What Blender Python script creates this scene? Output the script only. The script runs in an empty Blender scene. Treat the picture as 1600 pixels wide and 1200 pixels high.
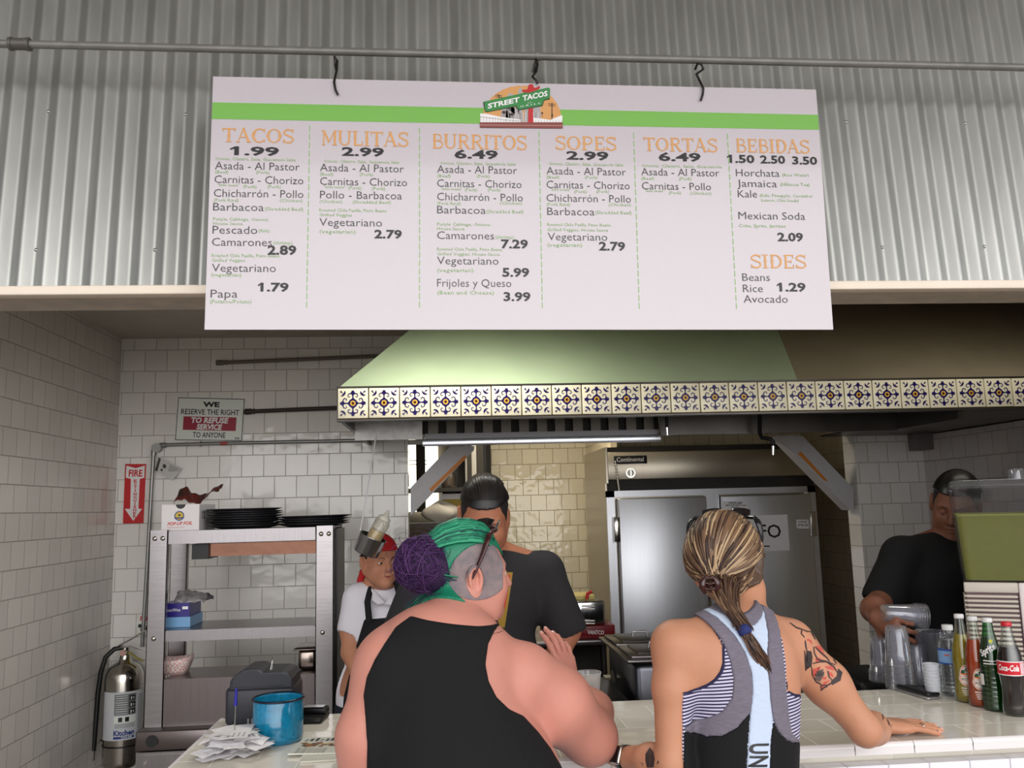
import bpy, bmesh, math, random
import numpy as np
from mathutils import Vector, Matrix
PI = math.pi
random.seed(7)
rng = np.random.default_rng(11)
C = bpy.context.scene.collection
SC = bpy.context.scene

# ------------------------------------------------------------------ camera, sky, light, exposure
FPX, YAW, PITCH, ROLL = 1352.3, math.radians(4.519), math.radians(8.083), math.radians(-1.506)
EYE = Vector((0.0, 0.0, 1.65))
_f = Vector((math.sin(YAW)*math.cos(PITCH), math.cos(YAW)*math.cos(PITCH), math.sin(PITCH)))
_r = Vector((math.cos(YAW), -math.sin(YAW), 0.0))
_u = _r.cross(_f)
CR = math.cos(ROLL)*_r + math.sin(ROLL)*_u
CU = -math.sin(ROLL)*_r + math.cos(ROLL)*_u
CF = _f
cam_d = bpy.data.cameras.new('camera')
cam_d.sensor_fit = 'HORIZONTAL'; cam_d.sensor_width = 36.0; cam_d.lens = 36.0*FPX/1600.0
cam_d.clip_start = 0.05; cam_d.clip_end = 200
cam = bpy.data.objects.new('camera', cam_d); C.objects.link(cam)
cam.matrix_world = Matrix(((CR.x, CU.x, -CF.x, EYE.x), (CR.y, CU.y, -CF.y, EYE.y), (CR.z, CU.z, -CF.z, EYE.z), (0, 0, 0, 1)))
SC.camera = cam

SC.view_settings.view_transform = 'Standard'
SC.view_settings.look = 'None'
SC.view_settings.exposure = 0.16
SC.view_settings.gamma = 1.0
SC.view_settings.use_curve_mapping = False

world = bpy.data.worlds.new('sky'); SC.world = world; world.use_nodes = True
wn, wl = world.node_tree.nodes, world.node_tree.links
wn.clear()
w_out = wn.new('ShaderNodeOutputWorld'); w_bg = wn.new('ShaderNodeBackground')
w_tc = wn.new('ShaderNodeTexCoord'); w_dot = wn.new('ShaderNodeVectorMath'); w_dot.operation = 'DOT_PRODUCT'
SKY_L = Vector((0.16, -0.96, 0.16)).normalized()
w_dot.inputs[1].default_value = SKY_L
w_ramp = wn.new('ShaderNodeValToRGB')
w_map = wn.new('ShaderNodeMapRange'); w_map.inputs[1].default_value = -1; w_map.inputs[2].default_value = 1
wl.new(w_tc.outputs['Generated'], w_dot.inputs[0]); wl.new(w_dot.outputs['Value'], w_map.inputs[0])
wl.new(w_map.outputs[0], w_ramp.inputs[0])
e = w_ramp.color_ramp.elements
e[0].position = 0.50; e[0].color = (0.06, 0.06, 0.065, 1)
e[1].position = 1.0; e[1].color = (1.0, 0.98, 0.96, 1)
for ps_, cl_ in ((0.72, (0.15, 0.155, 0.17, 1)), (0.86, (0.50, 0.50, 0.52, 1))):
    x_ = w_ramp.color_ramp.elements.new(ps_); x_.color = cl_
wl.new(w_ramp.outputs[0], w_bg.inputs[0]); w_bg.inputs[1].default_value = 3.7
wl.new(w_bg.outputs[0], w_out.inputs[0])

def area_light(name, loc, direction, sx, sy, power, color=(1, 1, 1)):
    l = bpy.data.lights.new(name, 'AREA'); l.shape = 'RECTANGLE'; l.size = sx; l.size_y = sy
    l.energy = power; l.color = color
    o = bpy.data.objects.new(name, l); C.objects.link(o)
    o.location = loc; o.rotation_euler = Vector(direction).to_track_quat('-Z', 'Y').to_euler()
    return o
# lamps of the place: a fluorescent fitting on the kitchen ceiling, and one in the back room; the right-hand one is an added fill
area_light('ceiling_lamp_light', (0.05, 3.05, 2.50), (0, 0, -1), 0.7, 0.16, 8.0, (1.0, 0.97, 0.88))
area_light('hood_fill_right', (2.2, 2.95, 2.50), (0, 0, -1), 0.9, 0.16, 2.2, (1.0, 0.95, 0.84))  # added fill to lift the dark right end of the hood
area_light('back_room_lamp_light', (0.5, 5.35, 2.50), (0, 0, -1), 0.9, 0.16, 12.0, (1.0, 0.89, 0.68))

# ------------------------------------------------------------------ helpers
def ray(px, py):
    return (CR*((px-800)/FPX) + CU*((600-py)/FPX) + CF)
def at(px, py, Y=None, Z=None, X=None):
    d = ray(px, py)
    if Y is not None: t = Y/d.y
    elif Z is not None: t = (Z-EYE.z)/d.z
    else: t = X/d.x
    return EYE + d*t
def V(*a): return Vector(a)

class MB:
    """collects shapes and links them as ONE mesh object"""
    def __init__(s): s.v = []; s.f = []; s.m = []; s.sm = []
    def add(s, vs, fs, m=0, smooth=False):
        b = len(s.v); s.v.extend([tuple(p) for p in vs])
        for f in fs: s.f.append(tuple(i+b for i in f)); s.m.append(m); s.sm.append(smooth)
    def box(s, lo, hi, m=0, M=None):
        x0, y0, z0 = lo; x1, y1, z1 = hi
        vs = [V(x, y, z) for z in (z0, z1) for y in (y0, y1) for x in (x0, x1)]
        if M is not None: vs = [M @ p for p in vs]
        s.add(vs, [(0, 2, 3, 1), (4, 5, 7, 6), (0, 1, 5, 4), (2, 6, 7, 3), (0, 4, 6, 2), (1, 3, 7, 5)], m)
    def rbox(s, lo, hi, r=0.01, m=0, M=None, seg=2):
        bm = bmesh.new(); bmesh.ops.create_cube(bm, size=1)
        lo = Vector(lo); hi = Vector(hi)
        for v in bm.verts: v.co = Vector((lo[i]+(v.co[i]+.5)*(hi[i]-lo[i]) for i in range(3)))
        bmesh.ops.bevel(bm, geom=list(bm.edges), offset=r, segments=seg, affect='EDGES', profile=0.5)
        s.addbm(bm, m, M, True)
    def addbm(s, bm, m=0, M=None, smooth=False):
        bm.verts.index_update()
        vs = [(M @ v.co if M is not None else v.co.copy()) for v in bm.verts]
        s.add(vs, [tuple(v.index for v in f.verts) for f in bm.faces], m, smooth); bm.free()
    def hexa(s, p, m=0):  # 8 points: bottom ring 4, top ring 4 (same order)
        s.add(p, [(3, 2, 1, 0), (4, 5, 6, 7), (0, 1, 5, 4), (1, 2, 6, 5), (2, 3, 7, 6), (3, 0, 4, 7)], m)
    def prism(s, poly, d, m=0):  # poly: list of 3D points (planar), d extrusion vector
        n = len(poly); d = Vector(d); a = [Vector(p) for p in poly]
        s.add(a + [p+d for p in a], [tuple(range(n-1, -1, -1)), tuple(range(n, 2*n))] + [(i, (i+1) % n, (i+1) % n+n, i+n) for i in range(n)], m)
    def cyl(s, p0, p1, r0, r1=None, n=16, m=0, cap=True):
        r1 = r0 if r1 is None else r1
        p0 = Vector(p0); p1 = Vector(p1); s.tube([p0, p1], [r0, r1], n, m, cap)
    def tube(s, pts, r, n=8, m=0, cap=True, flat=1.0, up=None):
        pts = [Vector(p) for p in pts]; k = len(pts)
        rs = r if isinstance(r, (list, tuple)) else [r]*k
        vs = []; prev = None
        for i, p in enumerate(pts):
            t = (pts[min(i+1, k-1)]-pts[max(i-1, 0)])
            if t.length < 1e-9: t = V(0, 0, 1)
            t.normalize()
            if prev is None:
                a = Vector(up) if up is not None else (V(0, 0, 1) if abs(t.z) < .9 else V(1, 0, 0))
                nrm = (a - t*a.dot(t)).normalized()
            else:
                nrm = prev - t*prev.dot(t)
                nrm = nrm.normalized() if nrm.length > 1e-6 else prev
            prev = nrm; b = t.cross(nrm)
            for j in range(n):
                an = 2*PI*j/n
                vs.append(p + (b*math.cos(an) + nrm*math.sin(an)*flat)*rs[i])
        fs = []
        for i in range(k-1):
            for j in range(n):
                fs.append((i*n+j, i*n+(j+1) % n, (i+1)*n+(j+1) % n, (i+1)*n+j))
        s.add(vs, fs, m, True)
        if cap:
            s.add(vs[:n], [tuple(range(n-1, -1, -1))], m); s.add(vs[-n:], [tuple(range(n))], m)
    def lathe(s, prof, c=(0, 0, 0), n=32, m=0, M=None, cap0=True, cap1=True, smooth=True):
        c = Vector(c); vs = []; k = len(prof)
        for (r, z) in prof:
            for j in range(n):
                a = 2*PI*j/n
                p = V(r*math.cos(a), r*math.sin(a), z)
                vs.append((M @ p if M is not None else p) + c)
        fs = [(i*n+j, i*n+(j+1) % n, (i+1)*n+(j+1) % n, (i+1)*n+j) for i in range(k-1) for j in range(n)]
        s.add(vs, fs, m, smooth)
        if cap0 and prof[0][0] > 1e-6: s.add(vs[:n], [tuple(range(n-1, -1, -1))], m)
        if cap1 and prof[-1][0] > 1e-6: s.add(vs[-n:], [tuple(range(n))], m)
    def grid(s, fn, nu, nv, m=0, smooth=True, closed_u=False):
        vs = [fn(i/(nu-1 if not closed_u else nu), j/(nv-1)) for j in range(nv) for i in range(nu)]
        fs = []
        for j in range(nv-1):
            for i in range(nu if closed_u else nu-1):
                a = j*nu+i; b = j*nu+(i+1) % nu
                fs.append((a, b, b+nu, a+nu))
        s.add(vs, fs, m, smooth)
    def disc(s, c, ux, uy, r, n=20, m=0, r2=None):
        c = Vector(c); r2 = r2 or r
        s.add([c+Vector(ux)*(r*math.cos(2*PI*i/n))+Vector(uy)*(r2*math.sin(2*PI*i/n)) for i in range(n)], [tuple(range(n))], m)
    def build(s, name, mats, parent=None, loc=None, bevel=0, solid=0):
        me = bpy.data.meshes.new(name)
        me.from_pydata(s.v, [], s.f)
        mats = mats if isinstance(mats, (list, tuple)) else [mats]
        for mm in mats: me.materials.append(mm)
        me.polygons.foreach_set('material_index', s.m); me.polygons.foreach_set('use_smooth', s.sm)
        me.update()
        o = bpy.data.objects.new(name, me); C.objects.link(o)
        if loc is not None: o.location = loc
        if parent is not None: adopt(o, parent)
        if bevel:
            b = o.modifiers.new('bevel', 'BEVEL'); b.width = bevel; b.segments = 2; b.limit_method = 'ANGLE'; b.angle_limit = .6
        if solid:
            q = o.modifiers.new('thick', 'SOLIDIFY'); q.thickness = solid
        return o

def wl_of(t):
    p = Vector(t.location)
    while t.parent is not None:
        t = t.parent; p += Vector(t.location)
    return p
def adopt(o, t):
    """parent keeping world placement; only translated parents are used while building"""
    o.parent = t
    if not t.get('_local'): o.matrix_parent_inverse = Matrix.Translation(-wl_of(t)) if t.type == 'EMPTY' else Matrix.Identity(4)
def tag(o, label=None, cat=None, group=None, kind=None):
    if label: o['label'] = label
    if cat: o['category'] = cat
    if group: o['group'] = group
    if kind: o['kind'] = kind
    return o
def thing(name, label, cat, loc=(0, 0, 0), group=None, local=False):
    o = bpy.data.objects.new(name, None); C.objects.link(o); o.location = loc; o.empty_display_size = .05
    if local: o['_local'] = 1
    return tag(o, label, cat, group)
def struct(o): o['kind'] = 'structure'; return o
def copy_thing(t, loc, label=None, rotz=None, rot=None):
    c = t.copy(); C.objects.link(c); c.location = loc
    if rotz is not None: c.rotation_euler = (0, 0, rotz)
    if rot is not None: c.rotation_euler = rot
    if label: c['label'] = label
    for ch in list(t.children):
        d = ch.copy(); C.objects.link(d); d.parent = c
        for g in list(ch.children):
            q = g.copy(); C.objects.link(q); q.parent = d
    return c

# ------------------------------------------------------------------ materials
def lin(c):
    return tuple(((x/255)/12.92 if x/255 <= .04045 else ((x/255+.055)/1.055)**2.4) for x in c)
MATS = {}
def mat(name, rgb=(200, 200, 200), rough=.5, metal=0, spec=.5, coat=0, noise=0, nscale=20, bump=0, bscale=60, emit=None, estr=0,
        sss=0, alpha=1, trans=0, ior=1.45, stretch=None, noise2=None, aniso=0, sheen=0):
    if name in MATS: return MATS[name]
    m = bpy.data.materials.new(name); m.use_nodes = True; MATS[name] = m
    nt = m.node_tree; p = nt.nodes['Principled BSDF']; col = lin(rgb)
    p.inputs['Base Color'].default_value = (*col, 1); p.inputs['Roughness'].default_value = rough
    p.inputs['Metallic'].default_value = metal; p.inputs['Specular IOR Level'].default_value = spec
    p.inputs['Coat Weight'].default_value = coat; p.inputs['Coat Roughness'].default_value = .06
    p.inputs['Transmission Weight'].default_value = trans; p.inputs['IOR'].default_value = ior
    p.inputs['Alpha'].default_value = alpha
    if aniso: p.inputs['Anisotropic'].default_value = aniso
    if sheen: p.inputs['Sheen Weight'].default_value = sheen
    if sss:
        p.inputs['Subsurface Weight'].default_value = sss; p.inputs['Subsurface Radius'].default_value = (.012, .004, .002); p.inputs['Subsurface Scale'].default_value = 1.0
    if emit is not None:
        p.inputs['Emission Color'].default_value = (*lin(emit), 1); p.inputs['Emission Strength'].default_value = estr
    tc = nt.nodes.new('ShaderNodeTexCoord'); src = tc.outputs['Object']
    if stretch:
        mp = nt.nodes.new('ShaderNodeMapping'); mp.inputs['Scale'].default_value = stretch; nt.links.new(src, mp.inputs[0]); src = mp.outputs[0]
    if noise:
        n = nt.nodes.new('ShaderNodeTexNoise'); n.inputs['Scale'].default_value = nscale; n.inputs['Detail'].default_value = 5
        nt.links.new(src, n.inputs['Vector'])
        r = nt.nodes.new('ShaderNodeValToRGB'); nt.links.new(n.outputs['Fac'], r.inputs[0])
        c2 = lin(noise2) if noise2 else tuple(min(1, x*(1+noise)) for x in col)
        c1 = col if noise2 else tuple(x*(1-noise) for x in col)
        r.color_ramp.elements[0].position = .32; r.color_ramp.elements[0].color = (*c1, 1)
        r.color_ramp.elements[1].position = .68; r.color_ramp.elements[1].color = (*c2, 1)
        nt.links.new(r.outputs[0], p.inputs['Base Color'])
    if bump:
        n = nt.nodes.new('ShaderNodeTexNoise'); n.inputs['Scale'].default_value = bscale; n.inputs['Detail'].default_value = 3
        nt.links.new(src, n.inputs['Vector'])
        b = nt.nodes.new('ShaderNodeBump'); b.inputs['Strength'].default_value = bump; b.inputs['Distance'].default_value = .004
        nt.links.new(n.outputs['Fac'], b.inputs['Height']); nt.links.new(b.outputs[0], p.inputs['Normal'])
    return m

def tile_mat(name, au, av, ou, ov, rgb, grout, size=.111, sizev=None, mortar=.0022, rough=.12, wav=.25, vary=.05, mix=.5):
    """running-bond glazed tile, laid along the world axes au, av"""
    m = bpy.data.materials.new(name); m.use_nodes = True; nt = m.node_tree; p = nt.nodes['Principled BSDF']
    tc = nt.nodes.new('ShaderNodeTexCoord'); sp = nt.nodes.new('ShaderNodeSeparateXYZ'); cb = nt.nodes.new('ShaderNodeCombineXYZ')
    nt.links.new(tc.outputs['Object'], sp.inputs[0])
    for k, (ax, of) in enumerate(((au, ou), (av, ov))):
        ad = nt.nodes.new('ShaderNodeMath'); ad.operation = 'SUBTRACT'; ad.inputs[1].default_value = of
        nt.links.new(sp.outputs['XYZ'.index(ax)], ad.inputs[0]); nt.links.new(ad.outputs[0], cb.inputs[k])
    br = nt.nodes.new('ShaderNodeTexBrick'); br.offset = mix; br.inputs['Scale'].default_value = 1
    br.inputs['Brick Width'].default_value = size; br.inputs['Row Height'].default_value = sizev or size
    br.inputs['Mortar Size'].default_value = mortar; br.inputs['Mortar Smooth'].default_value = .3; br.inputs['Bias'].default_value = 0
    c = lin(rgb)
    br.inputs['Color1'].default_value = (*[x*(1+vary) for x in c], 1); br.inputs['Color2'].default_value = (*[x*(1-vary) for x in c], 1)
    br.inputs['Mortar'].default_value = (*lin(grout), 1)
    nt.links.new(cb.outputs[0], br.inputs['Vector']); nt.links.new(br.outputs['Color'], p.inputs['Base Color'])
    mr = nt.nodes.new('ShaderNodeMapRange'); mr.inputs[3].default_value = rough; mr.inputs[4].default_value = .8
    nt.links.new(br.outputs['Fac'], mr.inputs[0]); nt.links.new(mr.outputs[0], p.inputs['Roughness'])
    n = nt.nodes.new('ShaderNodeTexNoise'); n.inputs['Scale'].default_value = 16; n.inputs['Detail'].default_value = 1
    nt.links.new(cb.outputs[0], n.inputs['Vector'])
    b1 = nt.nodes.new('ShaderNodeBump'); b1.inputs['Strength'].default_value = wav; b1.inputs['Distance'].default_value = .01
    nt.links.new(n.outputs['Fac'], b1.inputs['Height'])
    b2 = nt.nodes.new('ShaderNodeBump'); b2.invert = True; b2.inputs['Strength'].default_value = .8; b2.inputs['Distance'].default_value = .002
    nt.links.new(br.outputs['Fac'], b2.inputs['Height']); nt.links.new(b1.outputs[0], b2.inputs['Normal'])
    nt.links.new(b2.outputs[0], p.inputs['Normal'])
    return m

def clear_mat(name, tint=(255, 255, 255), refl=.16, rough=.05, haze=0.0, hazec=(230, 230, 235)):
    """thin clear plastic or glass wall: lets light through, mirrors at grazing angles"""
    m = bpy.data.materials.new(name); m.use_nodes = True; nt = m.node_tree; nt.nodes.clear()
    out = nt.nodes.new('ShaderNodeOutputMaterial'); tr = nt.nodes.new('ShaderNodeBsdfTransparent'); gl = nt.nodes.new('ShaderNodeBsdfGlossy')
    tr.inputs[0].default_value = (*lin(tint), 1); gl.inputs['Roughness'].default_value = rough
    lw = nt.nodes.new('ShaderNodeLayerWeight'); lw.inputs[0].default_value = .35
    mr = nt.nodes.new('ShaderNodeMapRange'); mr.inputs[3].default_value = refl*.35; mr.inputs[4].default_value = min(1, refl*3.2)
    nt.links.new(lw.outputs['Fresnel'], mr.inputs[0])
    mx = nt.nodes.new('ShaderNodeMixShader'); nt.links.new(mr.outputs[0], mx.inputs[0]); nt.links.new(tr.outputs[0], mx.inputs[1]); nt.links.new(gl.outputs[0], mx.inputs[2])
    last = mx.outputs[0]
    if haze:
        df = nt.nodes.new('ShaderNodeBsdfDiffuse'); df.inputs[0].default_value = (*lin(hazec), 1)
        m2 = nt.nodes.new('ShaderNodeMixShader'); m2.inputs[0].default_value = haze
        nt.links.new(last, m2.inputs[1]); nt.links.new(df.outputs[0], m2.inputs[2]); last = m2.outputs[0]
    nt.links.new(last, out.inputs[0]); MATS[name] = m
    return m

# ------------------------------------------------------------------ lettering
_txt_cache = {}
def text_mesh(body, bold=0.0, res=2, spacing=1.0, shear=0.0):
    key = (body, bold, res, spacing, shear)
    if key in _txt_cache: return _txt_cache[key]
    cu = bpy.data.curves.new('letters', 'FONT'); cu.body = body; cu.size = 1.0; cu.offset = bold; cu.resolution_u = res
    cu.space_character = spacing; cu.shear = shear; cu.fill_mode = 'FRONT'; cu.extrude = 0
    o = bpy.data.objects.new('letters', cu); C.objects.link(o)
    dg = bpy.context.evaluated_depsgraph_get(); dg.update()
    me = bpy.data.meshes.new_from_object(o.evaluated_get(dg))
    vs = [v.co.copy() for v in me.vertices]; fs = [tuple(p.vertices) for p in me.polygons]
    bpy.data.objects.remove(o); bpy.data.curves.remove(cu); bpy.data.meshes.remove(me)
    if vs:
        x0 = min(v.x for v in vs); x1 = max(v.x for v in vs); y0 = min(v.y for v in vs); y1 = max(v.y for v in vs)
    else: x0 = x1 = y0 = y1 = 0
    _txt_cache[key] = (vs, fs, x0, x1, y0, y1)
    return _txt_cache[key]
def put_text(mb, body, p_left, p_right, cap, up, m=0, bold=0.0, lift=(0, 0, 0), shear=0.0, res=2, capratio=.684):
    """lay lettering on a plane so that its baseline runs p_left..p_right with cap height `cap`"""
    vs, fs, x0, x1, y0, y1 = text_mesh(body, bold, res, 1.0, shear)
    p_left = Vector(p_left); p_right = Vector(p_right); up = Vector(up).normalized()
    ux = (p_right-p_left)/max(x1-x0, 1e-6); s = cap/capratio; l = Vector(lift)
    mb.add([p_left + ux*(v.x-x0) + up*(v.y*s) + l for v in vs], fs, m)

def ribbon(mb, pts, w, ux, uy, c, m=0, taper=None):
    """flat stroke in a plane: pts 2D, width w, plane axes ux, uy at origin c"""
    k = len(pts); vs = []
    for i, (x, y) in enumerate(pts):
        a = pts[max(i-1, 0)]; b = pts[min(i+1, k-1)]
        dx, dy = b[0]-a[0], b[1]-a[1]; L = math.hypot(dx, dy) or 1
        ww = (w if taper is None else w*taper(i/(k-1)))/2
        nx, ny = -dy/L*ww, dx/L*ww
        vs += [c+ux*(x+nx)+uy*(y+ny), c+ux*(x-nx)+uy*(y-ny)]
    mb.add(vs, [(2*i+1, 2*i+3, 2*i+2, 2*i) for i in range(k-1)], m)
def arc(cx, cy, r, a0, a1, n=8, ry=None):
    ry = r if ry is None else ry
    return [(cx+r*math.cos(math.radians(a0+(a1-a0)*i/n)), cy+ry*math.sin(math.radians(a0+(a1-a0)*i/n))) for i in range(n+1)]
def poly2(mb, pts, ux, uy, c, m=0):
    mb.add([c+ux*x+uy*y for x, y in pts], [tuple(range(len(pts)))], m)
# ================================================================== SETTING
XL, XR, YB, ZC, YH = -1.70, 2.66, 4.65, 2.585, 2.30
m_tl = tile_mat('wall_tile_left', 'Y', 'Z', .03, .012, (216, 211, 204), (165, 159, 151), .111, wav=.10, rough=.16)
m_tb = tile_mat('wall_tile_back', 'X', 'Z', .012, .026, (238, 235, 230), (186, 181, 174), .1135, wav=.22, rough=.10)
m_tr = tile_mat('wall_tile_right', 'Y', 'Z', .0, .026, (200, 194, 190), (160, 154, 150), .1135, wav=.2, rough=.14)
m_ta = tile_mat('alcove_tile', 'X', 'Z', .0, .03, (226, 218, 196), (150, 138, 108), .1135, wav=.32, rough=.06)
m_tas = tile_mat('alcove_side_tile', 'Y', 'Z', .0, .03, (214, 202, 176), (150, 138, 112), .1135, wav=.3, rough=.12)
m_ceil = mat('ceiling_paint', (186, 178, 166), .7, noise=.04, nscale=8)
m_head = mat('header_paint', (200, 188, 174), .75, noise=.10, nscale=14, bump=.4, bscale=40)
m_whitetrim = mat('white_trim_paint', (246, 232, 214), .5, noise=.03, nscale=10)
m_floor = mat('concrete_floor', (132, 124, 116), .6, noise=.12, nscale=3)
m_dark = mat('dark_mottled', (40, 36, 33), .6, noise=.3, nscale=6)  # dark tone with random mottling

def slab(name, lo, hi, m, bevel=0):
    b = MB(); b.box(lo, hi); o = b.build(name, m); struct(o); return o
slab('floor', (-14, -14, -.1), (14, 9, 0), m_floor)
slab('wall_left', (XL-.12, YH, 0), (XL, YB+.15, 2.8), m_tl)
slab('wall_right', (XR, 3.22, 0), (XR+.12, YB, 1.985), m_tr)
slab('wall_right', (3.50, YH, 0), (3.62, YB, 2.8), m_tr)
OX0, OX1, OZ = -.20, 2.265, 2.03
slab('wall_back', (XL, YB, 0), (OX0, YB+.14, ZC+.1), m_tb)
slab('wall_back', (OX0, YB, OZ), (OX1, YB+.14, ZC+.1), m_tb)
slab('wall_back', (OX1, YB, 0), (3.62, YB+.14, ZC+.1), m_tb)
slab('ceiling', (XL-.12, YH+.18, ZC), (3.62, YB, ZC+.1), m_ceil)
slab('wall_header', (-4.5, YH, 2.232), (6.5, YH+.18, 2.2425), m_head)
slab('wall_header', (-4.5, YH+.13, 2.2425), (6.5, YH+.18, 3.75), m_head)
slab('wall_side', (-4.5, YH, 0), (XL-.12, YH+.18, 2.232), m_head)
slab('wall_side', (1.90, YH, 1.0515), (6.5, YH+.18, 2.232), m_head)
slab('wall_side', (XR+.12, YH, 0), (6.5, YH+.18, 1.0515), m_head)
b = MB(); b.rbox((-4.5, YH-.045, 2.222), (6.5, YH-.001, 2.246), .003); struct(b.build('trim_1', m_whitetrim))

# back room behind the opening
slab('wall_alcove', (.335, 6.4, 0), (3.2, 6.5, 2.7), m_ta)
slab('wall_alcove_side', (1.045, 5.42, 0), (1.085, 6.4, 2.7), m_tas)
slab('wall_alcove_right', (2.70, YB+.14, 0), (2.8, 6.4, 2.7), m_tas)
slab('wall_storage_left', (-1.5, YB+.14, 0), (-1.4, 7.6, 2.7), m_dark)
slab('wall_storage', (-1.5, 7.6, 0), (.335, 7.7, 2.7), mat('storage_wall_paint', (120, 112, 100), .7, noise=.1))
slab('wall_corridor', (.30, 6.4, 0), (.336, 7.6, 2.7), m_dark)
slab('ceiling_back_room', (-1.5, YB+.14, 2.6), (2.8, 7.7, 2.7), m_ceil)
# bright daylight window at the far end of the storage room
m_day = mat('daylight_glass', (255, 252, 240), .4, emit=(255, 250, 232), estr=2.2)
m_ddoor = mat('dark_door_paint', (58, 54, 48), .5)
def px_rect(x0, y0, x1, y1, Y):
    a = at(x0, y1, Y=Y); c = at(x1, y0, Y=Y); return a, c
wp = MB(); a, c = px_rect(639, 690, 684, 800, 7.55)
wp.box((a.x, 7.54, a.z), (c.x, 7.56, c.z)); w1 = wp.build('window_1', m_day); struct(w1)
wm = MB()
for (x0, x1) in ((651, 664),):
    a, c = px_rect(x0, 690, x1, 800, 7.5); wm.box((a.x, 7.48, a.z), (c.x, 7.52, c.z))
a, c = px_rect(664, 741, 684, 759, 7.5); wm.box((a.x, 7.48, a.z), (c.x, 7.52, c.z))
for y in (719, 725):
    a, c = px_rect(639, y, 667, y+1.6, 7.5); wm.box((a.x, 7.47, a.z), (c.x, 7.52, c.z))
o = wm.build('window_frame', m_ddoor, w1); 
# white door jamb and dark posts beside the alcove
for nm, x0, x1, yy, mm in (('trim_2', 727.5, 745, 5.75, mat('white_jamb_paint', (205, 202, 196), .45)), ('trim_3', 745.5, 756, 5.8, m_ddoor), ('trim_4', 717, 727, 5.8, m_dark)):
    a = at(x0, 760, Y=yy); c = at(x1, 760, Y=yy)
    slab(nm, (a.x, yy, 0), (c.x, yy+.06, 2.6), mm)
a = at(702, 760, Y=5.9); c = at(717, 760, Y=5.9)
slab('trim_5', (a.x, 5.9, 0), (c.x, 5.94, 2.6), mat('grey_jamb_paint', (150, 148, 146), .5))

# corrugated cladding over the header, leaning back a little, and the canopy above the queue
m_corr = mat('galvanised_sheet', (176, 177, 173), .42, metal=.85, noise=.12, nscale=5, stretch=(3, 3, .6), spec=.4)
PIT = .0617; LEAN = math.tan(math.radians(4.0)); Z0c = 2.243
xs0 = at(55, 388, Y=2.32).x
def corr_pt(x, z, off=0):
    t = ((x-xs0)/PIT) % 1.0
    w = 1-math.sqrt((2*t-1)**2+.012)
    return V(x, 2.318 + (z-Z0c)*LEAN - .0185*w - off, z)
b = MB(); nx = int(9.0/PIT*14); zs = [Z0c, 2.7, 3.2, 3.75]
vs = [corr_pt(-3.6+9.0*i/nx, z) for z in zs for i in range(nx+1)]
b.add(vs, [(j*(nx+1)+i, j*(nx+1)+i+1, (j+1)*(nx+1)+i+1, (j+1)*(nx+1)+i) for j in range(len(zs)-1) for i in range(nx)], 0, True)
wf = b.build('wall_front', m_corr); struct(wf)
m_screw = mat('zinc_screw', (190, 190, 188), .3, metal=1)
for (px, py) in ((80, 163), (266, 168), (55, 388), (251, 388), (1347, 181), (1510, 183), (1371, 384), (1538, 383)):
    p = at(px, py, Y=2.31); k = round((p.x-xs0)/PIT); z = p.z; q = corr_pt(xs0+k*PIT, z)
    s = MB(); s.lathe([(.0052, 0), (.0052, .002), (.0036, .0045), (0, .005)], q, 10, M=Matrix.Rotation(PI/2, 3, 'X'))
    s.build('screw', m_screw, wf)
slab('roof_canopy', (-4.5, -.75, 3.72), (4.4, 2.6, 3.80), mat('canopy_paint', (206, 202, 196), .7))

# ================================================================== PIPE, HOOKS, MENU BOARD
m_pipe = mat('pipe_grey', (134, 132, 128), .45, metal=.3, noise=.12, nscale=18)
YP = 2.20
pa, pb = at(-400, 59, Y=YP), at(1640, 106.5, Y=YP); pb = pa+(pb-pa)*1.45
b = MB(); b.cyl(pa, pb, .0105, n=16)
pipe = b.build('conduit_pipe', m_pipe); tag(pipe, 'long grey steel pipe running across the corrugated metal wall above the menu', 'pipe')
cp = at(31, 69, Y=YP); ax = (pb-pa).normalized()
b = MB(); b.cyl(cp-ax*.021, cp+ax*.021, .0155); b.cyl(cp-ax*.026, cp-ax*.018, .0175); b.cyl(cp+ax*.018, cp+ax*.026, .0175)
b.build('coupling', mat('coupling_dark', (105, 102, 98), .5, metal=.4), pipe)
# brackets that carry the pipe
for px in (837,):
    p = at(px, 0, Y=YP); t = (p.x-pa.x)/(pb.x-pa.x); q = pa+(pb-pa)*t
    b = MB(); b.tube([q+V(0, 0, .0), q+V(0, .05, .012), q+V(0, .12, .02)], .005, 8); b.cyl(q-V(.006, 0, 0), q+V(.006, 0, 0), .0128)
    b.build('bracket', m_pipe, pipe)

YS = 2.15
UX = (at(1279, 190, Y=YS)-at(331, 170, Y=YS)).normalized(); UZ = V(-UX.z, 0, UX.x)   # board axes
A = at(333, 119.5, Y=YS); Bc = at(1302, 515, Y=YS)
Cbl = at(319.5, 515, Y=YS); Btr = at(1275, 140, Y=YS)
board = thing('menu_board', 'wide white taco menu board with a green stripe hanging from the pipe', 'menu', (A+Bc)/2)
m_bd = mat('board_white', (206, 198, 204), .22, coat=.35, noise=.012, nscale=60, stretch=(1, 1, 6))
b = MB(); b.prism([A, Cbl, Bc, Btr], (0, .004, 0)); b.build('panel', m_bd, board)
m_green = mat('print_green', (124, 188, 84), .3, coat=.3); m_or = mat('print_orange', (222, 162, 98), .35)
m_blk = mat('print_black', (24, 20, 22), .35); m_gry = mat('print_charcoal', (70, 68, 68), .35); m_lgr = mat('print_pale_green', (146, 186, 118), .4)
L1 = V(0, -.0006, 0); L2 = V(0, -.0011, 0)
def S(px, py, l=L1): return at(px, py, Y=YS)+l
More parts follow.
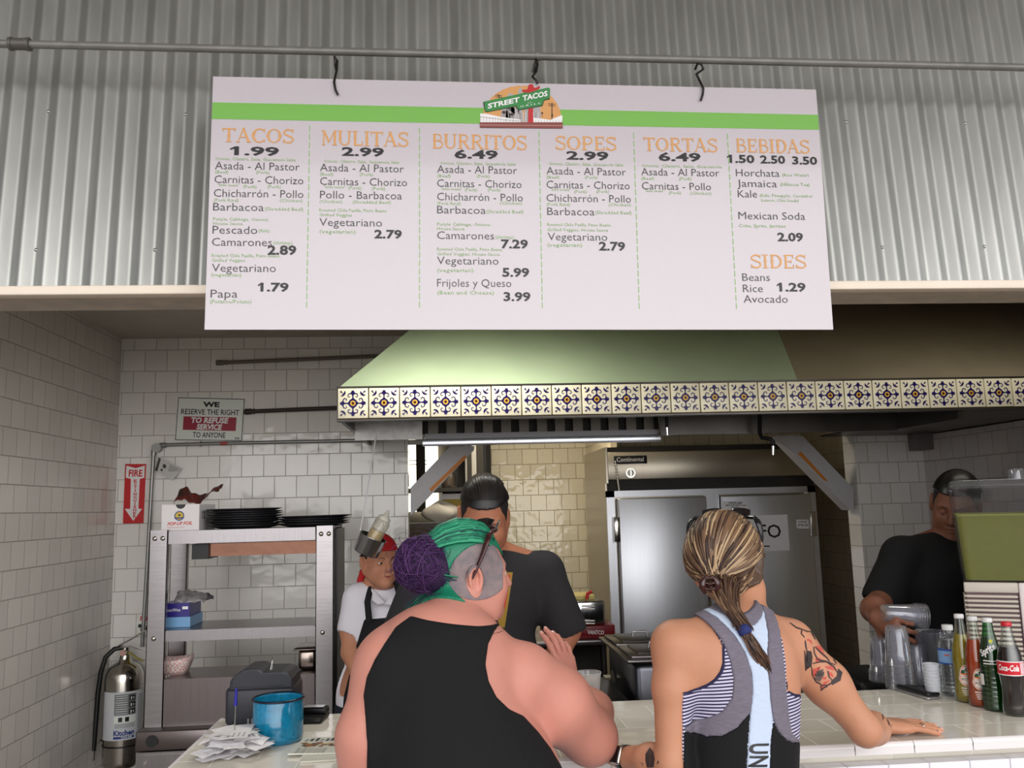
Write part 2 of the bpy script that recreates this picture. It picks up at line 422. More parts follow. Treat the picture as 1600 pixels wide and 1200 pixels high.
b = MB(); b.add([S(332.2, 160), S(330.8, 186), S(1279.3, 203), S(1278, 179.5)], [(0, 1, 2, 3)]); b.build('stripe', m_green, board)
def board_text(mb, s, x0, x1, yb, cap, bold=0, ysl=None, res=2):
    sl = (.0055 if ysl is None else ysl)
    pl = S(x0, yb, L2); pr = S(x1, yb+(x1-x0)*sl, L2)
    put_text(mb, s, pl, pr, cap*YS/FPX*1.05, UZ, 0, bold, res=res)
    if s[0] == '1':   # the slanted flag of the figure one
        h = cap*YS/FPX*1.05; w_ = (pr-pl)*(.9/len(s)); u_ = (pr-pl).normalized(); q_ = pl+UZ*h
        mb.add([q_+u_*.0002, q_-UZ*(h*.24)+u_*.0002, q_-UZ*(h*.40)-w_*.42, q_-UZ*(h*.22)-w_*.42], [(0, 3, 2, 1)])
def slope_at(y): return .0225*(1-(y-190)/340)
# --- western display letters for the headings, drawn as strokes on a unit-height grid
def serif_glyph(ch):
    """list of (polyline, width, kind); glyph box width returned too"""
    th, tn = .16, .07
    L = []; sf = lambda x, y, w=.2: L.append(([(x-w/2, y), (x+w/2, y)], .06))
    spur = lambda x, y: L.append(([(x-.10, y), (x, y+.02), (x+.10, y)], .06))
    if ch == 'T': L += [([(.05, .93), (.75, .93)], .1), ([(.4, 0), (.4, .93)], th), ([(.07, .74), (.05, 1.0)], .06), ([(.73, .74), (.75, 1.0)], .06)]; sf(.4, .03, .3); spur(.4, .45); w = .8
    elif ch == 'A': L += [([(.1, 0), (.4, 1)], tn), ([(.38, 1), (.72, 0)], th), ([(.22, .36), (.6, .36)], .07)]; sf(.1, .03, .22); sf(.72, .03, .26); sf(.4, .98, .16); w = .84
    elif ch == 'C' or ch == 'G': L += [(arc(.45, .5, .36, 45, 315, 18, .46), .11), (arc(.45, .5, .34, 130, 230, 8, .44), .17), ([(.72, .72), (.74, 1.0)], .06), ([(.72, .28), (.74, .04)], .06)]; spur(.12, .5); w = .82
    elif ch == 'O': L += [(arc(.44, .5, .36, 0, 360, 24, .45), .09), (arc(.44, .5, .34, 130, 230, 8, .42), .16), (arc(.44, .5, .34, -50, 50, 8, .42), .16)]; spur(.1, .5); spur(.78, .5); w = .88
    elif ch == 'S': L += [(arc(.36, .73, .25, 30, 200, 12, .22)+[(.3, .56), (.42, .47)]+arc(.36, .27, .26, 60, -160, 14, .23), .12), ([(.6, .72), (.62, 1.0)], .06), ([(.1, .28), (.08, .0)], .06)]; w = .7
    elif ch == 'M': L += [([(.14, 0), (.14, 1)], .09), ([(.14, 1), (.46, .2)], .14), ([(.46, .2), (.78, 1)], .06), ([(.8, 0), (.8, 1)], th)]; sf(.14, .03); sf(.8, .03, .28); sf(.08, .97, .16); sf(.84, .97, .16); w = .96
    elif ch == 'U': L += [([(.16, 1), (.16, .35)]+arc(.43, .33, .27, 180, 360, 10, .28)+[(.7, 1)], .11), ([(.16, 1), (.16, .3)], th)]; sf(.16, .97, .3); sf(.7, .97, .26); spur(.16, .5); w = .86
    elif ch == 'L': L += [([(.2, 0), (.2, 1)], th), ([(.12, .05), (.62, .05)], .1), ([(.62, .3), (.64, 0)], .06)]; sf(.2, .97, .32); spur(.2, .5); w = .7
    elif ch == 'I': L += [([(.2, 0), (.2, 1)], th)]; sf(.2, .97, .34); sf(.2, .03, .34); spur(.2, .5); w = .4
    elif ch == 'B': L += [([(.2, 0), (.2, 1)], th), ([(.1, .96), (.38, .96)]+arc(.42, .75, .2, 90, -90, 8, .21)+[(.2, .54)], .08), ([(.2, .54), (.44, .54)]+arc(.44, .28, .25, 90, -90, 10, .25)+[(.1, .04)], .1)]; spur(.2, .5); w = .76
    elif ch == 'R': L += [([(.2, 0), (.2, 1)], th), ([(.1, .96), (.4, .96)]+arc(.42, .74, .23, 90, -90, 9, .22)+[(.2, .52)], .1), ([(.4, .5), (.74, .02)], .14)]; sf(.2, .03, .3); sf(.74, .03, .2); spur(.2, .5); w = .82
    elif ch == 'P': L += [([(.2, 0), (.2, 1)], th), ([(.1, .96), (.4, .96)]+arc(.42, .7, .25, 90, -90, 9, .26)+[(.2, .44)], .1)]; sf(.2, .03, .34); spur(.2, .5); w = .76
    elif ch == 'E': L += [([(.2, 0), (.2, 1)], th), ([(.1, .95), (.62, .95)], .09), ([(.2, .5), (.5, .5)], .08), ([(.1, .05), (.64, .05)], .09), ([(.62, .72), (.62, 1)], .06), ([(.64, .28), (.64, 0)], .06), ([(.5, .38), (.5, .62)], .05)]; w = .72
    elif ch == 'D': L += [([(.2, 0), (.2, 1)], th), ([(.1, .95), (.36, .95)]+arc(.38, .5, .34, 90, -90, 14, .45)+[(.1, .05)], .1), (arc(.38, .5, .33, 50, -50, 8, .42), .16)]; spur(.2, .5); w = .8
    else: w = .5
    return L, w
def heading(word, x0, x1, ytop, ybot, parent=None):
    mb = MB(); gl = [serif_glyph(c) for c in word]; tot = sum(w for _, w in gl)
    o = S(x0, ybot, L2); pr = S(x1, ybot+(x1-x0)*slope_at(ybot), L2); H = (ybot-ytop)*YS/FPX*1.06
    ux = (pr-o)/tot; x = 0
    for L, w in gl:
        for k, (pl, wd) in enumerate(L):
            lx = ux.length
            # stroke width keeps its size in both directions
            ribbon(mb, [((x+px)*lx, py*H) for px, py in pl], wd*(H*.62+lx*.25), ux.normalized(), UZ, o+V(0, -.0001*k, 0))
        x += w
    mb.build('section_heading', m_or, board)
heading('TACOS', 346, 460, 199, 222); heading('MULITAS', 502, 639, 203, 227); heading('BURRITOS', 674, 824, 208, 232)
heading('SOPES', 867, 964, 211, 234); heading('TORTAS', 1005, 1122, 213, 236); heading('BEBIDAS', 1149, 1266, 215, 238); heading('SIDES', 1172, 1261, 397, 419)
cols = [
 dict(items=[('Asada - Al Pastor', 336, 468, 264.5), ('Carnitas - Chorizo', 335, 474, 286), ('Chicharrón - Pollo', 334, 474, 307.5), ('Barbacoa', 333, 412, 329), ('Pescado', 332, 402, 365), ('Camarones', 331, 425, 384), ('Vegetariano', 331, 431, 424.5), ('Papa', 329, 371, 465)],
      prices=[('1.99', 366, 436, 242, 13), ('2.89', 418, 463, 397.5, 13.5), ('1.79', 407, 451, 455, 12.5)],
      notes=[('Onions, Cilantro, Salsa, Guacamole Salsa', 336, 462, 250, 5), ('(Beef)', 336, 357, 271, 5), ('(Pork)', 400, 421, 271.5, 5), ('"little meats"', 340, 374, 291, 4), ('(Pork)', 380, 401, 294, 5), ('(Pork)', 418, 439, 294, 5), ('(Pork Rind)', 334, 373, 315, 5), ('(Chicken)', 437, 473, 315.5, 5), ('(Shredded Beef)', 414, 474, 329, 5.5), ('Purple Cabbage, Onions,', 333, 420, 344.5, 5), ('House Sauce', 333, 379, 351.5, 5), ('(fish)', 404, 421, 363, 5), ('(shrimp)', 427, 457, 382, 5.5), ('Roasted Chile Pasilla, Pinto Beans,', 331, 438, 401.5, 5), ('Grilled Veggies', 331, 383, 409, 5), ('(vegetarian)', 330, 377, 432, 5.5), ('(Potatoe/Potato)', 328, 393, 474, 6)]),
 dict(items=[('Asada - Al Pastor', 500, 631, 267.5), ('Carnitas - Chorizo', 500, 636, 289), ('Pollo - Barbacoa', 500, 628, 310), ('Vegetariano', 499, 597, 353)],
      prices=[('2.99', 534, 600, 243, 13), ('2.79', 585, 628, 372, 12.5)],
      notes=[('Onions, Cilantro, Salsa, Guacamole Salsa', 506, 624, 254, 5), ('(Beef)', 500, 521, 274.5, 5), ('(Pork)', 562, 583, 275, 5), ('"little meats"', 506, 540, 294, 4), ('(Pork)', 544, 565, 296, 5), ('(Pork)', 581, 602, 297, 5), ('(Chicken)', 499, 535, 317, 5), ('(Shredded Beef)', 551, 611, 318, 5), ('Roasted Chile Pasilla, Pinto Beans', 499, 604, 330.5, 5), ('Grilled Veggies', 499, 550, 338, 5), ('(vegetarian)', 499, 556, 364.5, 6)]),
 dict(items=[('Asada - Al Pastor', 683, 808, 270), ('Carnitas - Chorizo', 683, 815, 292), ('Chicharrón - Pollo', 683, 817, 313), ('Barbacoa', 683, 759, 333.5), ('Camarones', 683, 772, 373.5), ('Vegetariano', 683, 779, 413), ('Frijoles y Queso', 683, 799, 448)],
      prices=[('6.49', 710, 778, 247, 13), ('7.29', 783, 825, 387.5, 13), ('5.99', 785, 827, 432, 13), ('3.99', 787, 829, 470, 13)],
      notes=[('Onions, Cilantro, Salsa, Guacamole Salsa', 688, 806, 257, 5), ('(Beef)', 683, 704, 277, 5), ('(Pork)', 745, 765, 277.5, 5), ('"little meats"', 689, 722, 297, 4), ('(Pork)', 726, 746, 299, 5), ('(Pork)', 762, 782, 299, 5), ('(Pork Rind)', 683, 720, 320, 5), ('(Chicken)', 781, 816, 319.5, 5), ('(Shredded Beef)', 760, 818, 333, 5.5), ('Purple Cabbage, Onions,', 683, 767, 352.5, 5), ('House Sauce', 683, 726, 359.5, 5), ('(shrimp)', 774, 803, 373, 5.5), ('Roasted Chile Pasilla, Pinto Beans,', 683, 786, 391.5, 5), ('Grilled Veggies, House Sauce', 683, 781, 399, 5), ('(vegetarian)', 683, 740, 425, 6), ('(Bean and Cheese)', 683, 772, 460, 6)]),
 dict(items=[('Asada - Al Pastor', 854, 978, 272.5), ('Carnitas - Chorizo', 854, 984, 294), ('Chicharrón - Pollo', 854, 986, 315), ('Barbacoa', 855, 929, 336), ('Vegetariano', 856, 949, 375.5)],
      prices=[('2.99', 885, 951, 249, 13), ('2.79', 936, 977, 391, 13)],
      notes=[('Onions, Cilantro, Salsa, Guacamole Salsa', 858, 974, 258, 5), ('(Beef)', 854, 874, 279, 5), ('(Pork)', 914, 934, 279.5, 5), ('"little meats"', 860, 892, 298, 4), ('(Pork)', 897, 917, 301.5, 5), ('(Pork)', 932, 952, 301.5, 5), ('(Pork Rind)', 854, 891, 321.5, 5), ('(Chicken)', 951, 986, 322, 5), ('(Shredded Beef)', 930, 987, 334.5, 5.5), ('Roasted Chile Pasilla, Pinto Beans,', 855, 955, 353, 5), ('Grilled Veggies, House Sauce', 855, 950, 361, 5), ('(vegetarian)', 855, 910, 385.5, 6)]),
 dict(items=[('Asada - Al Pastor', 1002, 1124, 274), ('Carnitas - Pollo', 1003, 1111, 296)],
      prices=[('6.49', 1029, 1095, 251, 13)],
      notes=[('Onions, Cilantro, Salsa, Guacamole', 1003, 1128, 261, 5), ('(Beef)', 1002, 1022, 281, 5), ('(Pork)', 1061, 1081, 281.5, 5), ('"little meats"', 1008, 1038, 300, 4), ('(Pork)', 1045, 1064, 303.5, 5), ('(Chicken)', 1078, 1112, 304, 5)]),
 dict(items=[('Horchata', 1150, 1218, 275.5), ('Jamaica', 1152, 1214, 292), ('Kale', 1153, 1183, 308.5), ('Mexican Soda', 1154, 1258, 342.5), ('Beans', 1160, 1203, 439), ('Rice', 1161, 1192, 456.5), ('Avocado', 1162, 1231, 473)],
      prices=[('1.50', 1140, 1179, 254, 12.5), ('2.50', 1188, 1227, 255, 12.5), ('3.50', 1238, 1277, 256.5, 12.5), ('2.09', 1215, 1255, 376.5, 13), ('1.29', 1218, 1259, 455, 13)],
      notes=[('(Rice Water)', 1222, 1264, 275.5, 5), ('(Hibiscus Tea)', 1219, 1265, 290.5, 5.5), ('(Kale, Pineapple, Cucumber', 1187, 1270, 307.5, 5), ('Lemon, Chia Seeds)', 1190, 1248, 315, 5), ('Coke, Sprite, Jarritos', 1154, 1228, 355, 5.5)]),
]
for c in cols:
    b = MB()
    for s, x0, x1, yb in c['items']: board_text(b, s, x0, x1, yb, 12.2, -.006, slope_at(yb))
    b.build('item_lettering', m_gry, board)
    b = MB()
    for s, x0, x1, yb, cap in c['prices']: board_text(b, s, x0, x1, yb, cap, .030, slope_at(yb))
    b.build('price_lettering', m_blk, board)
    b = MB()
    for s, x0, x1, yb, cap in c['notes']: board_text(b, s, x0, x1, yb, cap, 0, slope_at(yb), res=1)
    b.build('note_lettering', m_lgr, board)
for (x0, y0, x1, y1) in ((484, 196, 479, 484), (655.5, 200, 655.5, 484), (842, 205, 847.5, 485), (990, 207, 999, 486), (1136.5, 209, 1151, 486)):
    b = MB(); n = 22; ln = math.hypot(x1-x0, y1-y0)
    for i in range(n):
        t0, t1 = i/n, (i+.74)/n
        p, q = (x0+(x1-x0)*t0, y0+(y1-y0)*t0), (x0+(x1-x0)*t1, y0+(y1-y0)*t1)
        b.add([S(p[0]-.75, p[1]), S(q[0]-.75, q[1]), S(q[0]+.75, q[1]), S(p[0]+.75, p[1])], [(0, 1, 2, 3)])
    b.build('dashed_divider', mat('print_mid_green', (146, 190, 118), .4), board)
# --- logo: sunset over a skyline with a tilted street sign and a red hat
def LP(x, y, l=2): return at(700+x/6.667, 110+y/6.667, Y=YS)+V(0, -.0006-.0003*l, 0)
lm = [m_or, mat('logo_grey', (178, 172, 172), .4), mat('logo_green', (58, 140, 72), .4), mat('logo_red', (196, 40, 46), .4), mat('logo_brown', (136, 70, 64), .4), mat('logo_white', (246, 244, 244), .4), mat('logo_dark', (70, 50, 48), .4), mat('logo_darkgreen', (28, 74, 44), .4), mat('logo_brown_light', (186, 138, 128), .4)]
b = MB()
def lpoly(pts, m, l): b.add([LP(x, y, l) for x, y in pts], [tuple(range(len(pts)-1, -1, -1))], m)
sun = [(355, 440)]
for i in range(33):
    a = PI - PI*i/32; rr = 1+.012*(i % 2)
    sun.append((770+412*rr*math.cos(a), 545-382*rr*math.sin(a)**.9 if math.sin(a) > 0 else 545))
lpoly([(358, 545)]+sun[1:]+[(1190, 545)], 0, 2)
for bl in (((612, 270), (640, 238), (680, 250), (690, 300), (700, 545), (600, 545)), ((728, 220), (760, 165), (776, 220), (780, 545), (726, 545)), ((560, 400), (640, 380), (740, 400), (760, 545), (540, 545)), ((800, 360), (860, 330), (960, 380), (970, 545), (790, 545))):
    lpoly(bl, 1, 3)
for bx in range(600, 960, 26): lpoly([(bx, 440), (bx+3, 440), (bx+3, 545), (bx, 545)], 6 if bx % 3 == 0 else 5, 4)
lpoly([(335, 452), (400, 455), (560, 490), (760, 515), (760, 548), (335, 545)], 5, 4)
lpoly([(1080, 510), (1185, 470), (1190, 480), (1190, 548), (890, 548), (890, 495), (1080, 520)], 5, 4)
for i, bx in enumerate(range(340, 1190, 30)):
    yy = 492 if bx < 560 else 520
    lpoly([(bx, yy), (bx+4, yy), (bx+4, 545), (bx, 545)], 1, 5)
lpoly([(335, 482), (560, 512), (760, 530), (760, 535), (560, 518), (335, 489)], 1, 5)
for (px_, py_) in ((528, 290), (1080, 500)):
    top = 250 if px_ < 800 else 340
    lpoly([(px_-3, py_+4), (px_+8, py_+4), (px_+6, top), (px_-2, top)] if px_ > 800 else [(px_, py_), (px_+12, py_), (px_, top), (px_-8, top)], 6, 5)
    for dy in (8, 26): lpoly([(px_-38, top+dy), (px_+38, top+dy+6), (px_+38, top+dy+11), (px_-38, top+dy+5)], 6, 5)
for (px_, py_) in ((582, 440), (666, 460), (980, 448), (1085, 470)):
    b.add([LP(px_+22*math.cos(a)*(1 if px_ < 900 else .5), py_+16*math.sin(a)*(1 if px_ < 900 else .6), 6) for a in [i*PI/5 for i in range(10)]][::-1], [tuple(range(10))], 6)
    lpoly([(px_-2, py_), (px_+2, py_), (px_+3, py_+42), (px_-1, py_+42)], 6, 5)
lpoly([(836, 380), (884, 380), (888, 548), (832, 548)], 3, 7)
lpoly([(366, 335), (1050, 185), (1062, 200), (1058, 305), (1000, 318), (985, 375), (740, 420), (712, 400), (708, 380), (402, 440), (384, 430)], 7, 8)
lpoly([(380, 330), (1046, 184), (1062, 196), (1058, 292), (996, 312), (975, 368), (745, 412), (724, 398), (712, 372), (408, 434), (388, 424)], 2, 9)
lpoly([(766, 210), (826, 205), (838, 160), (862, 146), (888, 160), (894, 190), (930, 182), (934, 170), (958, 172), (954, 192), (900, 222), (840, 240), (790, 232)], 3, 10)
lpoly([(332, 545), (1194, 545), (1194, 608), (332, 600)], 4, 7)
lpoly([(332, 570), (1194, 576), (1194, 584), (332, 578)], 8, 8)
pl, pr_ = LP(414, 400, 12), LP(1036, 268, 12); upv = UZ*1.0
put_text(b, 'STREET', LP(414, 405, 12), LP(744, 334, 12), .0128, UZ, 5, .035)
put_text(b, 'TACOS', LP(776, 325, 12), LP(1036, 272, 12), .0140, UZ, 5, .035)
put_text(b, 'G R I L L', LP(750, 392, 12), LP(965, 352, 12), .0038, UZ, 5, .01)
put_text(b, 'AND', LP(826, 352, 12), LP(876, 342, 12), .0022, UZ, 5, .0)
b.build('logo', lm, board)
# hooks
m_hook = mat('hook_steel', (58, 55, 54), .4, metal=.8)
for (hx, hy, pts, lb) in ((525, 88, [(524, 103), (523, 88), (527, 95), (526, 110), (522, 128), (524, 140), (528, 148)], 'dark bent wire hook holding the left end of the menu board'),
                      (1098, 100, [(1090, 99), (1096, 101), (1099, 108), (1088, 116), (1094, 128), (1099, 138), (1098, 148), (1095, 157)], 'dark bent wire hook holding the right end of the menu board'),
                      (838, 90, [(836, 108), (838, 92), (840, 100), (838, 112), (832, 120), (838, 126), (840, 131)], 'dark wire hook at the middle of the menu board above the logo')):
    ys = [YP-.012]*3+[YP-.014, YS-.008, YS-.008, YS-.007, YS-.006]
    pp = [at(x, y, Y=ys[min(i, 7)]) for i, (x, y) in enumerate(pts)]
    p0 = pp[0]; b = MB(); b.tube([V(p0.x, YP+.013, p0.z-.004)]+pp, .0032, 8)
    tag(b.build('wire_hook', m_hook), lb, 'hook')

# ================================================================== HOOD
YF = 3.30; HZ0, HZ1 = 1.994, 2.114; HX0 = -.403; HX1 = 3.496
hood = thing('exhaust_hood', 'wide pale green kitchen exhaust hood with a band of blue patterned tiles', 'hood', (1.1, 3.9, 1.95))
m_hood = mat('hood_green_paint', (166, 182, 150), .38, noise=.05, nscale=5, spec=.5)
m_steel = mat('brushed_steel', (176, 176, 178), .30, metal=1, noise=.06, nscale=9, stretch=(1, 1, 30))
m_dsteel = mat('dark_steel', (84, 80, 78), .38, metal=.8, noise=.2, nscale=6)
m_black = mat('black_plastic', (20, 20, 22), .4)
b = MB()
T0 = V(-.02, 3.94, ZC-.004); 
p0, p1 = V(HX0, YF, HZ1), V(HX1, YF, HZ1); q0, q1 = T0, V(HX1, 3.94, ZC-.004)
b.add([p0, p1, q1, q0, V(HX0, YB-.004, HZ1), V(-.02, YB-.004, ZC-.004), V(HX1, YB-.004, HZ1), V(HX1, YB-.004, ZC-.004)], [(0, 1, 2, 3), (4, 0, 3, 5), (3, 2, 7, 5), (1, 6, 7, 2), (0, 4, 6, 1), (4, 5, 7, 6)], 0)
b.build('mantle', m_hood, hood)
b = MB()
for zz in (HZ1-.001, HZ0-.008):
    b.box((HX0-.004, YF-.012, zz), (HX1, YF+.03, zz+.006))
b.box((HX0-.004, YF, HZ0), (HX0+.012, YB-.004, HZ1)); b.box((HX0, YF, HZ0-.008), (HX1, YF+.012, HZ1))
b.build('rim', m_dsteel, hood)
# patterned tile band
m_cream = mat('talavera_cream', (246, 239, 212), .14, spec=.3, bump=.15, bscale=22)
m_navy = mat('talavera_navy', (38, 28, 92), .2, spec=.2); m_yel = mat('talavera_yellow', (226, 178, 74), .2, spec=.2); m_brn = mat('talavera_brown', (66, 30, 18), .2, spec=.2)
m_grout = mat('band_grout', (96, 82, 52), .8)
b = MB(); b.box((HX0, YF-.004, HZ0), (HX1, YF+.001, HZ1), 4)
TP = .1166; x = HX0+.001; k = 0
while x < HX1-.01:
    w = min(TP-.004, HX1-x-.001); tilt = rng.normal(0, .004)
    M = Matrix.Translation(V(x+w/2, YF-.007, (HZ0+HZ1)/2)) @ Matrix.Rotation(tilt, 4, 'Y') @ Matrix.Rotation(rng.normal(0, .008), 4, 'X')
    b.rbox((-w/2, -.005, -(HZ1-HZ0)/2+.003), (w/2, .004, (HZ1-HZ0)/2-.003), .0018, 0, M)
    if w > TP*.7:
        R3 = M.to_3x3(); ux = R3 @ V(TP-.004, 0, 0); uy = R3 @ V(0, 0, HZ1-HZ0-.006); c = M @ V(0, -.0056, 0)
        nrm = R3 @ V(0, -1, 0)
        ring = []
        for i in range(16):
            a = 2*PI*i/16; rr = .155+(.055 if i % 4 == 0 else (-.004 if i % 2 else .0)); ring.append((rr*math.cos(a), rr*math.sin(a)))
        poly2(b, ring, ux, uy, c, 1)
        poly2(b, [((.088+.008*(i % 2))*math.cos(2*PI*i/14), (.088+.008*(i % 2))*math.sin(2*PI*i/14)) for i in range(14)], ux, uy, c+nrm*.0002, 2)
        poly2(b, [(.046*math.cos(2*PI*i/10), .046*math.sin(2*PI*i/10)) for i in range(10)], ux, uy, c+nrm*.0004, 3)
        for d in range(4):
            ca, sa = math.cos(d*PI/2), math.sin(d*PI/2); rt = lambda pts: [(p*ca-q*sa, p*sa+q*ca) for p, q in pts]
            poly2(b, rt([(.19, -.018), (.27, -.025), (.33, -.055), (.37, -.075), (.385, -.04), (.42, -.05), (.43, 0), (.42, .05), (.385, .04), (.37, .075), (.33, .055), (.27, .025), (.19, .018)]), ux, uy, c+nrm*.0001, 1)
            for sg in (1, -1):
                cv = [(.31, .03*sg), (.33, .09*sg), (.31, .14*sg), (.26, .165*sg), (.215, .15*sg), (.205, .11*sg), (.235, .095*sg)]
                ribbon(b, rt(cv), .034, ux, uy, c+nrm*.00012, 1, lambda t: 1.15-.45*t)
            e1 = [(.27, .27), (.33, .33), (.40, .37), (.43, .37), (.415, .41), (.37, .43), (.37, .40), (.32, .34)]
            poly2(b, rt(e1), ux, uy, c+nrm*.0001, 1)
            cr = [(.25, .40), (.27, .33), (.31, .29), (.36, .265), (.42, .27)]
            ribbon(b, rt(cr), .05, ux, uy, c+nrm*.00013, 1, lambda t: .35+1.1*math.sin(PI*t))
    x += TP; k += 1
b.build('tile_band', [m_cream, m_navy, m_yel, m_brn, m_grout], hood)
# underside
YU = 3.80
xa, xb_ = at(660, 690, Y=YU).x, at(1032, 690, Y=YU).x
xs = at(1400, 670, Y=YU).x
zb = at(850, 693, Y=YU).z
b = MB(); b.box((HX0+.012, YU, zb+.03), (xa, YU+.012, HZ1)); b.build('inner_panel', mat('galvanised_inner', (168, 166, 164), .4, metal=.6, noise=.15, nscale=30), hood)
b = MB(); b.box((xa-.03, YU+.10, zb+.06), (xb_+.02, YU+.11, 2.2)); n = 13
for i in range(n):
    xx = xa+(xb_-xa)*(i+.3)/n; b.box((xx, YU+.06, zb+.05), (xx+(xb_-xa)/n*.55, YU+.10, 2.2), 1)
b.build('grease_filter', [m_dark, mat('filter_steel', (96, 90, 84), .4, metal=.7)], hood)
b = MB(); b.box((xa+.01, YU+.02, zb+.028), (xb_-.005, YU+.10, zb+.055)); b.build('grease_trough', mat('trough_steel', (98, 96, 98), .35, metal=.7), hood)
b = MB(); b.rbox((xa, YU-.02, zb), (xb_, YU+.03, zb+.028), .003); b.build('drip_rail', mat('bright_steel', (214, 218, 228), .22, metal=.9), hood)
b = MB(); b.box((xb_, YU, zb+.035), (xs, YU+.012, HZ1)); b.box((xb_, YU-.012, zb+.026), (xs, YU+.02, zb+.036))
b.build('dark_panel', m_dsteel, hood)
xq0, xq1 = at(1247, 588, Y=YF).x, at(1212, 515, Y=3.75).x
b = MB(); qd = V(0, -.0015, .0012); tq = .75; g0, g1 = V(xq0, YF, HZ1)+qd, V(xq0+(xq1-xq0)*1.42, 3.94, ZC-.005)+qd
b.prism([g0, V(HX1, YF, HZ1)+qd, V(HX1, 3.94, ZC-.005)+qd, g1], (0, .0012, -.001)); b.build('mantle_panel', mat('hood_brown', (140, 130, 108), .42, noise=.06, nscale=6), hood)  # brown sheet laid over the right part of the green mantle
b = MB(); b.box((xs, YF+.012, zb+.03), (xs+.02, YU+.012, HZ1)); b.box((xs+.02, YF+.012, HZ0-.004), (HX1, YB-.004, HZ0+.004)); b.build('side_panel', m_dsteel, hood)
# fire suppression drops under the hood
m_bp = mat('black_pipe', (26, 25, 25), .45, metal=.5); m_noz = mat('chrome', (225, 225, 228), .12, metal=1)
b = MB(); q = [at(1187, 640, Y=YU-.08), at(1187, 676, Y=YU-.08), at(1190, 684, Y=YU-.09), at(1204, 686, Y=YU-.12), at(1208, 690, Y=YU-.12), at(1208, 697, Y=YU-.12)]
b.tube(q, .009, 10); d1 = b.build('nozzle_pipe', m_bp, hood)
b = MB(); b.cyl(at(1208, 697, Y=YU-.12), at(1208, 711, Y=YU-.12), .008, .006); b.build('nozzle', m_noz, d1)
b = MB(); b.cyl(at(1041, 640, Y=YU-.08), at(1042, 668, Y=YU-.08), .007); d2 = b.build('nozzle_pipe', m_bp, hood)
b = MB(); b.cyl(at(1042, 668, Y=YU-.08), at(1043, 680, Y=YU-.08), .0075, .0055); b.build('nozzle', m_noz, d2)
# white braces at the corners of the opening
m_brace = mat('brace_white', (196, 194, 196), .5, noise=.03); m_tape = mat('orange_tape', (214, 128, 40), .5)
YBR = YB+.01
def brace(poly, tape, lb):
    bt = thing('corner_brace', lb, 'brace', at(*poly[0], Y=YBR))
    b = MB(); b.prism([at(x, y, Y=YBR) for x, y in poly], (0, .11, 0)); b.build('board', m_brace, bt)
    b = MB(); b.prism([at(x, y, Y=YBR-.002) for x, y in tape], (0, .114, 0)); b.build('tape', m_tape, bt)
brace([(704, 697), (641.5, 762), (641.5, 806), (741, 702), (741, 697)], [(726, 711), (671, 764), (674, 768.5), (729, 715)], 'white diagonal brace with orange edge at left of the kitchen opening')
brace([(1214, 681), (1254, 681), (1334, 764), (1334, 797), (1329, 797)], [(1246, 708), (1288, 751), (1294, 752), (1252, 706)], 'white diagonal brace with orange edge at right, above the fridge')
# ================================================================== COUNTER
CZ = 1.05; CY0, CY1, CX0, CX1 = 2.165, 2.742, -.675, XR-.004
m_ct = tile_mat('counter_tile', 'X', 'Y', -.05, CY0+.008, (234, 228, 215), (248, 245, 236), .212, .122, mortar=.0022, rough=.07, wav=.06, mix=.5, vary=.045)
m_cf = tile_mat('counter_front_tile', 'X', 'Z', .03, -.115, (240, 238, 246), (190, 188, 196), .105, .13, mortar=.0018, rough=.08, wav=.08, vary=.01, mix=0)
m_nose = mat('bullnose_tile', (236, 232, 232), .08, coat=.2)
counter = thing('serving_counter', 'long white tiled serving counter with bullnose edge between customers and kitchen', 'counter', (1.0, 2.45, 0))
b = MB(); b.box((CX0, CY0+.004, CZ-.022), (CX1, CY1, CZ)); b.box((CX0+.01, CY0+.06, CZ-.06), (CX1, CY1, CZ-.021)); b.build('countertop', m_ct, counter)
b = MB(); b.box((CX0+.03, CY0+.01, .10), (CX1, CY0+.05, CZ-.055)); b.box((CX0+.03, CY0+.04, .10), (CX0+.06, CY1-.02, CZ-.055)); b.build('front_panel', m_cf, counter)
b = MB(); b.box((CX0+.08, CY0+.10, 0), (CX1, CY1-.06, .11)); b.box((CX0+.08, CY1-.06, .1), (CX1, CY1-.03, CZ-.06)); b.build('plinth', m_dark, counter)
b = MB(); n = 22; tw = (CX1-CX0)/n
for i in range(n):
    x0 = CX0+i*tw
    b.tube([V(x0+.0012, CY0+.004, CZ-.0085), V(x0+tw-.0012, CY0+.004, CZ-.0085)], .0105, 12)
    b.box((x0+.0012, CY0-.006, CZ-.026), (x0+tw-.0012, CY0+.006, CZ-.009))
b.build('bullnose_edge', m_nose, counter)
b = MB(); b.tube([V(CX0+.002, CY0, CZ-.0085), V(CX0+.002, CY1, CZ-.0085)], .0105, 10); b.box((CX0-.008, CY0, CZ-.03), (CX0+.006, CY1, CZ-.009)); b.build('end_edge', m_nose, counter)

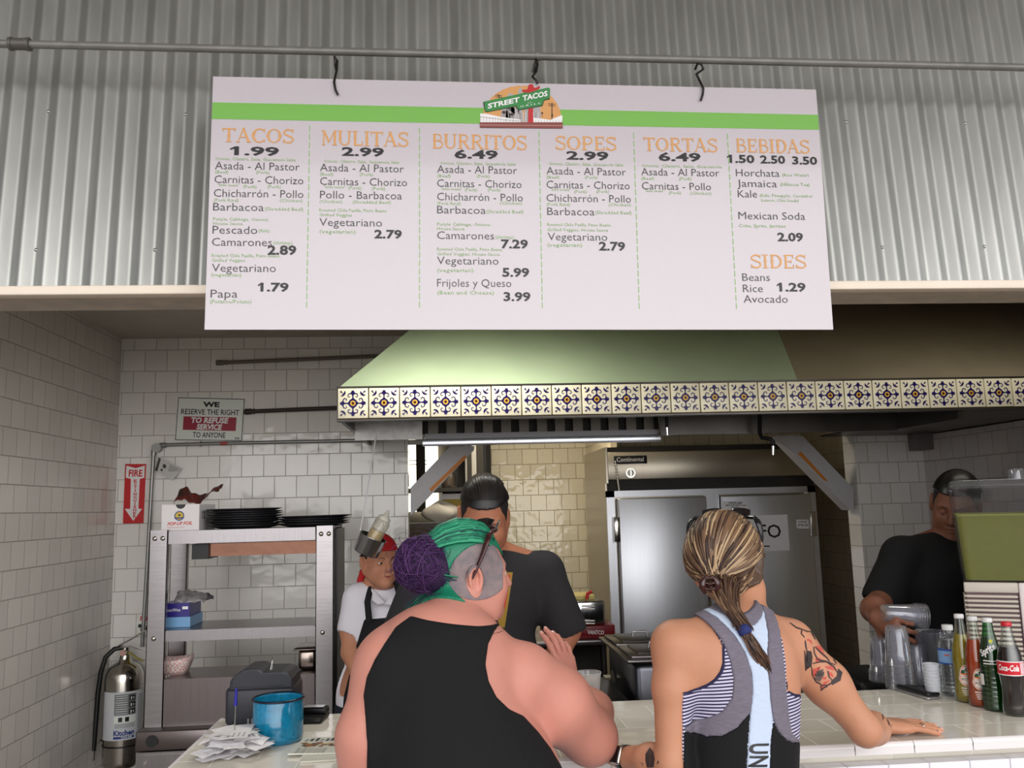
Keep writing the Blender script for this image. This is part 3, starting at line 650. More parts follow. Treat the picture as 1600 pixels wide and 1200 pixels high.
# ================================================================== WALL SIGNS AND PIPES ON THE LEFT
YW = YB-.006
def quad_sign(name, label, cat, px4, base_m, Y=YW, th=.003):
    t = thing(name, label, cat, at(*px4[3], Y=Y)); P = [at(x, y, Y=Y) for x, y in px4]
    b = MB(); b.prism([P[0], P[3], P[2], P[1]], (0, th, 0)); b.build('plate', base_m, t)
    return t, P
m_sgn = mat('sign_white', (232, 236, 228), .3); m_sred = mat('sign_maroon', (158, 26, 52), .35); m_red = mat('sign_red', (204, 34, 40), .35); m_sw = mat('print_white', (244, 242, 242), .35)
t, P = quad_sign('notice_sign', 'white RESERVE THE RIGHT TO REFUSE SERVICE sign with black border on the tiled wall', 'sign', [(277.6, 620), (383.4, 622.5), (378.7, 690), (272.4, 688.6)], m_sgn)
def W(px, py, k=1): return at(px, py, Y=YW)+V(0, -.0007*k, 0)
b = MB(); ins = 1.6
qo = [(278.6, 621), (382.4, 623.4), (377.8, 689), (273.6, 687.6)]
for i in range(4):
    a, c = qo[i], qo[(i+1) % 4]; dx, dy = c[0]-a[0], c[1]-a[1]; L = math.hypot(dx, dy); nx_, ny_ = -dy/L*1.1, dx/L*1.1
    b.add([W(*a), W(*c), W(c[0]+nx_, c[1]+ny_), W(a[0]+nx_, a[1]+ny_)], [(3, 2, 1, 0)])
def wtext(b, s, x0, x1, yb, cap, m=0, bold=.0, sl=.02, shear=0, k=2):
    put_text(b, s, W(x0, yb, k), W(x1, yb+(x1-x0)*sl, k), cap*YW/FPX, V(.035, 0, 1), m, bold, shear=shear)
wtext(b, 'WE', 317, 343, 635.3, 7, 0, .05); wtext(b, 'RESERVE THE RIGHT', 283, 373.7, 647, 8, 0, .012); wtext(b, 'TO ANYONE', 301, 352, 683.3, 8, 0, .015)
wtext(b, 'SHOE', 367, 374, 686.5, 3, 0, .03)
b.build('lettering', m_blk, t)
b = MB(); b.add([W(287, 650.5), W(285.6, 671.5), W(368.3, 673.5), W(369.7, 652.3)], [(0, 1, 2, 3)]); b.build('red_panel', m_sred, t)
b = MB(); wtext(b, 'TO REFUSE', 298.6, 357, 660.3, 7.8, 0, .04, shear=.15); wtext(b, 'SERVICE', 307, 347, 670.6, 7.6, 0, .04, shear=.15); b.build('red_panel_lettering', m_sw, t)
t, P = quad_sign('fire_sign', 'red and white FIRE EXTINGUISHER arrow sign on the left of the tiled wall', 'sign', [(195.7, 725), (228.3, 725), (224, 817.5), (192, 818)], m_red)
b = MB(); b.add([W(x, y) for x, y in [(197.5, 727.5), (212, 731.5), (226.3, 727.5), (225.4, 746.5), (218.5, 748.3), (216.3, 795), (222, 795), (208.3, 814), (195, 795), (203.5, 795), (204.6, 748.3), (196.6, 746.5)]], [(11, 10, 9, 8, 7, 6, 5, 4, 3, 2, 1, 0)]); b.build('arrow', m_sw, t)
b = MB(); wtext(b, 'FIRE', 201, 222.3, 744.3, 9.5, 0, .03, 0)
for i, ch in enumerate('EXTINGUISHER'): wtext(b, ch, (209.2 if ch != 'I' else 211)-i*.12, (214 if ch != 'I' else 212.4)-i*.12, 753.6+i*5.05, 4, 0, .03, 0)
b.build('lettering', m_red, t)
# round pull-station sign, partly behind the shelf post
c0 = at(229, 974, Y=YW); t = thing('pull_sign', 'round white PULL sign with black tool symbols behind the steel shelf post', 'sign', c0)
b = MB(); b.cyl(c0+V(0, .004, 0), c0, .052, n=32); b.build('plate', m_sgn, t)
b = MB(); wtext(b, 'PULL', 219, 240, 970, 6.5, 0, .03, 0)
b.build('lettering', m_red, t)
b = MB(); b.tube([W(216, 977, 1), W(222, 976, 1), W(230, 979, 1), W(236, 977, 1)], .005, 6, flat=.3); b.disc(W(219, 978, 2), V(1, 0, 0), V(0, 0, 1), .010); b.disc(W(232, 982, 2), V(1, 0, 0), V(0, 0, 1), .014)
b.disc(W(221, 984, 2), V(1, 0, 0), V(0, 0, 1), .006); b.build('tool_symbol', m_blk, t)
# pipes and conduit
def wall_pipe(name, label, px, r, m, Y=YB-.02, fit=()):
    b = MB(); b.tube([at(x, y, Y=Y) for x, y in px], r, 12); o = b.build(name, m); tag(o, label, 'pipe')
    for (x0, y0, x1, y1, rr) in fit:
        f = MB(); f.cyl(at(x0, y0, Y=Y), at(x1, y1, Y=Y), rr, n=12); f.build('fitting', m, o)
    return o
m_galv = mat('galvanised_pipe', (150, 150, 148), .35, metal=.7)
wall_pipe('gas_pipe', 'dull brown pipe high on the tiled wall left of the hood', [(340, 567), (470, 561.5), (620, 555)], .0105, mat('pipe_brown', (112, 104, 94), .5), fit=[(338, 567, 349, 566.5, .0145), (352, 566.3, 355, 566.2, .0135)])
wall_pipe('gas_pipe', 'dark pipe running from the refuse-service sign to the hood', [(381, 643.5), (470, 639.5), (560, 636)], .011, mat('pipe_dark', (58, 44, 40), .45), fit=[(383, 643.4, 393, 643, .016), (396, 642.9, 398, 642.8, .015)])
t = wall_pipe('conduit', 'thin galvanised conduit with an elbow below the refuse-service sign', [(240, 706), (229, 900), (222, 1010)], .0095, m_galv, Y=YB-.022)
b = MB(); b.tube([at(x, y, Y=YB-.022) for x, y in [(252, 695.5), (330, 693), (450, 690.5), (576, 688)]], .0095, 12); b.build('conduit_run', m_galv, t)
b = MB(); c0 = at(246, 700, Y=YB-.024); b.cyl(c0+V(0, .02, 0), c0+V(0, -.02, 0), .023, n=20); b.cyl(c0+V(0, -.021, 0), c0+V(0, -.023, 0), .014, n=16); b.cyl(at(240.6, 703, Y=YB-.022), at(240, 712, Y=YB-.022), .014); b.cyl(at(250, 696, Y=YB-.022), at(259, 695.4, Y=YB-.022), .014); b.build('elbow', m_galv, t)
b = MB(); b.cyl(at(344, 692.8, Y=YB-.022), at(356, 692.5, Y=YB-.022), .0105); b.build('red_tape', mat('red_tape', (168, 84, 84), .5), t); b = MB(); b.cyl(at(313, 693.6, Y=YB-.022), at(314.5, 693.6, Y=YB-.022), .015); b.build('clip', m_galv, t)
# inspection tag hanging from the elbow
t = thing('inspection_tag', 'small grey printed tag hanging from the conduit elbow', 'tag', at(262, 733, Y=YB-.03))
P = [at(x, y, Y=yy) for x, y, yy in [(248, 715, YB-.03), (283, 732, YB-.035), (270, 751, YB-.03), (242.5, 735, YB-.022)]]
b = MB(); b.prism([P[0], P[3], P[2], P[1]], (0, .0015, 0)); b.build('card', mat('tag_card', (205, 205, 203), .4), t)
b = MB()
def tg(u, v, k=1): return P[0]+(P[1]-P[0])*u+(P[3]-P[0])*v+V(0, -.001*k, 0)
b.add([tg(0, 0), tg(0, 1), tg(.1, 1), tg(.1, .0)], [(0, 1, 2, 3)])
for i in range(9):
    v0 = .1+i*.09; b.add([tg(.5+.03*(i % 2), v0), tg(.5+.03*(i % 2), v0+.03), tg(.93, v0+.03), tg(.93, v0)], [(0, 1, 2, 3)])
b.disc(tg(.32, .4), (P[1]-P[0])*.08, (P[3]-P[0])*.16, 1, 12); b.disc(tg(.25, .75), (P[1]-P[0])*.05, (P[3]-P[0])*.1, 1, 12); b.build('print', m_gry, t)
# white cord from hood
b = MB(); b.tube([at(590, 668, Y=3.82), at(581, 720, Y=3.74), at(571, 785, Y=3.64), at(562, 836, Y=3.55)], .0032, 8)
tag(b.build('hanging_cord', mat('cord_white', (232, 232, 236), .5)), 'thin white cord hanging from the left corner of the hood', 'cord')
# junction box near the right corner
a = at(1427, 704, Y=4.60); c = at(1480, 668, Y=4.60)
b = MB(); b.rbox((a.x, 4.54, a.z), (c.x, YB-.001, c.z), .004); tag(b.build('junction_box', mat('box_grey', (120, 112, 112), .5)), 'grey metal box on the dim tiled wall under the right end of the hood', 'box')

# ================================================================== FIRE EXTINGUISHER
EX = V(-1.572, 4.50, .47)
t = thing('fire_extinguisher', 'steel kitchen fire extinguisher with black hose in the left corner', 'fire extinguisher', EX)
m_chr = mat('polished_steel', (190, 186, 178), .16, metal=1)
b = MB(); b.lathe([(.075, 0), (.086, .012), (.088, .03), (.0885, .40), (.085, .43), (.07, .46), (.045, .478), (.03, .485), (.026, .50), (.024, .515)], EX, 36); tank = b.build('tank', m_chr, t)
def wrap(mb, pts, faces, c, r, amid, m=0):
    mb.add([V(c.x+r*math.cos(amid+u/r), c.y+r*math.sin(amid+u/r), c.z+v) for u, v in pts], faces, m)
def wrap_rect(mb, u0, u1, v0, v1, c, r, amid, m=0, n=16):
    pts = [(u0+(u1-u0)*i/n, v) for v in (v0, v1) for i in range(n+1)]
    wrap(mb, pts, [(i, i+1, n+2+i, n+1+i) for i in range(n)], c, r, amid, m)
def wrap_text(mb, s, u0, u1, v, cap, c, r, amid, m=0, bold=0, shear=0, rot=0):
    vs, fs, x0, x1, y0, y1 = text_mesh(s, bold, 2, 1.0, shear); k = (u1-u0)/(x1-x0); h = cap/.684
    cr_, sr_ = math.cos(rot), math.sin(rot)
    pts = []
    for p in vs:
        a_, b_ = (p.x-x0)*k-(u1-u0)/2, p.y*h
        pts.append(((u0+u1)/2+a_*cr_-b_*sr_, v+a_*sr_+b_*cr_))
    wrap(mb, pts, fs, c, r, amid, m)
am = math.atan2(-EX.y, -EX.x)+.15
m_lab = mat('label_paper', (206, 208, 212), .4); m_blue = mat('print_blue', (34, 62, 128), .35)
lb = MB(); wrap_rect(lb, -.13, .13, .135, .355, EX, .0892, am, 0, 24)
wrap_rect(lb, -.055, .045, .25, .345, EX, .0895, am, 1); wrap_rect(lb, -.055, .045, .215, .245, EX, .0895, am, 2)
for i in range(3):
    wrap_rect(lb, .012, .040, .252+.031*i, .276+.031*i, EX, .0898, am, 3)
    wrap_rect(lb, .018, .024, .256+.031*i, .270+.031*i, EX, .0901, am, 2); wrap_rect(lb, .03, .034, .258+.031*i, .268+.031*i, EX, .0901, am, 2)
for i in range(9): wrap_rect(lb, -.05, .005, .256+.01*i, .2585+.01*i, EX, .0898, am, 2 if i % 3 else 0)
for i in range(4): wrap_rect(lb, -.05, .04, .192+.005*i, .194+.005*i, EX, .0895, am, 1)
for i in range(20): wrap_rect(lb, .055, .095, .15+.0095*i, .1535+.0095*i, EX, .0895, am, 1)
for i in range(2): wrap_rect(lb, -.035+.03*i, -.017+.03*i, .219, .24, EX, .0898, am, 3)
wrap_text(lb, 'Kitchen', -.055, .04, .158, .022, EX, .0896, am, 4, .04); wrap_rect(lb, -.055, .04, .142, .153, EX, .0896, am, 4)
wrap_text(lb, 'ONE', -.02, .03, .144, .007, EX, .0899, am, 2, .02)
lb.build('label', [m_lab, mat('print_grey', (120, 122, 126), .4), m_sgn, m_blk, m_blue], tank)
b = MB(); b.lathe([(.0895, 0), (.0905, .002), (.0905, .006), (.0895, .008)], EX+V(0, 0, .10), 36); b.tube([EX+V(-.085, .02, .105), EX+V(-.12, .05, .11)], .004, 8); b.build('strap', m_black, t)
hd = EX+V(.0, 0, .50)
b = MB(); b.cyl(hd, hd+V(0, 0, .05), .018, n=16); b.cyl(hd+V(0, -.018, .028), hd+V(0, -.034, .028), .016, n=20); vlv = b.build('valve', m_chr, t)
b = MB(); b.cyl(hd+V(0, -.0345, .028), hd+V(0, -.035, .028), .014, n=20); b.build('gauge', mat('gauge_face', (196, 150, 140), .4), vlv)
b = MB(); b.tube([hd+V(-.03, -.01, .06), hd+V(.02, -.01, .085), hd+V(.09, -.01, .125), hd+V(.12, -.01, .13)], [.006, .009, .008, .006], 8, flat=.5)
b.tube([hd+V(-.02, -.01, .055), hd+V(.03, -.01, .052), hd+V(.08, -.01, .03), hd+V(.12, -.01, .022)], [.006, .008, .008, .006], 8, flat=.5); b.build('handle', m_chr, t)
b = MB(); b.tube([hd+V(.02, -.012, .03), hd+V(.06, -.014, .0), hd+V(.09, -.014, -.015)], .012, 8, flat=.2); b.build('yellow_tag', mat('tag_yellow', (176, 160, 60), .5), t)
b = MB(); hp = [hd+V(-.012, 0, .05), hd+V(-.05, -.01, .045), hd+V(-.085, -.02, .01), hd+V(-.105, -.02, -.06), hd+V(-.115, -.02, -.16), hd+V(-.12, -.02, -.30), hd+V(-.125, -.02, -.42)]
b.tube(hp, .0115, 12); hs = b.build('hose', m_black, t)
b = MB(); b.cyl(hp[-1], hp[-1]+V(-.001, 0, -.045), .009, .0075); b.build('hose_tip', m_chr, hs)

# ================================================================== STEEL SHELVING AND WHAT STANDS ON IT
SX0, SX1, SY0, SY1 = -1.262, -.488, 3.85, 4.17
sh = thing('steel_shelving', 'stainless steel shelving unit with bolted posts left of the counter', 'shelf', ((SX0+SX1)/2, 4.0, 0))
m_shelf = mat('shelf_steel', (150, 146, 148), .26, metal=1, noise=.07, nscale=7, stretch=(1, 1, 26))
m_shelf2 = mat('shelf_steel_h', (140, 136, 138), .28, metal=1, noise=.07, nscale=7, stretch=(22, 1, 1))
TZ, MZ, LZ = 1.586, 1.172, .975
for x in (SX0, SX1-.075):
    for y in (SY0, SY1-.03):
        b = MB(); b.box((x, y, .785), (x+.075, y+.003, TZ+.005)); b.box((x, y, .785), (x+.003, y+.03, TZ+.005)); b.box((x+.072, y, .785), (x+.075, y+.03, TZ+.005))
        po = b.build('post', m_shelf, sh)
        if y == SY0:
            for zz, dx in ((TZ-.03, (.022, .055)), (MZ-.03, (.03,))):
                for d in dx:
                    q = MB(); q.lathe([(.010, 0), (.010, .003), (.006, .006), (0, .0065)], V(x+d, y, zz), 12, M=Matrix.Rotation(PI/2, 3, 'X')); q.build('bolt', m_chr, po)
for z, lip, nm in ((TZ, .055, 'top_shelf'), (MZ, .045, 'middle_shelf')):
    b = MB(); b.box((SX0+.078, SY0+.004, z-.004), (SX1-.078, SY1-.004, z)); b.box((SX0+.078, SY0+.002, z-lip), (SX1-.078, SY0+.006, z)); b.box((SX0+.078, SY1-.006, z-lip), (SX1-.078, SY1-.002, z))
    b.box((SX0+.001, SY0+.035, z-.004), (SX0+.078, SY1-.035, z)); b.box((SX1-.078, SY0+.035, z-.004), (SX1-.001, SY1-.035, z))
    b.build(nm, m_shelf2, sh)
b = MB(); b.box((SX0+.078, SY0+.004, LZ-.004), (SX1-.078, SY1-.05, LZ)); b.box((SX0+.078, SY0, .785), (SX1-.078, SY0+.006, LZ)); b.build('lower_shelf', mat('panel_steel', (112, 104, 104), .30, metal=1, noise=.06, nscale=6, stretch=(20, 1, 1)), sh)
b = MB(); b.box((SX0+.20, SY0+.08, TZ-.115), (SX1-.085, SY0+.20, TZ-.06)); hl = b.build('heat_lamp', mat('copper_steel', (100, 72, 60), .22, metal=1, bump=.5, bscale=7), sh)
b = MB(); b.box((SX0+.16, SY0+.06, TZ-.125), (SX0+.23, SY0+.22, TZ-.06)); b.build('lamp_end', m_black, hl)
b = MB(); b.box((SX1-.002, SY0+.05, .79), (SX1+.012, SY1-.01, TZ-.01)); b.build('side_panel', mat('black_panel', (26, 24, 25), .35), sh)  # added black sheet stands for the dark reflection on the rear post
# prep cabinet below
cab = thing('prep_cabinet', 'low steel cabinet supporting the shelving unit', 'cabinet', ((SX0+SX1)/2, 4.0, 0))
b = MB(); b.box((SX0-.01, SY0-.05, .08), (SX1+.01, YB-.05, .70)); b.build('body', m_shelf2, cab)
b = MB(); b.rbox((SX0-.012, SY0-.06, .705), (SX1+.012, YB-.05, .784), .006); b.build('worktop', mat('cab_steel', (120, 112, 112), .3, metal=1, noise=.06, nscale=6), cab)
b = MB(); b.cyl(V(SX0+.055, SY0-.061, .745), V(SX0+.055, SY0-.064, .745), .024, n=20); b.build('round_knob', m_black, cab)
b = MB(); b.box((SX0, SY0-.055, .12), (SX1, SY0-.05, .69)); dr = b.build('door', m_shelf2, cab); q = MB(); q.cyl(V(SX0+.03, SY0-.056, .66), V(SX0+.03, SY0-.06, .66), .006); q.build('screw', m_chr, dr)
for x in (SX0+.04, SX1-.04):
    for y in (SY0, YB-.1):
        b = MB(); b.cyl(V(x, y, 0), V(x, y, .08), .02); b.build('leg', m_dsteel, cab)
# plates
m_plate = mat('black_plate', (44, 44, 48), .26, metal=.4, coat=.3)
b = MB(); b.lathe([(.0, .004), (.10, .004), (.118, .007), (.158, .017), (.164, .017), (.165, .0145), (.12, .003), (.105, 0), (0, 0)], (0, 0, 0), 48, cap0=False, cap1=False)
pl = b.build('dinner_plate', m_plate)
c1 = at(383, 822, Y=4.03); c2 = at(490, 820, Y=4.03)
def plate(i, c, z, n, gr, lb):
    o = pl if i == 0 else pl.copy()
    if i: C.objects.link(o)
    o.location = (c.x+rng.normal(0, .0035), 4.03+rng.normal(0, .003), z); o.rotation_euler = (rng.normal(0, .004), rng.normal(0, .006), 0)
    tag(o, lb, 'plate', gr)
for i in range(8): plate(i, c1, TZ+.0005+i*.0102, 8, 'black plates in the tall stack', 'black round plate in the taller stack next to the foil box')
for i in range(4): plate(i+20, c2, TZ+.0005+i*.0108, 4, 'black plates in the short stack', 'black round plate in the shorter stack at right end of the top shelf')
# foil box
fa = at(252, 824, Y=3.90); fx0 = at(252, 824, Y=3.90).x; fx1 = at(311, 820, Y=3.90).x; fz = TZ+.0005; fh = .112
t = thing('foil_box', 'white POP-UP FOIL carton open on top of the steel shelving', 'box', (fx0, 3.9, fz))
b = MB(); b.box((fx0, 3.90, fz), (fx1, 4.16, fz+fh)); b.build('carton', mat('carton_white', (238, 234, 236), .45), t)
fm = [m_blk, m_red, mat('print_gold', (214, 184, 60), .4), m_blue]
b = MB(); F = lambda u, v, k=1: V(fx0+(fx1-fx0)*u, 3.90-.0006*k, fz+fh*v)
b.add([F(.5+.13*math.cos(PI+PI*i/12), 1.0+.17*math.sin(PI+PI*i/12)) for i in range(13)], [tuple(range(13))], 0)
cc = F(.47, .56); b.disc(cc, V(1, 0, 0), V(0, 0, 1), .021, 24, 3); b.disc(cc+V(0, -.0005, 0), V(1, 0, 0), V(0, 0, 1), .0165, 24, 2); b.disc(cc+V(.001, -.001, .003), V(1, 0, 0), V(0, 0, 1), .006, 12, 0, .004); b.box(tuple(cc+V(-.02, -.0014, -.012)), tuple(cc+V(.02, -.0012, -.006)), 3)
put_text(b, 'POP-UP FOIL', F(.16, .20), F(.82, .22), .0135, V(0, 0, 1), 1, .03, shear=.25)
put_text(b, 'INTERFOLDED SHEETS', F(.16, .10), F(.62, .11), .004, V(0, 0, 1), 1, 0)
put_text(b, '12', V(fx1+.0006, 3.94, fz+.05), V(fx1+.0006, 3.99, fz+.05), .03, V(0, 0, 1), 0, .03)
b.build('print', fm, t)
# torn film and red flap rising out of it
b = MB()
def flap(u, v):
    x = fx0+.03+u*.19; z = fz+fh+.012+.012*math.sin(u*9)+.04*max(0, u-.55)*2.2+v*.022*(1-.3*u); return V(x, 3.97+v*.08+.01*math.sin(u*14), z+v*(.020+.022*math.sin(u*7+1)**2)*(1-u*.7)+.004*math.sin(u*31+v*9))
b.grid(flap, 34, 8); tag(b.build('torn_wrapper', mat('wrapper_red', (120, 44, 38), .35, noise=.5, nscale=24, noise2=(60, 50, 46)), solid=.001), 'crumpled dark red wrapper lying on the open foil carton', 'wrapper')
# dispenser boxes on the middle shelf
x0 = at(262, 950, Y=3.95).x; x1 = at(296, 950, Y=3.95).x
t = thing('glove_box', 'dark blue wax-paper carton with torn film on the middle shelf', 'box', (x0, 3.95, MZ+.05))
b = MB(); b.box((x0-.02, 3.95, MZ+.0445), (x1, 4.13, MZ+.102)); b.build('carton', mat('carton_navy', (46, 36, 128), .35), t)
b = MB(); put_text(b, 'CleanWax', V(x0-.018, 3.9492, MZ+.068), V(x0+.055, 3.9492, MZ+.068), .013, V(0, 0, 1), 0); b.box((x0+.062, 3.9488, MZ+.076), (x1-.006, 3.9494, MZ+.088)); b.build('print', m_sw, t)
b = MB(); b.grid(lambda u, v: V(x0+.02+u*.13+.006*math.sin(v*9), 3.96+v*.15, MZ+.102+.045*math.sin(PI*v)**.7*(.35+.65*math.sin(1.1+u*1.6))+.007*math.sin(u*13+v*7)*math.sin(v*11+u*5)), 30, 20); b.build('torn_film', mat('film_grey', (128, 126, 128), .2, noise=.45, nscale=26), t, solid=.001)
b = MB(); b.box((x0-.03, 3.945, MZ+.001), (x1+.006, 4.14, MZ+.044)); tag(b.build('tissue_box', mat('carton_lightblue', (120, 168, 214), .4)), 'light blue flat carton beneath the dark blue one on the shelf', 'box')
# paper food tray, checkered
tx = at(272, 1057, Y=3.96); 
b = MB()
def tray(u, v):
    a = u*2*PI; rx, ry = .075+.022*v, .05+.02*v; sx = abs(math.cos(a))**.6*(1 if math.cos(a) > 0 else -1); sy = abs(math.sin(a))**.6*(1 if math.sin(a) > 0 else -1)
    return V(tx.x-.03+rx*sx, 4.0+ry*sy, LZ+.001+.058*v+(.012*abs(math.cos(a)) if v > .9 else 0))
b.grid(tray, 36, 5, closed_u=True); b.add([tray(i/36, 0) for i in range(36)], [tuple(range(36))])
ck = bpy.data.materials.new('paper_check'); ck.use_nodes = True; MATS['paper_check'] = ck
n_ = ck.node_tree.nodes.new('ShaderNodeTexChecker'); n_.inputs['Scale'].default_value = 104; n_.inputs[1].default_value = (*lin((226, 172, 164)), 1); n_.inputs[2].default_value = (*lin((234, 226, 224)), 1)
tc_ = ck.node_tree.nodes.new('ShaderNodeTexCoord'); ck.node_tree.links.new(tc_.outputs['Object'], n_.inputs[0]); ck.node_tree.links.new(n_.outputs[0], ck.node_tree.nodes['Principled BSDF'].inputs[0])
tag(b.build('food_tray', ck, solid=.0015), 'pink and white checked paper food tray on the lower shelf', 'tray')
# steel pan on lower shelf
c = at(481, 1048, Y=3.98); px0, px1 = at(461, 1040, Y=3.93).x, SX1-.082
b = MB()
b.rbox((px0+.012, 3.93, LZ+.001), (px1, 4.10, LZ+.085), .015)
b.rbox((px0-.006, 3.915, LZ+.085), (px1+.0, 4.11, LZ+.092), .003)
tag(b.build('steam_pan', mat('pan_steel', (150, 138, 130), .22, metal=1, noise=.12, nscale=10)), 'small deep stainless pan at right of the lower shelf', 'pan')

# ================================================================== THINGS ON THE COUNTER, LEFT END
# receipt printer
pa_ = at(350, 1143, Z=CZ); pb_ = at(463, 1136, Z=CZ); pcx = (pa_.x+pb_.x)/2; pw = (pb_.x-pa_.x)
t = thing('receipt_printer', 'black receipt printer on the counter behind the blue pot', 'printer', (pcx, 2.66, CZ))
m_prn = mat('printer_black', (38, 40, 48), .42); hw = pw/2; py0 = 2.585; py1 = 2.735
b = MB(); b.rbox((pcx-hw, py0, CZ+.012), (pcx+hw*.96, py1, CZ+.115), .012); b.rbox((pcx-hw*.9, py0+.006, CZ+.001), (pcx+hw*.9, py1, CZ+.02), .004); bd = b.build('body', m_prn, t)
b = MB(); pr = [(-.88, .108), (-.86, .135), (-.70, .152), (-.45, .165), (-.1, .166), (.05, .156), (.6, .155), (.8, .150), (.9, .136), (.92, .108)]
b.prism([V(pcx+hw*x, py0-.002, CZ+z) for x, z in pr], (0, py1-py0-.01, 0)); b.build('cover', m_prn, t, bevel=.005)
b = MB(); b.box((pcx-hw*.78, py0-.0035, CZ+.116), (pcx+hw*.62, py0-.001, CZ+.118)); b.box((pcx-hw*.80, py0-.0035, CZ+.117), (pcx-hw*.79, py0-.001, CZ+.145)); b.build('seam', m_black, t)
b = MB(); b.tube([V(pcx+hw*.2, py0+.05, CZ+.152), V(pcx+hw*.22, py0+.045, CZ+.166), V(pcx+hw*.26, py0+.03, CZ+.178)], [.018, .014, .007], 8, flat=.15); b.build('paper_end', mat('thermal_paper', (232, 232, 230), .6), t)
b = MB()
for i in range(7): b.box((pcx-hw*.35+i*.011, py0-.003, CZ+.014), (pcx-hw*.35+i*.011+.005, py0+.003, CZ+.032))
b.build('vents', mat('vent_grey', (120, 120, 120), .5), bd)
# blue enamel pot
pc = at(428, 1166, Z=CZ); pc = V(pc.x, pc.y+.055, CZ+.0005)
t = thing('enamel_pot', 'speckled teal enamel pot with dark rim on the counter', 'pot', pc)
m_teal = mat('teal_enamel', (22, 122, 160), .12, coat=.5, noise=.18, nscale=90)
b = MB(); b.lathe([(.058, 0), (.064, .004), (.066, .015), (.0655, .108), (.0635, .110), (.063, .106), (.063, .016), (.055, .010), (0, .010)], pc, 40, cap1=False); b.build('pot_body', m_teal, t)
b = MB(); b.lathe([(.0652, .1065), (.0695, .108), (.0700, .1105), (.0672, .113), (.0632, .1105)], pc, 40, cap0=False, cap1=False); b.build('rim', mat('rim_navy', (20, 24, 44), .2), t)
# receipts on a spike
rc = at(362, 1182, Z=CZ); rc = V(rc.x, rc.y+.02, CZ)
t = thing('receipt_spike', 'metal bill spike with a blue cap standing in the receipts', 'spike', rc)
b = MB(); b.lathe([(.035, 0), (.036, .004), (.03, .006), (0, .007)], rc+V(0, 0, .0005), 24); b.build('base', m_dsteel, t)
b = MB(); b.cyl(rc+V(0, 0, .006), rc+V(.003, 0, .125), .0016, n=8); b.build('needle', m_chr, t)
b = MB(); b.cyl(rc+V(.0026, 0, .118), rc+V(.0038, 0, .160), .0046, .0030, n=10); b.build('cap', mat('cap_blue', (36, 34, 148), .35), t)
b = MB(); 
for i in range(46):
    z = CZ+.008+i*.00112; a = rng.uniform(0, 2*PI); w_, l_ = rng.uniform(.03, .045), rng.uniform(.045, .085)
    dx, dy = rng.normal(.004, .014), rng.normal(0, .012); bend = rng.uniform(-.006, .010); sag = rng.uniform(.0, .02)*(i/46)
    ca, sa = math.cos(a), math.sin(a)
    def sl(u, v):
        x, y = (u-.5)*2*l_+dx, (v-.5)*2*w_*.8+dy; rr = math.hypot(x, y)
        return V(rc.x+x*ca-y*sa, rc.y+x*sa+y*ca, max(CZ+.0012, z+bend*(u-.5)*2*abs(u-.5)*2+.003*math.sin(6*u+3*v+i)*abs(u-.5)-sag*(rr/.07)**2*.8))
    b.grid(sl, 6, 4, 0, False)
    for k in range(rng.integers(1, 5)):
        v0 = .15+.18*k
        b.add([sl(.1, v0)+V(0, 0, .0006), sl(.35, v0)+V(0, 0, .0006), sl(.35, v0+.05)+V(0, 0, .0006), sl(.1, v0+.05)+V(0, 0, .0006)], [(0, 1, 2, 3)], 1)
o = b.build('receipt_slips', [mat('receipt_paper', (240, 238, 240), .6), mat('receipt_print', (176, 176, 180), .6)]); tag(o, 'heap of white receipt slips stuck on the bill spike', 'receipts', kind='stuff')
# card reader
k0 = at(484, 1131, Z=CZ)
t = thing('card_reader', 'small black card reader lying on the counter beside the pot', 'card reader', k0)
M = Matrix.Translation(V(k0.x, k0.y+.04, CZ+.0008)) @ Matrix.Rotation(-.12, 4, 'Z')
b = MB(); b.rbox((-.040, -.045, 0), (.040, .05, .014), .005, 0, M); b.rbox((-.040, .01, .012), (.040, .05, .032), .006, 0, M); b.build('case', m_black, t)
b = MB(); b.add([M @ V(-.03, .012, .0335), M @ V(.03, .012, .0335), M @ V(.03, .044, .0335), M @ V(-.03, .044, .0335)], [(0, 1, 2, 3)]); b.build('screen', mat('screen_grey', (150, 156, 160), .15), t)
# leaflets
def leaflet(px, py, z, w, l, rot, lb, pic):
    c = at(px, py, Z=z); M = Matrix.Translation(V(c.x, c.y, z)) @ Matrix.Rotation(rot, 4, 'Z')
    t = thing('menu_leaflet', lb, 'leaflet', c)
    b = MB(); b.box((-w/2, -l/2, 0), (w/2, l/2, .004), 0, M); b.build('pages', mat('leaflet_paper', (214, 214, 200), .35), t)
    if pic:
        b = MB()
        for k in range(34):
            u, v = rng.uniform(-.42, .42)*w, rng.uniform(-.12, .14)*l; a = rng.uniform(0, 6)
            b.add([M @ V(u+.012*math.cos(a+i*1.6)*rng.uniform(.5, 1.2), v+.008*math.sin(a+i*1.6), .0044+.00002*k) for i in range(4)], [(0, 1, 2, 3)], k % 3)
        b.build('food_picture', [mat('pic_brown', (142, 92, 52), .4), mat('pic_tan', (196, 156, 104), .4), mat('pic_dark', (70, 50, 36), .4)], t)
        b = MB()
        for k in range(9):
            for s_ in (.27, .36): b.box((-w*.42+k*w*.09, l*s_-.006, .0041), (-w*.42+k*w*.09+w*.06, l*s_+.006*(k % 3), .0043), 0, M)
        for k in range(4): put_text(b, 'TACOS', M @ V(-.42*w, -l*.26-k*.012, .0043), M @ V(.1*w, -l*.26-k*.012, .0043), .007, M.to_3x3() @ V(0, 1, 0), 0)
        b.build('lettering', m_gry, t)
leaflet(514, 1181, CZ+.0006, .13, .10, .05, 'pale blue edged leaflet under the picture menu on the counter', False)
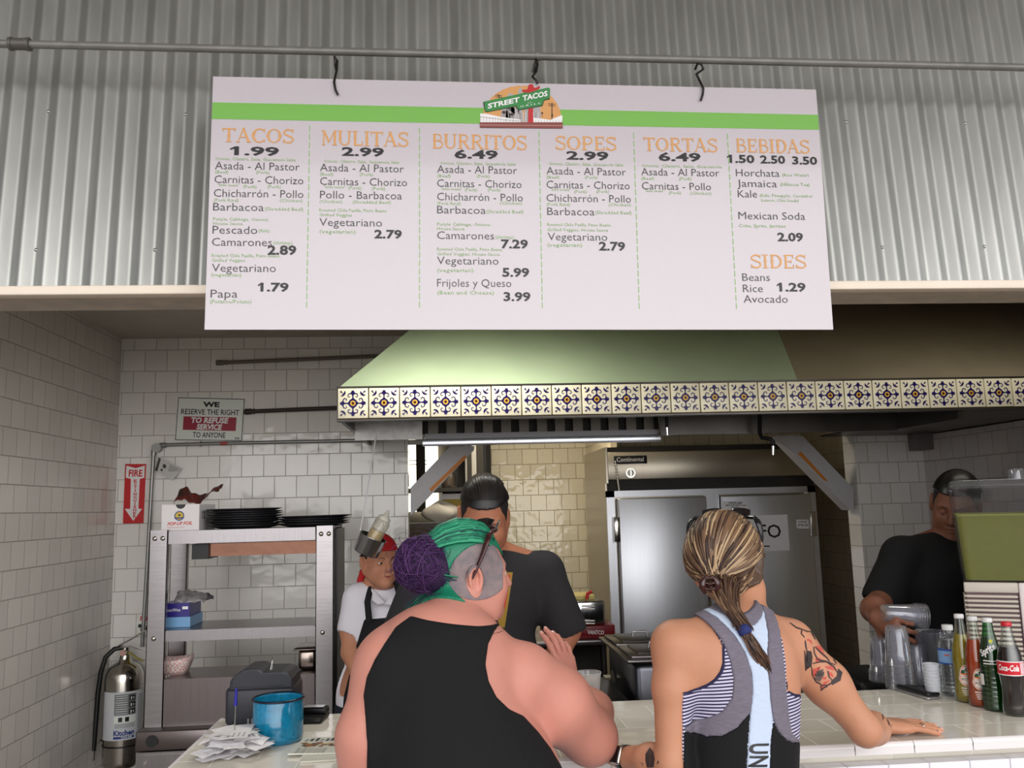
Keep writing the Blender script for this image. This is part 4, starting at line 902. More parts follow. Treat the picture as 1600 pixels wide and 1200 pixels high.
leaflet(508, 1166, CZ+.0052, .15, .15, -.10, 'menu leaflet with food pictures on the counter behind the customer in black', True)

# ================================================================== RIGHT END OF THE COUNTER
def bottle(name, label, cat, c, prof, m_glass, fill, m_fill, cap, m_cap, H):
    t = thing(name, label, cat, c)
    b = MB(); b.lathe(prof, c, 40); g = b.build('glass' if 'water' not in name else 'shell', m_glass, t)
    lq = [(max(r-.0022, .001), z) for r, z in prof if z <= fill]; lq[0] = (lq[0][0], .004)
    r_at = np.interp(fill, [z for r, z in prof], [r for r, z in prof]); lq.append((r_at-.0022, fill))
    b = MB(); b.lathe(lq, c, 40); b.build('drink', m_fill, t)
    b = MB(); b.lathe(cap, c+V(0, 0, H), 28); b.build('cap', m_cap, t)
    return t
crown = [(.0105, -.012), (.0132, -.012), (.0136, -.009), (.0134, -.002), (.012, .0), (0, .0005)]
def cam_ang(c): return math.atan2(-c.y, -c.x)
m_glass = clear_mat('clear_glass', (244, 250, 246), .2); m_gglass = clear_mat('green_glass', (110, 196, 130), .22); m_pet = clear_mat('pet_plastic', (240, 246, 250), .16, haze=.06); 
m_wcap = mat('cap_white', (226, 226, 226), .35); m_rcap = mat('cap_red', (200, 36, 50), .35)
def liquid(n, rgb, tr=.35): return mat(n, rgb, .12, trans=tr, ior=1.34, coat=.3)
tall = [(.026, 0), (.0295, .004), (.0300, .03), (.0285, .055), (.0282, .085), (.0295, .115), (.0275, .150), (.0205, .182), (.0150, .205), (.0128, .225), (.0125, .245)]
def ring_(prof, amp, z0, z1, n=60):
    zs = np.linspace(prof[0][1], prof[-1][1], n); rs = np.interp(zs, [z for r, z in prof], [r for r, z in prof])
    return [(float(r+(amp*math.sin(z*520) if z0 < z < z1 else 0)), float(z)) for r, z in zip(rs, zs)]
c = at(1519, 1099, Z=CZ); c = V(c.x, c.y+.026, CZ+.0005)
def jarritos(c, label, liq, word, fill=.192):
    t = bottle('soda_bottle', label, 'bottle', c, tall, m_glass, fill, liq, crown, m_wcap, .2495)
    a = cam_ang(c)+.15; b = MB(); R_ = .0304
    def oval(s, m, r):
        pts = [(s*.021*math.cos(2*PI*i/24)*(1.0 if math.sin(2*PI*i/24) < 0 else .8), s*.030*math.sin(2*PI*i/24)) for i in range(24)]
        pts = [(u, .078+v) for u, v in pts]; wrap(b, pts, [tuple(range(24))], c, r, a, m)
    oval(1.0, 0, R_); oval(.92, 1, R_+.0002); oval(.84, 0, R_+.0004)
    for k in range(5): wrap(b, [(.010*math.cos(k*1.3)+.005*math.cos(2*PI*i/8), .090+.005*math.sin(k*2)+.006*math.sin(2*PI*i/8)) for i in range(8)], [tuple(range(8))], c, R_+.0006+.0001*k, a, 2)
    wrap_rect(b, -.013, .013, .080, .084, c, R_+.0012, a, 3, 6)
    wrap_rect(b, -.0165, .0165, .064, .076, c, R_+.0006, a, 1, 8); wrap_rect(b, -.0155, .0155, .0652, .0748, c, R_+.0008, a, 0, 8)
    wrap_text(b, 'Jarritos', -.0145, .0145, .0668, .0058, c, R_+.001, a, 4, .03)
    wrap_text(b, word, -.015, .015, .040, .0045, c, R_+.0004, a, 0, .03)
    for k in range(3): wrap_rect(b, -.014+.002*k, .014-.003*k, .034-.0055*k, .0362-.0055*k, c, R_+.0004, a, 0, 6)
    b.build('label', [mat('label_cream', (240, 236, 226), .3), mat('label_orange', (222, 92, 44), .3), mat('label_green', (22, 84, 58), .3), mat('label_orange2', (232, 120, 40), .3), mat('label_grey', (120, 110, 110), .3)], t)
jarritos(c, 'yellow pineapple soda bottle next to the water bottle', liquid('soda_yellow', (196, 168, 44)), 'PINEAPPLE')
c = at(1541, 1106, Z=CZ); jarritos(V(c.x, c.y+.026, CZ+.0005), 'orange mandarin soda bottle between the yellow and green bottles', liquid('soda_orange', (222, 84, 26)), 'MANDARIN', .185)
c = at(1566, 1113, Z=CZ); c = V(c.x, c.y+.028, CZ+.0005)
spr = ring_([(.027, 0), (.031, .005), (.0315, .04), (.030, .09), (.0305, .13), (.027, .165), (.0195, .195), (.0150, .215), (.0128, .235), (.0125, .247)], .0006, .02, .12)
t = bottle('soda_bottle', 'green lemon-lime soda bottle next to the cola bottle', 'bottle', c, spr, m_gglass, .20, liquid('soda_green', (30, 110, 50), .35), crown, m_wcap, .2515)
b = MB(); a = cam_ang(c)-.1; wrap_text(b, 'Sprite', -.024, .024, .160, .017, c, .0308, a, 0, .03, .2, .55); wrap(b, [(.006+.005*math.cos(2*PI*i/12), .190+.005*math.sin(2*PI*i/12)) for i in range(12)], [tuple(range(12))], c, .0225, a, 1)
for k in range(2): wrap_rect(b, -.018, .022, .128+.008*k, .1305+.008*k, c, .0318, a, 0, 8)
b.build('label', [m_sw, mat('print_lemon', (214, 214, 60), .3)], t)
b = MB(); wrap_rect(b, -.012, .004, .07, .10, c, .0325, a-.75, 0, 4); b.build('price_sticker', mat('sticker_white', (222, 220, 214), .4), t)
c = at(1597, 1121, Z=CZ); c = V(c.x, c.y+.028, CZ+.0005)
ck_ = [(.026, 0), (.029, .005), (.0285, .03), (.0265, .055), (.0275, .08), (.0318, .115), (.0322, .14), (.029, .165), (.021, .19), (.0155, .212), (.0130, .232), (.0127, .244)]
t = bottle('soda_bottle', 'dark cola bottle with a red label at the far right of the counter', 'bottle', c, ck_, m_glass, .182, liquid('cola', (30, 8, 8), .2), crown, m_rcap, .2485)
b = MB(); a = cam_ang(c); wrap_rect(b, -.05, .05, .108, .146, c, .0326, a, 1, 24); wrap_rect(b, -.05, .05, .1105, .1435, c, .0328, a, 0, 24); wrap_text(b, 'Coca-Cola', -.034, .022, .121, .015, c, .0331, a, 1, .03, .3); wrap_rect(b, .026, .05, .112, .142, c, .0331, a, 2, 8)
b.build('label', [mat('label_red', (206, 30, 44), .3), m_sw, mat('label_pink', (226, 190, 196), .3)], t)
# water bottle
c = at(1499, 1090, Z=CZ); c = V(c.x, c.y+.03, CZ+.0005)
wp_ = ring_([(.028, 0), (.032, .006), (.0325, .09), (.0315, .10), (.0325, .135), (.0315, .15), (.024, .172), (.0145, .185), (.0135, .195), (.0135, .20)], .0009, .015, .09)
t = bottle('water_bottle', 'clear water bottle with a blue label and white cap', 'bottle', c, wp_, m_pet, .165, mat('water', (236, 240, 240), .02, trans=1, ior=1.33), [(.0155, -.015), (.0158, -.014), (.0158, -.001), (.015, 0), (0, 0)], m_wcap, .208)
b = MB(); a = cam_ang(c); wrap_rect(b, -.05, .05, .095, .140, c, .0332, a, 0, 24); wrap_rect(b, -.05, .05, .134, .140, c, .0334, a, 1, 24); wrap_rect(b, -.05, .05, .095, .099, c, .0334, a, 1, 24)
wrap(b, [(-.03, .112), (-.016, .128), (-.004, .131), (.008, .122), (.024, .118), (.034, .112), (.03, .104), (-.03, .104)], [tuple(range(7, -1, -1))], c, .0335, a, 2); wrap_rect(b, -.016, -.002, .120, .124, c, .0337, a, 3, 4)
b.build('label', [mat('label_lightblue', (128, 168, 214), .3), mat('label_blue', (44, 82, 160), .3), m_sw, mat('label_redmark', (214, 90, 70), .3)], t)
# clear cups, upside down in stacks
m_cup = clear_mat('cup_plastic', (240, 241, 245), .13, rough=.08, haze=.09, hazec=(220, 220, 228))
b = MB(); b.lathe([(.030, .118), (.0305, .1175), (.0335, .10), (.0375, .05), (.0425, .0058), (.0462, .0046), (.0470, .0026), (.0462, .0006), (.0425, .002)], (0, 0, 0), 28, cap0=True, cap1=False)
cup0 = b.build('plastic_cup', m_cup)
first = True
def cup_stack(px, py, n, step, gr, lb, s=1.0, dy=.04):
    global first
    c = at(px, py, Z=CZ)
    for i in range(n):
        o = cup0 if first else cup0.copy()
        if not first: C.objects.link(o)
        first = False
        o.location = (c.x+rng.normal(0, .0006), c.y+dy+rng.normal(0, .0006), CZ+.0006+i*step); o.scale = (s, s, s); tag(o, lb, 'cup', gr)
cup_stack(1419, 1080, 17, .0046, 'clear cups in the tall stack', 'clear plastic cup in the tall upside-down stack behind the black phone', 1.0)
cup_stack(1397, 1071, 8, .0046, 'clear cups in the stack at the back', 'clear plastic cup in the lower stack behind the tall cup stack', .92, .07)
cup_stack(1455, 1076, 5, .006, 'clear cups in the short stack', 'clear plastic cup in the short stack right of the tall cup stack', .86, .07)
# white portion cups
c = at(1465, 1093, Z=CZ); m_port = mat('portion_plastic', (228, 232, 240), .35, trans=.25, sss=0)
b = MB(); b.lathe([(.0175, 0), (.0185, .002), (.0222, .038), (.024, .040), (.0225, .041), (.0215, .038), (.0175, .004), (0, .003)], (0, 0, 0), 24, cap1=False)
pc0 = b.build('portion_cup', m_port)
for i in range(7):
    o = pc0 if i == 0 else pc0.copy()
    if i: C.objects.link(o)
    o.location = (c.x, c.y+.02, CZ+.0006+i*.0098); tag(o, 'small white plastic portion cup in the stack beside the black phone', 'cup', 'white portion cups')
# clear pitcher with a little juice
c = at(1482, 1078, Z=CZ); c = V(c.x+.004, c.y+.075, CZ+.0006)
t = thing('clear_pitcher', 'smoky clear plastic container behind the water bottle', 'pitcher', c)
b = MB(); b.lathe([(.036, 0), (.04, .003), (.052, .165), (.054, .167), (.052, .168)], c, 28, cap1=False); b.build('wall', clear_mat('smoky_plastic', (206, 208, 216), .16, haze=.12, hazec=(150, 152, 164)), t)
b = MB(); b.lathe([(.037, .004), (.040, .045), (0, .045)], c, 28, cap1=False); b.build('juice', mat('juice_green', (120, 128, 44), .4), t)
# black phone
ph = at(1434, 1090, Z=CZ); d = (at(1460, 1094, Z=CZ)-at(1404, 1077, Z=CZ)); L = d.length
M = Matrix.Translation(V((at(1460, 1094, Z=CZ)+at(1404, 1077, Z=CZ)).x/2, (at(1460, 1094, Z=CZ)+at(1404, 1077, Z=CZ)).y/2, CZ+.0008)) @ Matrix.Rotation(math.atan2(d.y, d.x), 4, 'Z')
t = thing('flip_phone', 'black folded phone with a silver edge lying on the counter', 'phone', ph)
b = MB(); b.rbox((-L/2, -.022, .008), (L/2, .024, .021), .006, 0, M, 3); b.build('shell', mat('phone_black', (22, 22, 25), .28), t)
b = MB(); b.rbox((-L/2+.001, -.0225, .0), (L/2-.001, .0245, .0085), .004, 0, M); b.build('silver_edge', mat('phone_silver', (176, 176, 180), .3, metal=.8), t)
# juice dispenser
DY0, DY1 = 2.70, 2.78
dz = lambda px, py: at(px, py, Y=DY0).z
TLx, BLx = at(1484, 760, Y=DY0).x, at(1506, 908, Y=DY0).x
zt, zb_ = dz(1484, 764), dz(1506, 908); zl = dz(1490, 807); TRx, BRx = TLx+.46, BLx+.40
t = thing('juice_dispenser', 'drink dispenser with a clear tank of green juice on a louvered base', 'dispenser', (BLx, DY0, CZ)); t.rotation_euler = (0, 0, math.radians(-30))
def tankpts(z, y0=DY0, y1=2.98, o=0):
    k = (z-zb_)/(zt-zb_); xl = BLx+(TLx-BLx)*k; xr = BRx+(TRx-BRx)*k
    return [V(xl+o, y0+o-.02*k, z), V(xr-o, y0+o-.02*k, z), V(xr-o, y1-o+.02*k, z), V(xl+o, y1-o+.02*k, z)]
b = MB()
def rnd(z, o=0, n=6, r=.022):
    q = tankpts(z, o=o); out = []
    for i in range(4):
        p = q[i]; a = (q[i-1]-p).normalized(); d_ = (q[(i+1) % 4]-p).normalized()
        for j in range(n+1):
            tt = j/n; out.append((p+a*r)*(1-tt)**2+p*2*tt*(1-tt)+(p+d_*r)*tt**2)
    return out
def ringmesh(b, rings, m=0, cap0=False, cap1=False):
    n = len(rings[0]); vs = [p for r in rings for p in r]
    b.add(vs, [(i*n+j, i*n+(j+1) % n, (i+1)*n+(j+1) % n, (i+1)*n+j) for i in range(len(rings)-1) for j in range(n)], m, True)
    if cap0: b.add(rings[0], [tuple(range(n-1, -1, -1))], m)
    if cap1: b.add(rings[-1], [tuple(range(n))], m)
ringmesh(b, [rnd(zb_), rnd((zb_+zt)/2), rnd(zt-.004), rnd(zt, -.006), rnd(zt+.006, -.006), rnd(zt+.006, 0)], 0, True)
b.build('tank', clear_mat('tank_plastic', (236, 236, 240), .12, haze=.02), t)
b = MB(); ringmesh(b, [rnd(zt+.007, 0), rnd(zt+.022, .004), rnd(zt+.026, .012)], 0, False, True); ld = b.build('lid', clear_mat('lid_plastic', (214, 214, 220), .16, haze=.08), t)
kx = TLx+.20; b = MB(); b.lathe([(.026, 0), (.024, .03), (.022, .034), (0, .035)], V(kx, 2.78, zt+.024), 20); b.build('lid_knob', clear_mat('knob_plastic', (220, 220, 226), .3, haze=.15), ld)
b = MB(); ringmesh(b, [rnd(zb_+.003, .006), rnd((zb_+zl)/2, .006), rnd(zl, .006)], 0, True, True)
jc = b.build('juice', mat('kale_juice', (126, 130, 34), .28, noise=.06, nscale=40, coat=.3), t)
b = MB(); ringmesh(b, [rnd(zl+.0002, .0055), rnd(zl+.006, .0055)], 0, True, True); b.build('foam', mat('juice_foam', (160, 166, 80), .6), jc)
m_beige = mat('dispenser_beige', (206, 198, 186), .45); m_mauve = mat('dispenser_mauve', (112, 84, 92), .45)
bx1 = at(1577, 915, Y=DY0).x; dx_ = .006
b = MB(); b.box((BLx+.004, DY0+.008, CZ+.02), (BLx+.40, 2.94, zb_-.004)); b.build('base', m_mauve, t)
b = MB(); ft = (at(1510, 1000, Y=DY0).x-BLx)
b.rbox((BLx-.002, DY0-.004, zb_-.035), (bx1, DY0+.012, zb_-.003), .005)
nl = 17; zz0 = zb_-.042
for i in range(nl):
    z = zz0-i*.0142
    if z < CZ+.03: break
    b.rbox((BLx+.002, DY0-.006, z-.0085), (bx1-.004, DY0+.010, z), .004)
    b.rbox((BLx-.004, DY0-.003, z-.0075), (BLx+.006, 2.80, z-.001), .003)
b.build('louvre_panel', m_beige, t)
b = MB(); b.rbox((bx1, DY0-.008, CZ+.003), (bx1+.022, DY0+.012, zb_-.003), .004); b.build('panel_edge', mat('dispenser_white', (232, 222, 220), .4), t)
for x in (BLx+.03, BLx+.37):
    for y in (DY0+.02, 2.72):
        b = MB(); b.cyl(V(x, y, CZ+.0006), V(x, y, CZ+.021), .012); b.build('foot', m_black, t)

# ================================================================== COOKING LINE BEHIND THE COUNTER
g = thing('griddle', 'black flat griddle with pale front rail just behind the counter', 'griddle', (.72, 3.0, 0))
b = MB(); b.box((.43, CY1+.035, .25), (.58, 3.32, .985)); b.build('body', m_dsteel, g)
b = MB(); b.rbox((.42, CY1+.03, .985), (.59, 3.33, 1.012), .006); b.build('cooking_plate', mat('griddle_black', (24, 23, 24), .3, noise=.3, nscale=8), g)
b = MB(); ga, gb = at(941, 1087, Z=1.04), at(994, 1087, Z=1.04); b.rbox((.43, CY1+.012, 1.00), (.60, CY1+.05, 1.036), .006); b.build('front_rail', mat('rail_beige', (206, 200, 180), .5, noise=.08, nscale=30), g)
for x in (.46, .55):
    for y in (CY1+.07, 3.28):
        b = MB(); b.cyl(V(x, y, 0), V(x, y, .25), .02); b.build('leg', m_dsteel, g)
# scraper on the griddle
t = thing('griddle_scraper', 'black handled scraper lying on the griddle', 'scraper', (.7, 3.0, 1.013))
b = MB(); p = at(958, 1052, Z=1.03); b.tube([at(962, 1068, Z=1.02), p], [.010, .012], 8); b.build('handle', m_black, t)
b = MB(); b.box((p.x-.03, p.y-.0, 1.0125), (p.x+.03, p.y+.05, 1.016)); b.build('blade', mat('blade_steel', (196, 192, 176), .35, metal=.5), t)
# steam table with lidded pans
st = thing('steam_table', 'steel steam table with lidded pans right of the griddle', 'steam table', (1.25, 3.3, 0))
sx0 = at(985, 1040, Y=3.02).x; sz1 = at(985, 1033, Y=3.02).z
b = MB(); b.rbox((sx0+.01, 3.02, .5), (sx0+.56, 3.5, sz1-.005), .03); b.build('well', mat('steam_steel', (120, 122, 130), .32, metal=1, noise=.06, nscale=6), st)
b = MB(); b.rbox((sx0-.015, 2.995, sz1-.005), (sx0+.58, 3.56, sz1+.006), .004); b.build('rim', m_shelf2, st)
for x in (sx0+.05, sx0+.5):
    for y in (3.06, 3.46):
        b = MB(); b.cyl(V(x, y, 0), V(x, y, .5), .02); b.build('leg', m_dsteel, st)
for k, (x0, x1, y0, y1) in enumerate(((sx0+.005, sx0+.24, 3.02, 3.27), (sx0+.005, sx0+.24, 3.29, 3.54), (sx0+.26, sx0+.52, 3.02, 3.27), (sx0+.26, sx0+.52, 3.29, 3.54))):
    b = MB(); b.rbox((x0, y0, sz1+.006), (x1, y1, sz1+.016), .004); b.rbox((x0+.03, y0+.03, sz1+.014), (x1-.03, y1-.03, sz1+.022), .004, 1); pn = b.build('pan_lid', [m_shelf2, m_dsteel], st)
    b = MB(); b.tube([V((x0+x1)/2-.03, (y0+y1)/2, sz1+.02), V((x0+x1)/2-.025, (y0+y1)/2, sz1+.04), V((x0+x1)/2+.025, (y0+y1)/2, sz1+.04), V((x0+x1)/2+.03, (y0+y1)/2, sz1+.02)], .004, 8); b.build('lid_handle', m_shelf2, pn)
# back table with the toaster
tz = at(920, 1000, Y=4.95).z; tx0 = at(780, 1000, Y=4.95).x; tx1 = .975
t = thing('steel_table', 'steel work table under the toaster in the back alcove', 'table', ((tx0+tx1)/2, 5.2, 0))
b = MB(); b.rbox((tx0, 4.95, tz-.03), (tx1, 5.40, tz), .006); b.build('tabletop', m_shelf2, t)
for x in (tx0+.04, tx1-.04):
    for y in (5.0, 5.35):
        b = MB(); b.cyl(V(x, y, 0), V(x, y, tz-.03), .018); b.build('leg', m_dsteel, t)
b = MB(); b.box((tx0+.03, 5.36, .2), (tx1-.03, 5.38, tz-.03)); b.build('back_panel', m_dark, t)
a = at(880, 995, Y=5.0); c = at(945, 938, Y=5.0); hz = at(900, 978, Y=5.0).z
t = thing('countertop_toaster', 'chrome countertop toaster with red VANTCO base behind the man in dark shirt', 'toaster', (.7, 5.1, tz))
b = MB(); b.rbox((a.x-.08, 5.0, hz), (c.x, 5.28, c.z), .012); b.build('body', mat('toaster_chrome', (206, 208, 214), .14, metal=1, bump=.12, bscale=6), t)
b = MB(); b.rbox((a.x-.10, 4.985, tz+.0005), (c.x+.05, 5.30, hz), .005); bs = b.build('base', mat('base_maroon', (120, 22, 32), .35), t)
b = MB(); put_text(b, 'VANTCO', at(918, 991, Y=4.984), at(944, 991.5, Y=4.984), .022, V(0, 0, 1), 0, .02); b.build('lettering', m_sw, bs)
b = MB()
for y in (947, 951.5, 970, 974.5): p = at(909, y, Y=4.998); q = at(929, y, Y=4.998); b.tube([p, q], .006, 8)
b.build('vents', m_chr, t)
b = MB(); b.rbox((a.x-.06, 5.03, c.z+.001), (c.x-.05, 5.24, c.z+.03), .01); b.build('top_cover', mat('lid_yellow', (214, 200, 130), .3), t)
b = MB(); b.tube([at(917, 936, Y=5.0), at(918, 928, Y=5.0), at(925, 924, Y=5.0)], .010, 10); b.build('handle', m_red, t)

# ================================================================== FRIDGE
YFR = 5.30; fx0, fx1 = .982, 2.305; FZ = at(950, 699, Y=YFR).z
def FR(px, py, off=0): return at(px, py, Y=YFR-off)
fr = thing('upright_fridge', 'large two-door stainless steel fridge behind the customer with highlights', 'fridge', ((fx0+fx1)/2, 5.6, 0))
m_fr = mat('fridge_steel', (212, 215, 222), .40, metal=1, noise=.02, nscale=5, stretch=(14, 1, .6)); m_fr2 = mat('fridge_steel_warm', (176, 168, 154), .32, metal=1, noise=.02, nscale=5, stretch=(14, 1, .6))
b = MB(); b.box((fx0, YFR+.03, .12), (fx1, 6.1, FZ)); b.build('body', m_fr2, fr)
zd = FR(1000, 779).z; zh0, zh1 = FR(1000, 749).z, FR(1000, 706).z
b = MB(); b.box((fx0, YFR, .14), (fx0+.05, YFR+.03, zd+.05)); b.box((fx1-.05, YFR, .14), (fx1, YFR+.03, zd+.05)); b.box((fx0, YFR, zd+.012), (fx1, YFR+.03, zd+.05)); 
mx0, mx1 = FR(1102, 800).x, FR(1126, 800).x; b.box((mx0+.006, YFR, .14), (mx1-.006, YFR+.03, zd+.012)); b.box((fx0, YFR, .12), (fx1, YFR+.03, .16)); b.build('front_frame', m_fr, fr)
b = MB(); b.rbox((fx0+.012, YFR-.02, zh0), (fx1, YFR+.03, zh1), .004); b.box((fx0, YFR-.02, zh0-.02), (fx0+.012, YFR+.03, FZ)); hp_ = b.build('header_panel', m_fr2, fr)
b = MB(); b.box((fx0+.012, YFR+.01, zd+.05), (fx1, YFR+.03, zh0)); b.box((fx0+.012, YFR+.01, zh1), (fx1, YFR+.03, FZ)); b.build('grille', m_dark, fr)
for (x0, x1, nm) in ((fx0+.062, mx0, 'left'), (mx1, fx1-.05, 'right')):
    b = MB(); b.rbox((x0, YFR-.045, .17), (x1, YFR-.002, zd+.004), .008); dr = b.build('door', m_fr, fr)
    hx = x0-.012 if nm == 'left' else x1+.004
    for z in (FR(960, 827).z, .35):
        q = MB(); q.rbox((hx-.018, YFR-.05, z-.075), (hx+.018, YFR-.002, z+.075), .004); q.build('hinge', m_chr, dr)
    q = MB(); hx2 = x1-.03 if nm == 'left' else x0+.03; q.tube([V(hx2, YFR-.045, .95), V(hx2, YFR-.085, .97), V(hx2, YFR-.085, 1.22), V(hx2, YFR-.045, 1.24)], .010, 10); q.build('door_handle', m_chr, dr)
    if nm == 'right': rdoor = dr
b = MB(); p, q = FR(959.5, 725.5, .021), FR(1010.5, 711.5, .021); b.rbox((p.x, YFR-.026, p.z), (q.x, YFR-.019, q.z), .002); bg = b.build('badge', m_black, fr)
b = MB(); put_text(b, 'Continental', FR(963.5, 721.5, .027), FR(1006, 720.5, .027), .026, V(0, 0, 1), 0, .015); b.box(tuple(FR(985, 724.2, .027)), tuple(FR(1006, 723.6, .0265))); b.build('badge_lettering', m_sw, bg)
b = MB(); p = FR(985, 739, .02); b.cyl(p, p+V(0, -.008, 0), .030, n=28); lk = b.build('thermostat', m_chr, fr); b = MB(); b.cyl(p+V(0, -.0085, 0), p+V(0, -.012, 0), .021, n=24, m=0); b.box(tuple(p+V(-.004, -.016, -.018)), tuple(p+V(.004, -.011, .018)), 1); b.build('dial', [m_sgn, m_chr], lk)
b = MB(); p, q = FR(961, 720, .03), FR(967.5, 767, .03); b.tube([p, q], .014, 8, flat=.25); th = b.build('thermometer', mat('thermo_white', (210, 210, 206), .4), fr)
b = MB()
for k in range(6): w_ = p+(q-p)*(.08+.1*k)+V(0, -.005, 0); b.box(tuple(w_+V(-.008, -.001, -.004)), tuple(w_+V(.008, 0, .004)))
b.build('scale_marks', m_blk, th)
for k in range(4):
    x, y = ((fx0+.08), (fx1-.08))[k % 2], (5.4, 6.0)[k//2]
    b = MB(); b.cyl(V(x-.02, y, .055), V(x+.02, y, .055), .054, n=16); b.build('caster', m_black, fr)
def paper(name, label, cat, p4, off, lines, m, rotmat=None):
    t = thing(name, label, cat, FR(*p4[3], off)); b = MB(); P = [FR(x, y, off) for x, y in p4]; b.prism([P[0], P[3], P[2], P[1]], (0, .0008, 0)); b.build('sheet', m, t)
    b = MB()
    for (s, x0, x1, yb, cap, bold) in lines: put_text(b, s, FR(x0, yb, off+.001), FR(x1, yb, off+.001), cap*YFR/FPX, V(0, 0, 1), 0, bold)
    b.build('lettering', m_blk, t)
m_pap = mat('paper_white', (226, 226, 230), .55)
paper('paper_notice', 'white paper notice with big letters FO taped on the right fridge door', 'notice', [(1160, 806), (1230, 804), (1234, 860), (1160, 862)], .0465, [('FO', 1187, 1221, 840, 20, .01), ('-', 1190, 1203, 858, 14, 0)], m_pap)
paper('door_sticker', 'small printed STATE LAW sticker at the top of the right fridge door', 'sticker', [(1130, 783.5), (1168, 783), (1168, 795.5), (1130, 796)], .0465, [('STATE LAW', 1139, 1160, 787.5, 3.2, .03), ('EMPLOYEES MUST WASH', 1134, 1166, 790.5, 2, .02), ('HANDS', 1143, 1155, 794.3, 2.4, .02)], m_pap)
paper('door_sticker', 'small scribbled white label beside the right fridge hinge', 'sticker', [(1244, 811.5), (1263, 812.5), (1264.5, 826), (1245, 825.5)], .0465, [('LOCK', 1248, 1261, 817, 3, .02), ('AFTER USE', 1247, 1262, 822, 3, .02)], m_pap)

# ================================================================== STORAGE SHELF SEEN THROUGH THE OPENING
YST = 5.65
szs = [at(690, y, Y=YST).z for y in (817, 762)]
rx0, rx1 = -.32, .17
rk = thing('storage_rack', 'dark storage rack with boxes seen through the left of the opening', 'rack', (-.1, 5.8, 0))
for z in szs+[.9, 2.12]:
    b = MB(); b.box((rx0, YST, z-.025), (rx1, YST+.4, z)); b.build('shelf', m_ddoor, rk)
for x in (rx0, rx1-.03):
    for y in (YST, YST+.37):
        b = MB(); b.box((x, y, 0), (x+.03, y+.03, 2.3)); b.build('post', m_ddoor, rk)
z = szs[0]
bx0, bx1 = at(688, 800, Y=YST+.10).x, at(722, 800, Y=YST+.10).x
t = thing('storage_carton', 'white and yellow carton on the storage rack', 'box', (bx0, YST+.1, z))
b = MB(); b.box((bx0, YST+.10, z+.0005), (bx1, YST+.34, z+.185)); b.build('carton', mat('carton_white', (238, 234, 236), .45), t)
b = MB(); b.box((bx0+.006, YST+.0990, z+.08), (bx1-.004, YST+.0995, z+.15)); b.build('print', mat('print_mustard', (176, 150, 40), .5), t)
b = MB(); m_bag = mat('plastic_bag', (196, 190, 182), .6, bump=.4, bscale=14)
def bag(u, v):
    a = u*2*PI; r = math.sin(PI*(.08+.9*v)); return V(at(690, 800, Y=YST+.03).x-.01+.125*r*math.cos(a)*(1+.12*math.sin(5*a+3*v)), YST+.05+.04*r*math.sin(a)*(1+.1*math.sin(4*a)), z+.005+.13*v*(1+.1*math.cos(3*a)))
b.grid(bag, 30, 12, closed_u=True); tag(b.build('plastic_bag', m_bag), 'crumpled pale plastic bag in front of the carton on the storage rack', 'bag')
b = MB(); x_ = at(703, 765, Y=YST+.2).x; b.lathe([(.06, 0), (.065, .01), (.068, .05), (.07, .052)], V(x_+.01, YST+.2, z+.187), 24); tag(b.build('steel_bowl', m_chr), 'shiny steel bowl on top of the storage carton', 'bowl')
for k, (px, dz_, w_, h_, rgb, nm) in enumerate(((700, 1, .09, .12, (96, 84, 74), 'brown jar on the upper storage rack shelf'), (683, 1, .07, .16, (110, 116, 110), 'grey green jar on the upper storage rack shelf'))):
    xx = at(px, 740, Y=YST+.15).x; zz = szs[1]
    b = MB(); b.lathe([(w_*.45, 0), (w_*.5, .01), (w_*.5, h_*.75), (w_*.35, h_*.85), (w_*.35, h_)], V(xx, YST+.18, zz+.0005), 20); tag(b.build('storage_jar', mat('jar_%d' % k, rgb, .3)), nm, 'jar')
# open dark bin at the right behind the counter
a = at(1343, 1088, Y=3.0); c = at(1388, 1062, Y=3.0)
b = MB(); b.rbox((a.x, 2.98, 0.0), (1.60, 3.3, c.z), .02); tag(b.build('black_bin', mat('bin_black', (16, 16, 17), .5)), 'black bin behind the counter below the man with the cups', 'bin')
# take-out cup of iced drink beside the customer in black
c = at(922, 1101, Z=CZ); c = V(c.x, c.y+.01, CZ+.0006)
t = thing('drink_cup', 'clear cup of pale drink on the counter beside the waving hand', 'cup', c)
b = MB(); b.lathe([(.028, 0), (.030, .002), (.0375, .085), (.039, .088), (.040, .092), (.039, .094)], c, 32, cap1=False); b.build('cup_wall', clear_mat('cup_frost', (236, 236, 236), .2, haze=.35, hazec=(222, 220, 220)), t)
b = MB(); b.lathe([(.027, .003), (.0345, .075), (0, .077)], c, 28, cap1=False); b.build('drink', mat('pale_drink', (206, 192, 186), .4), t)
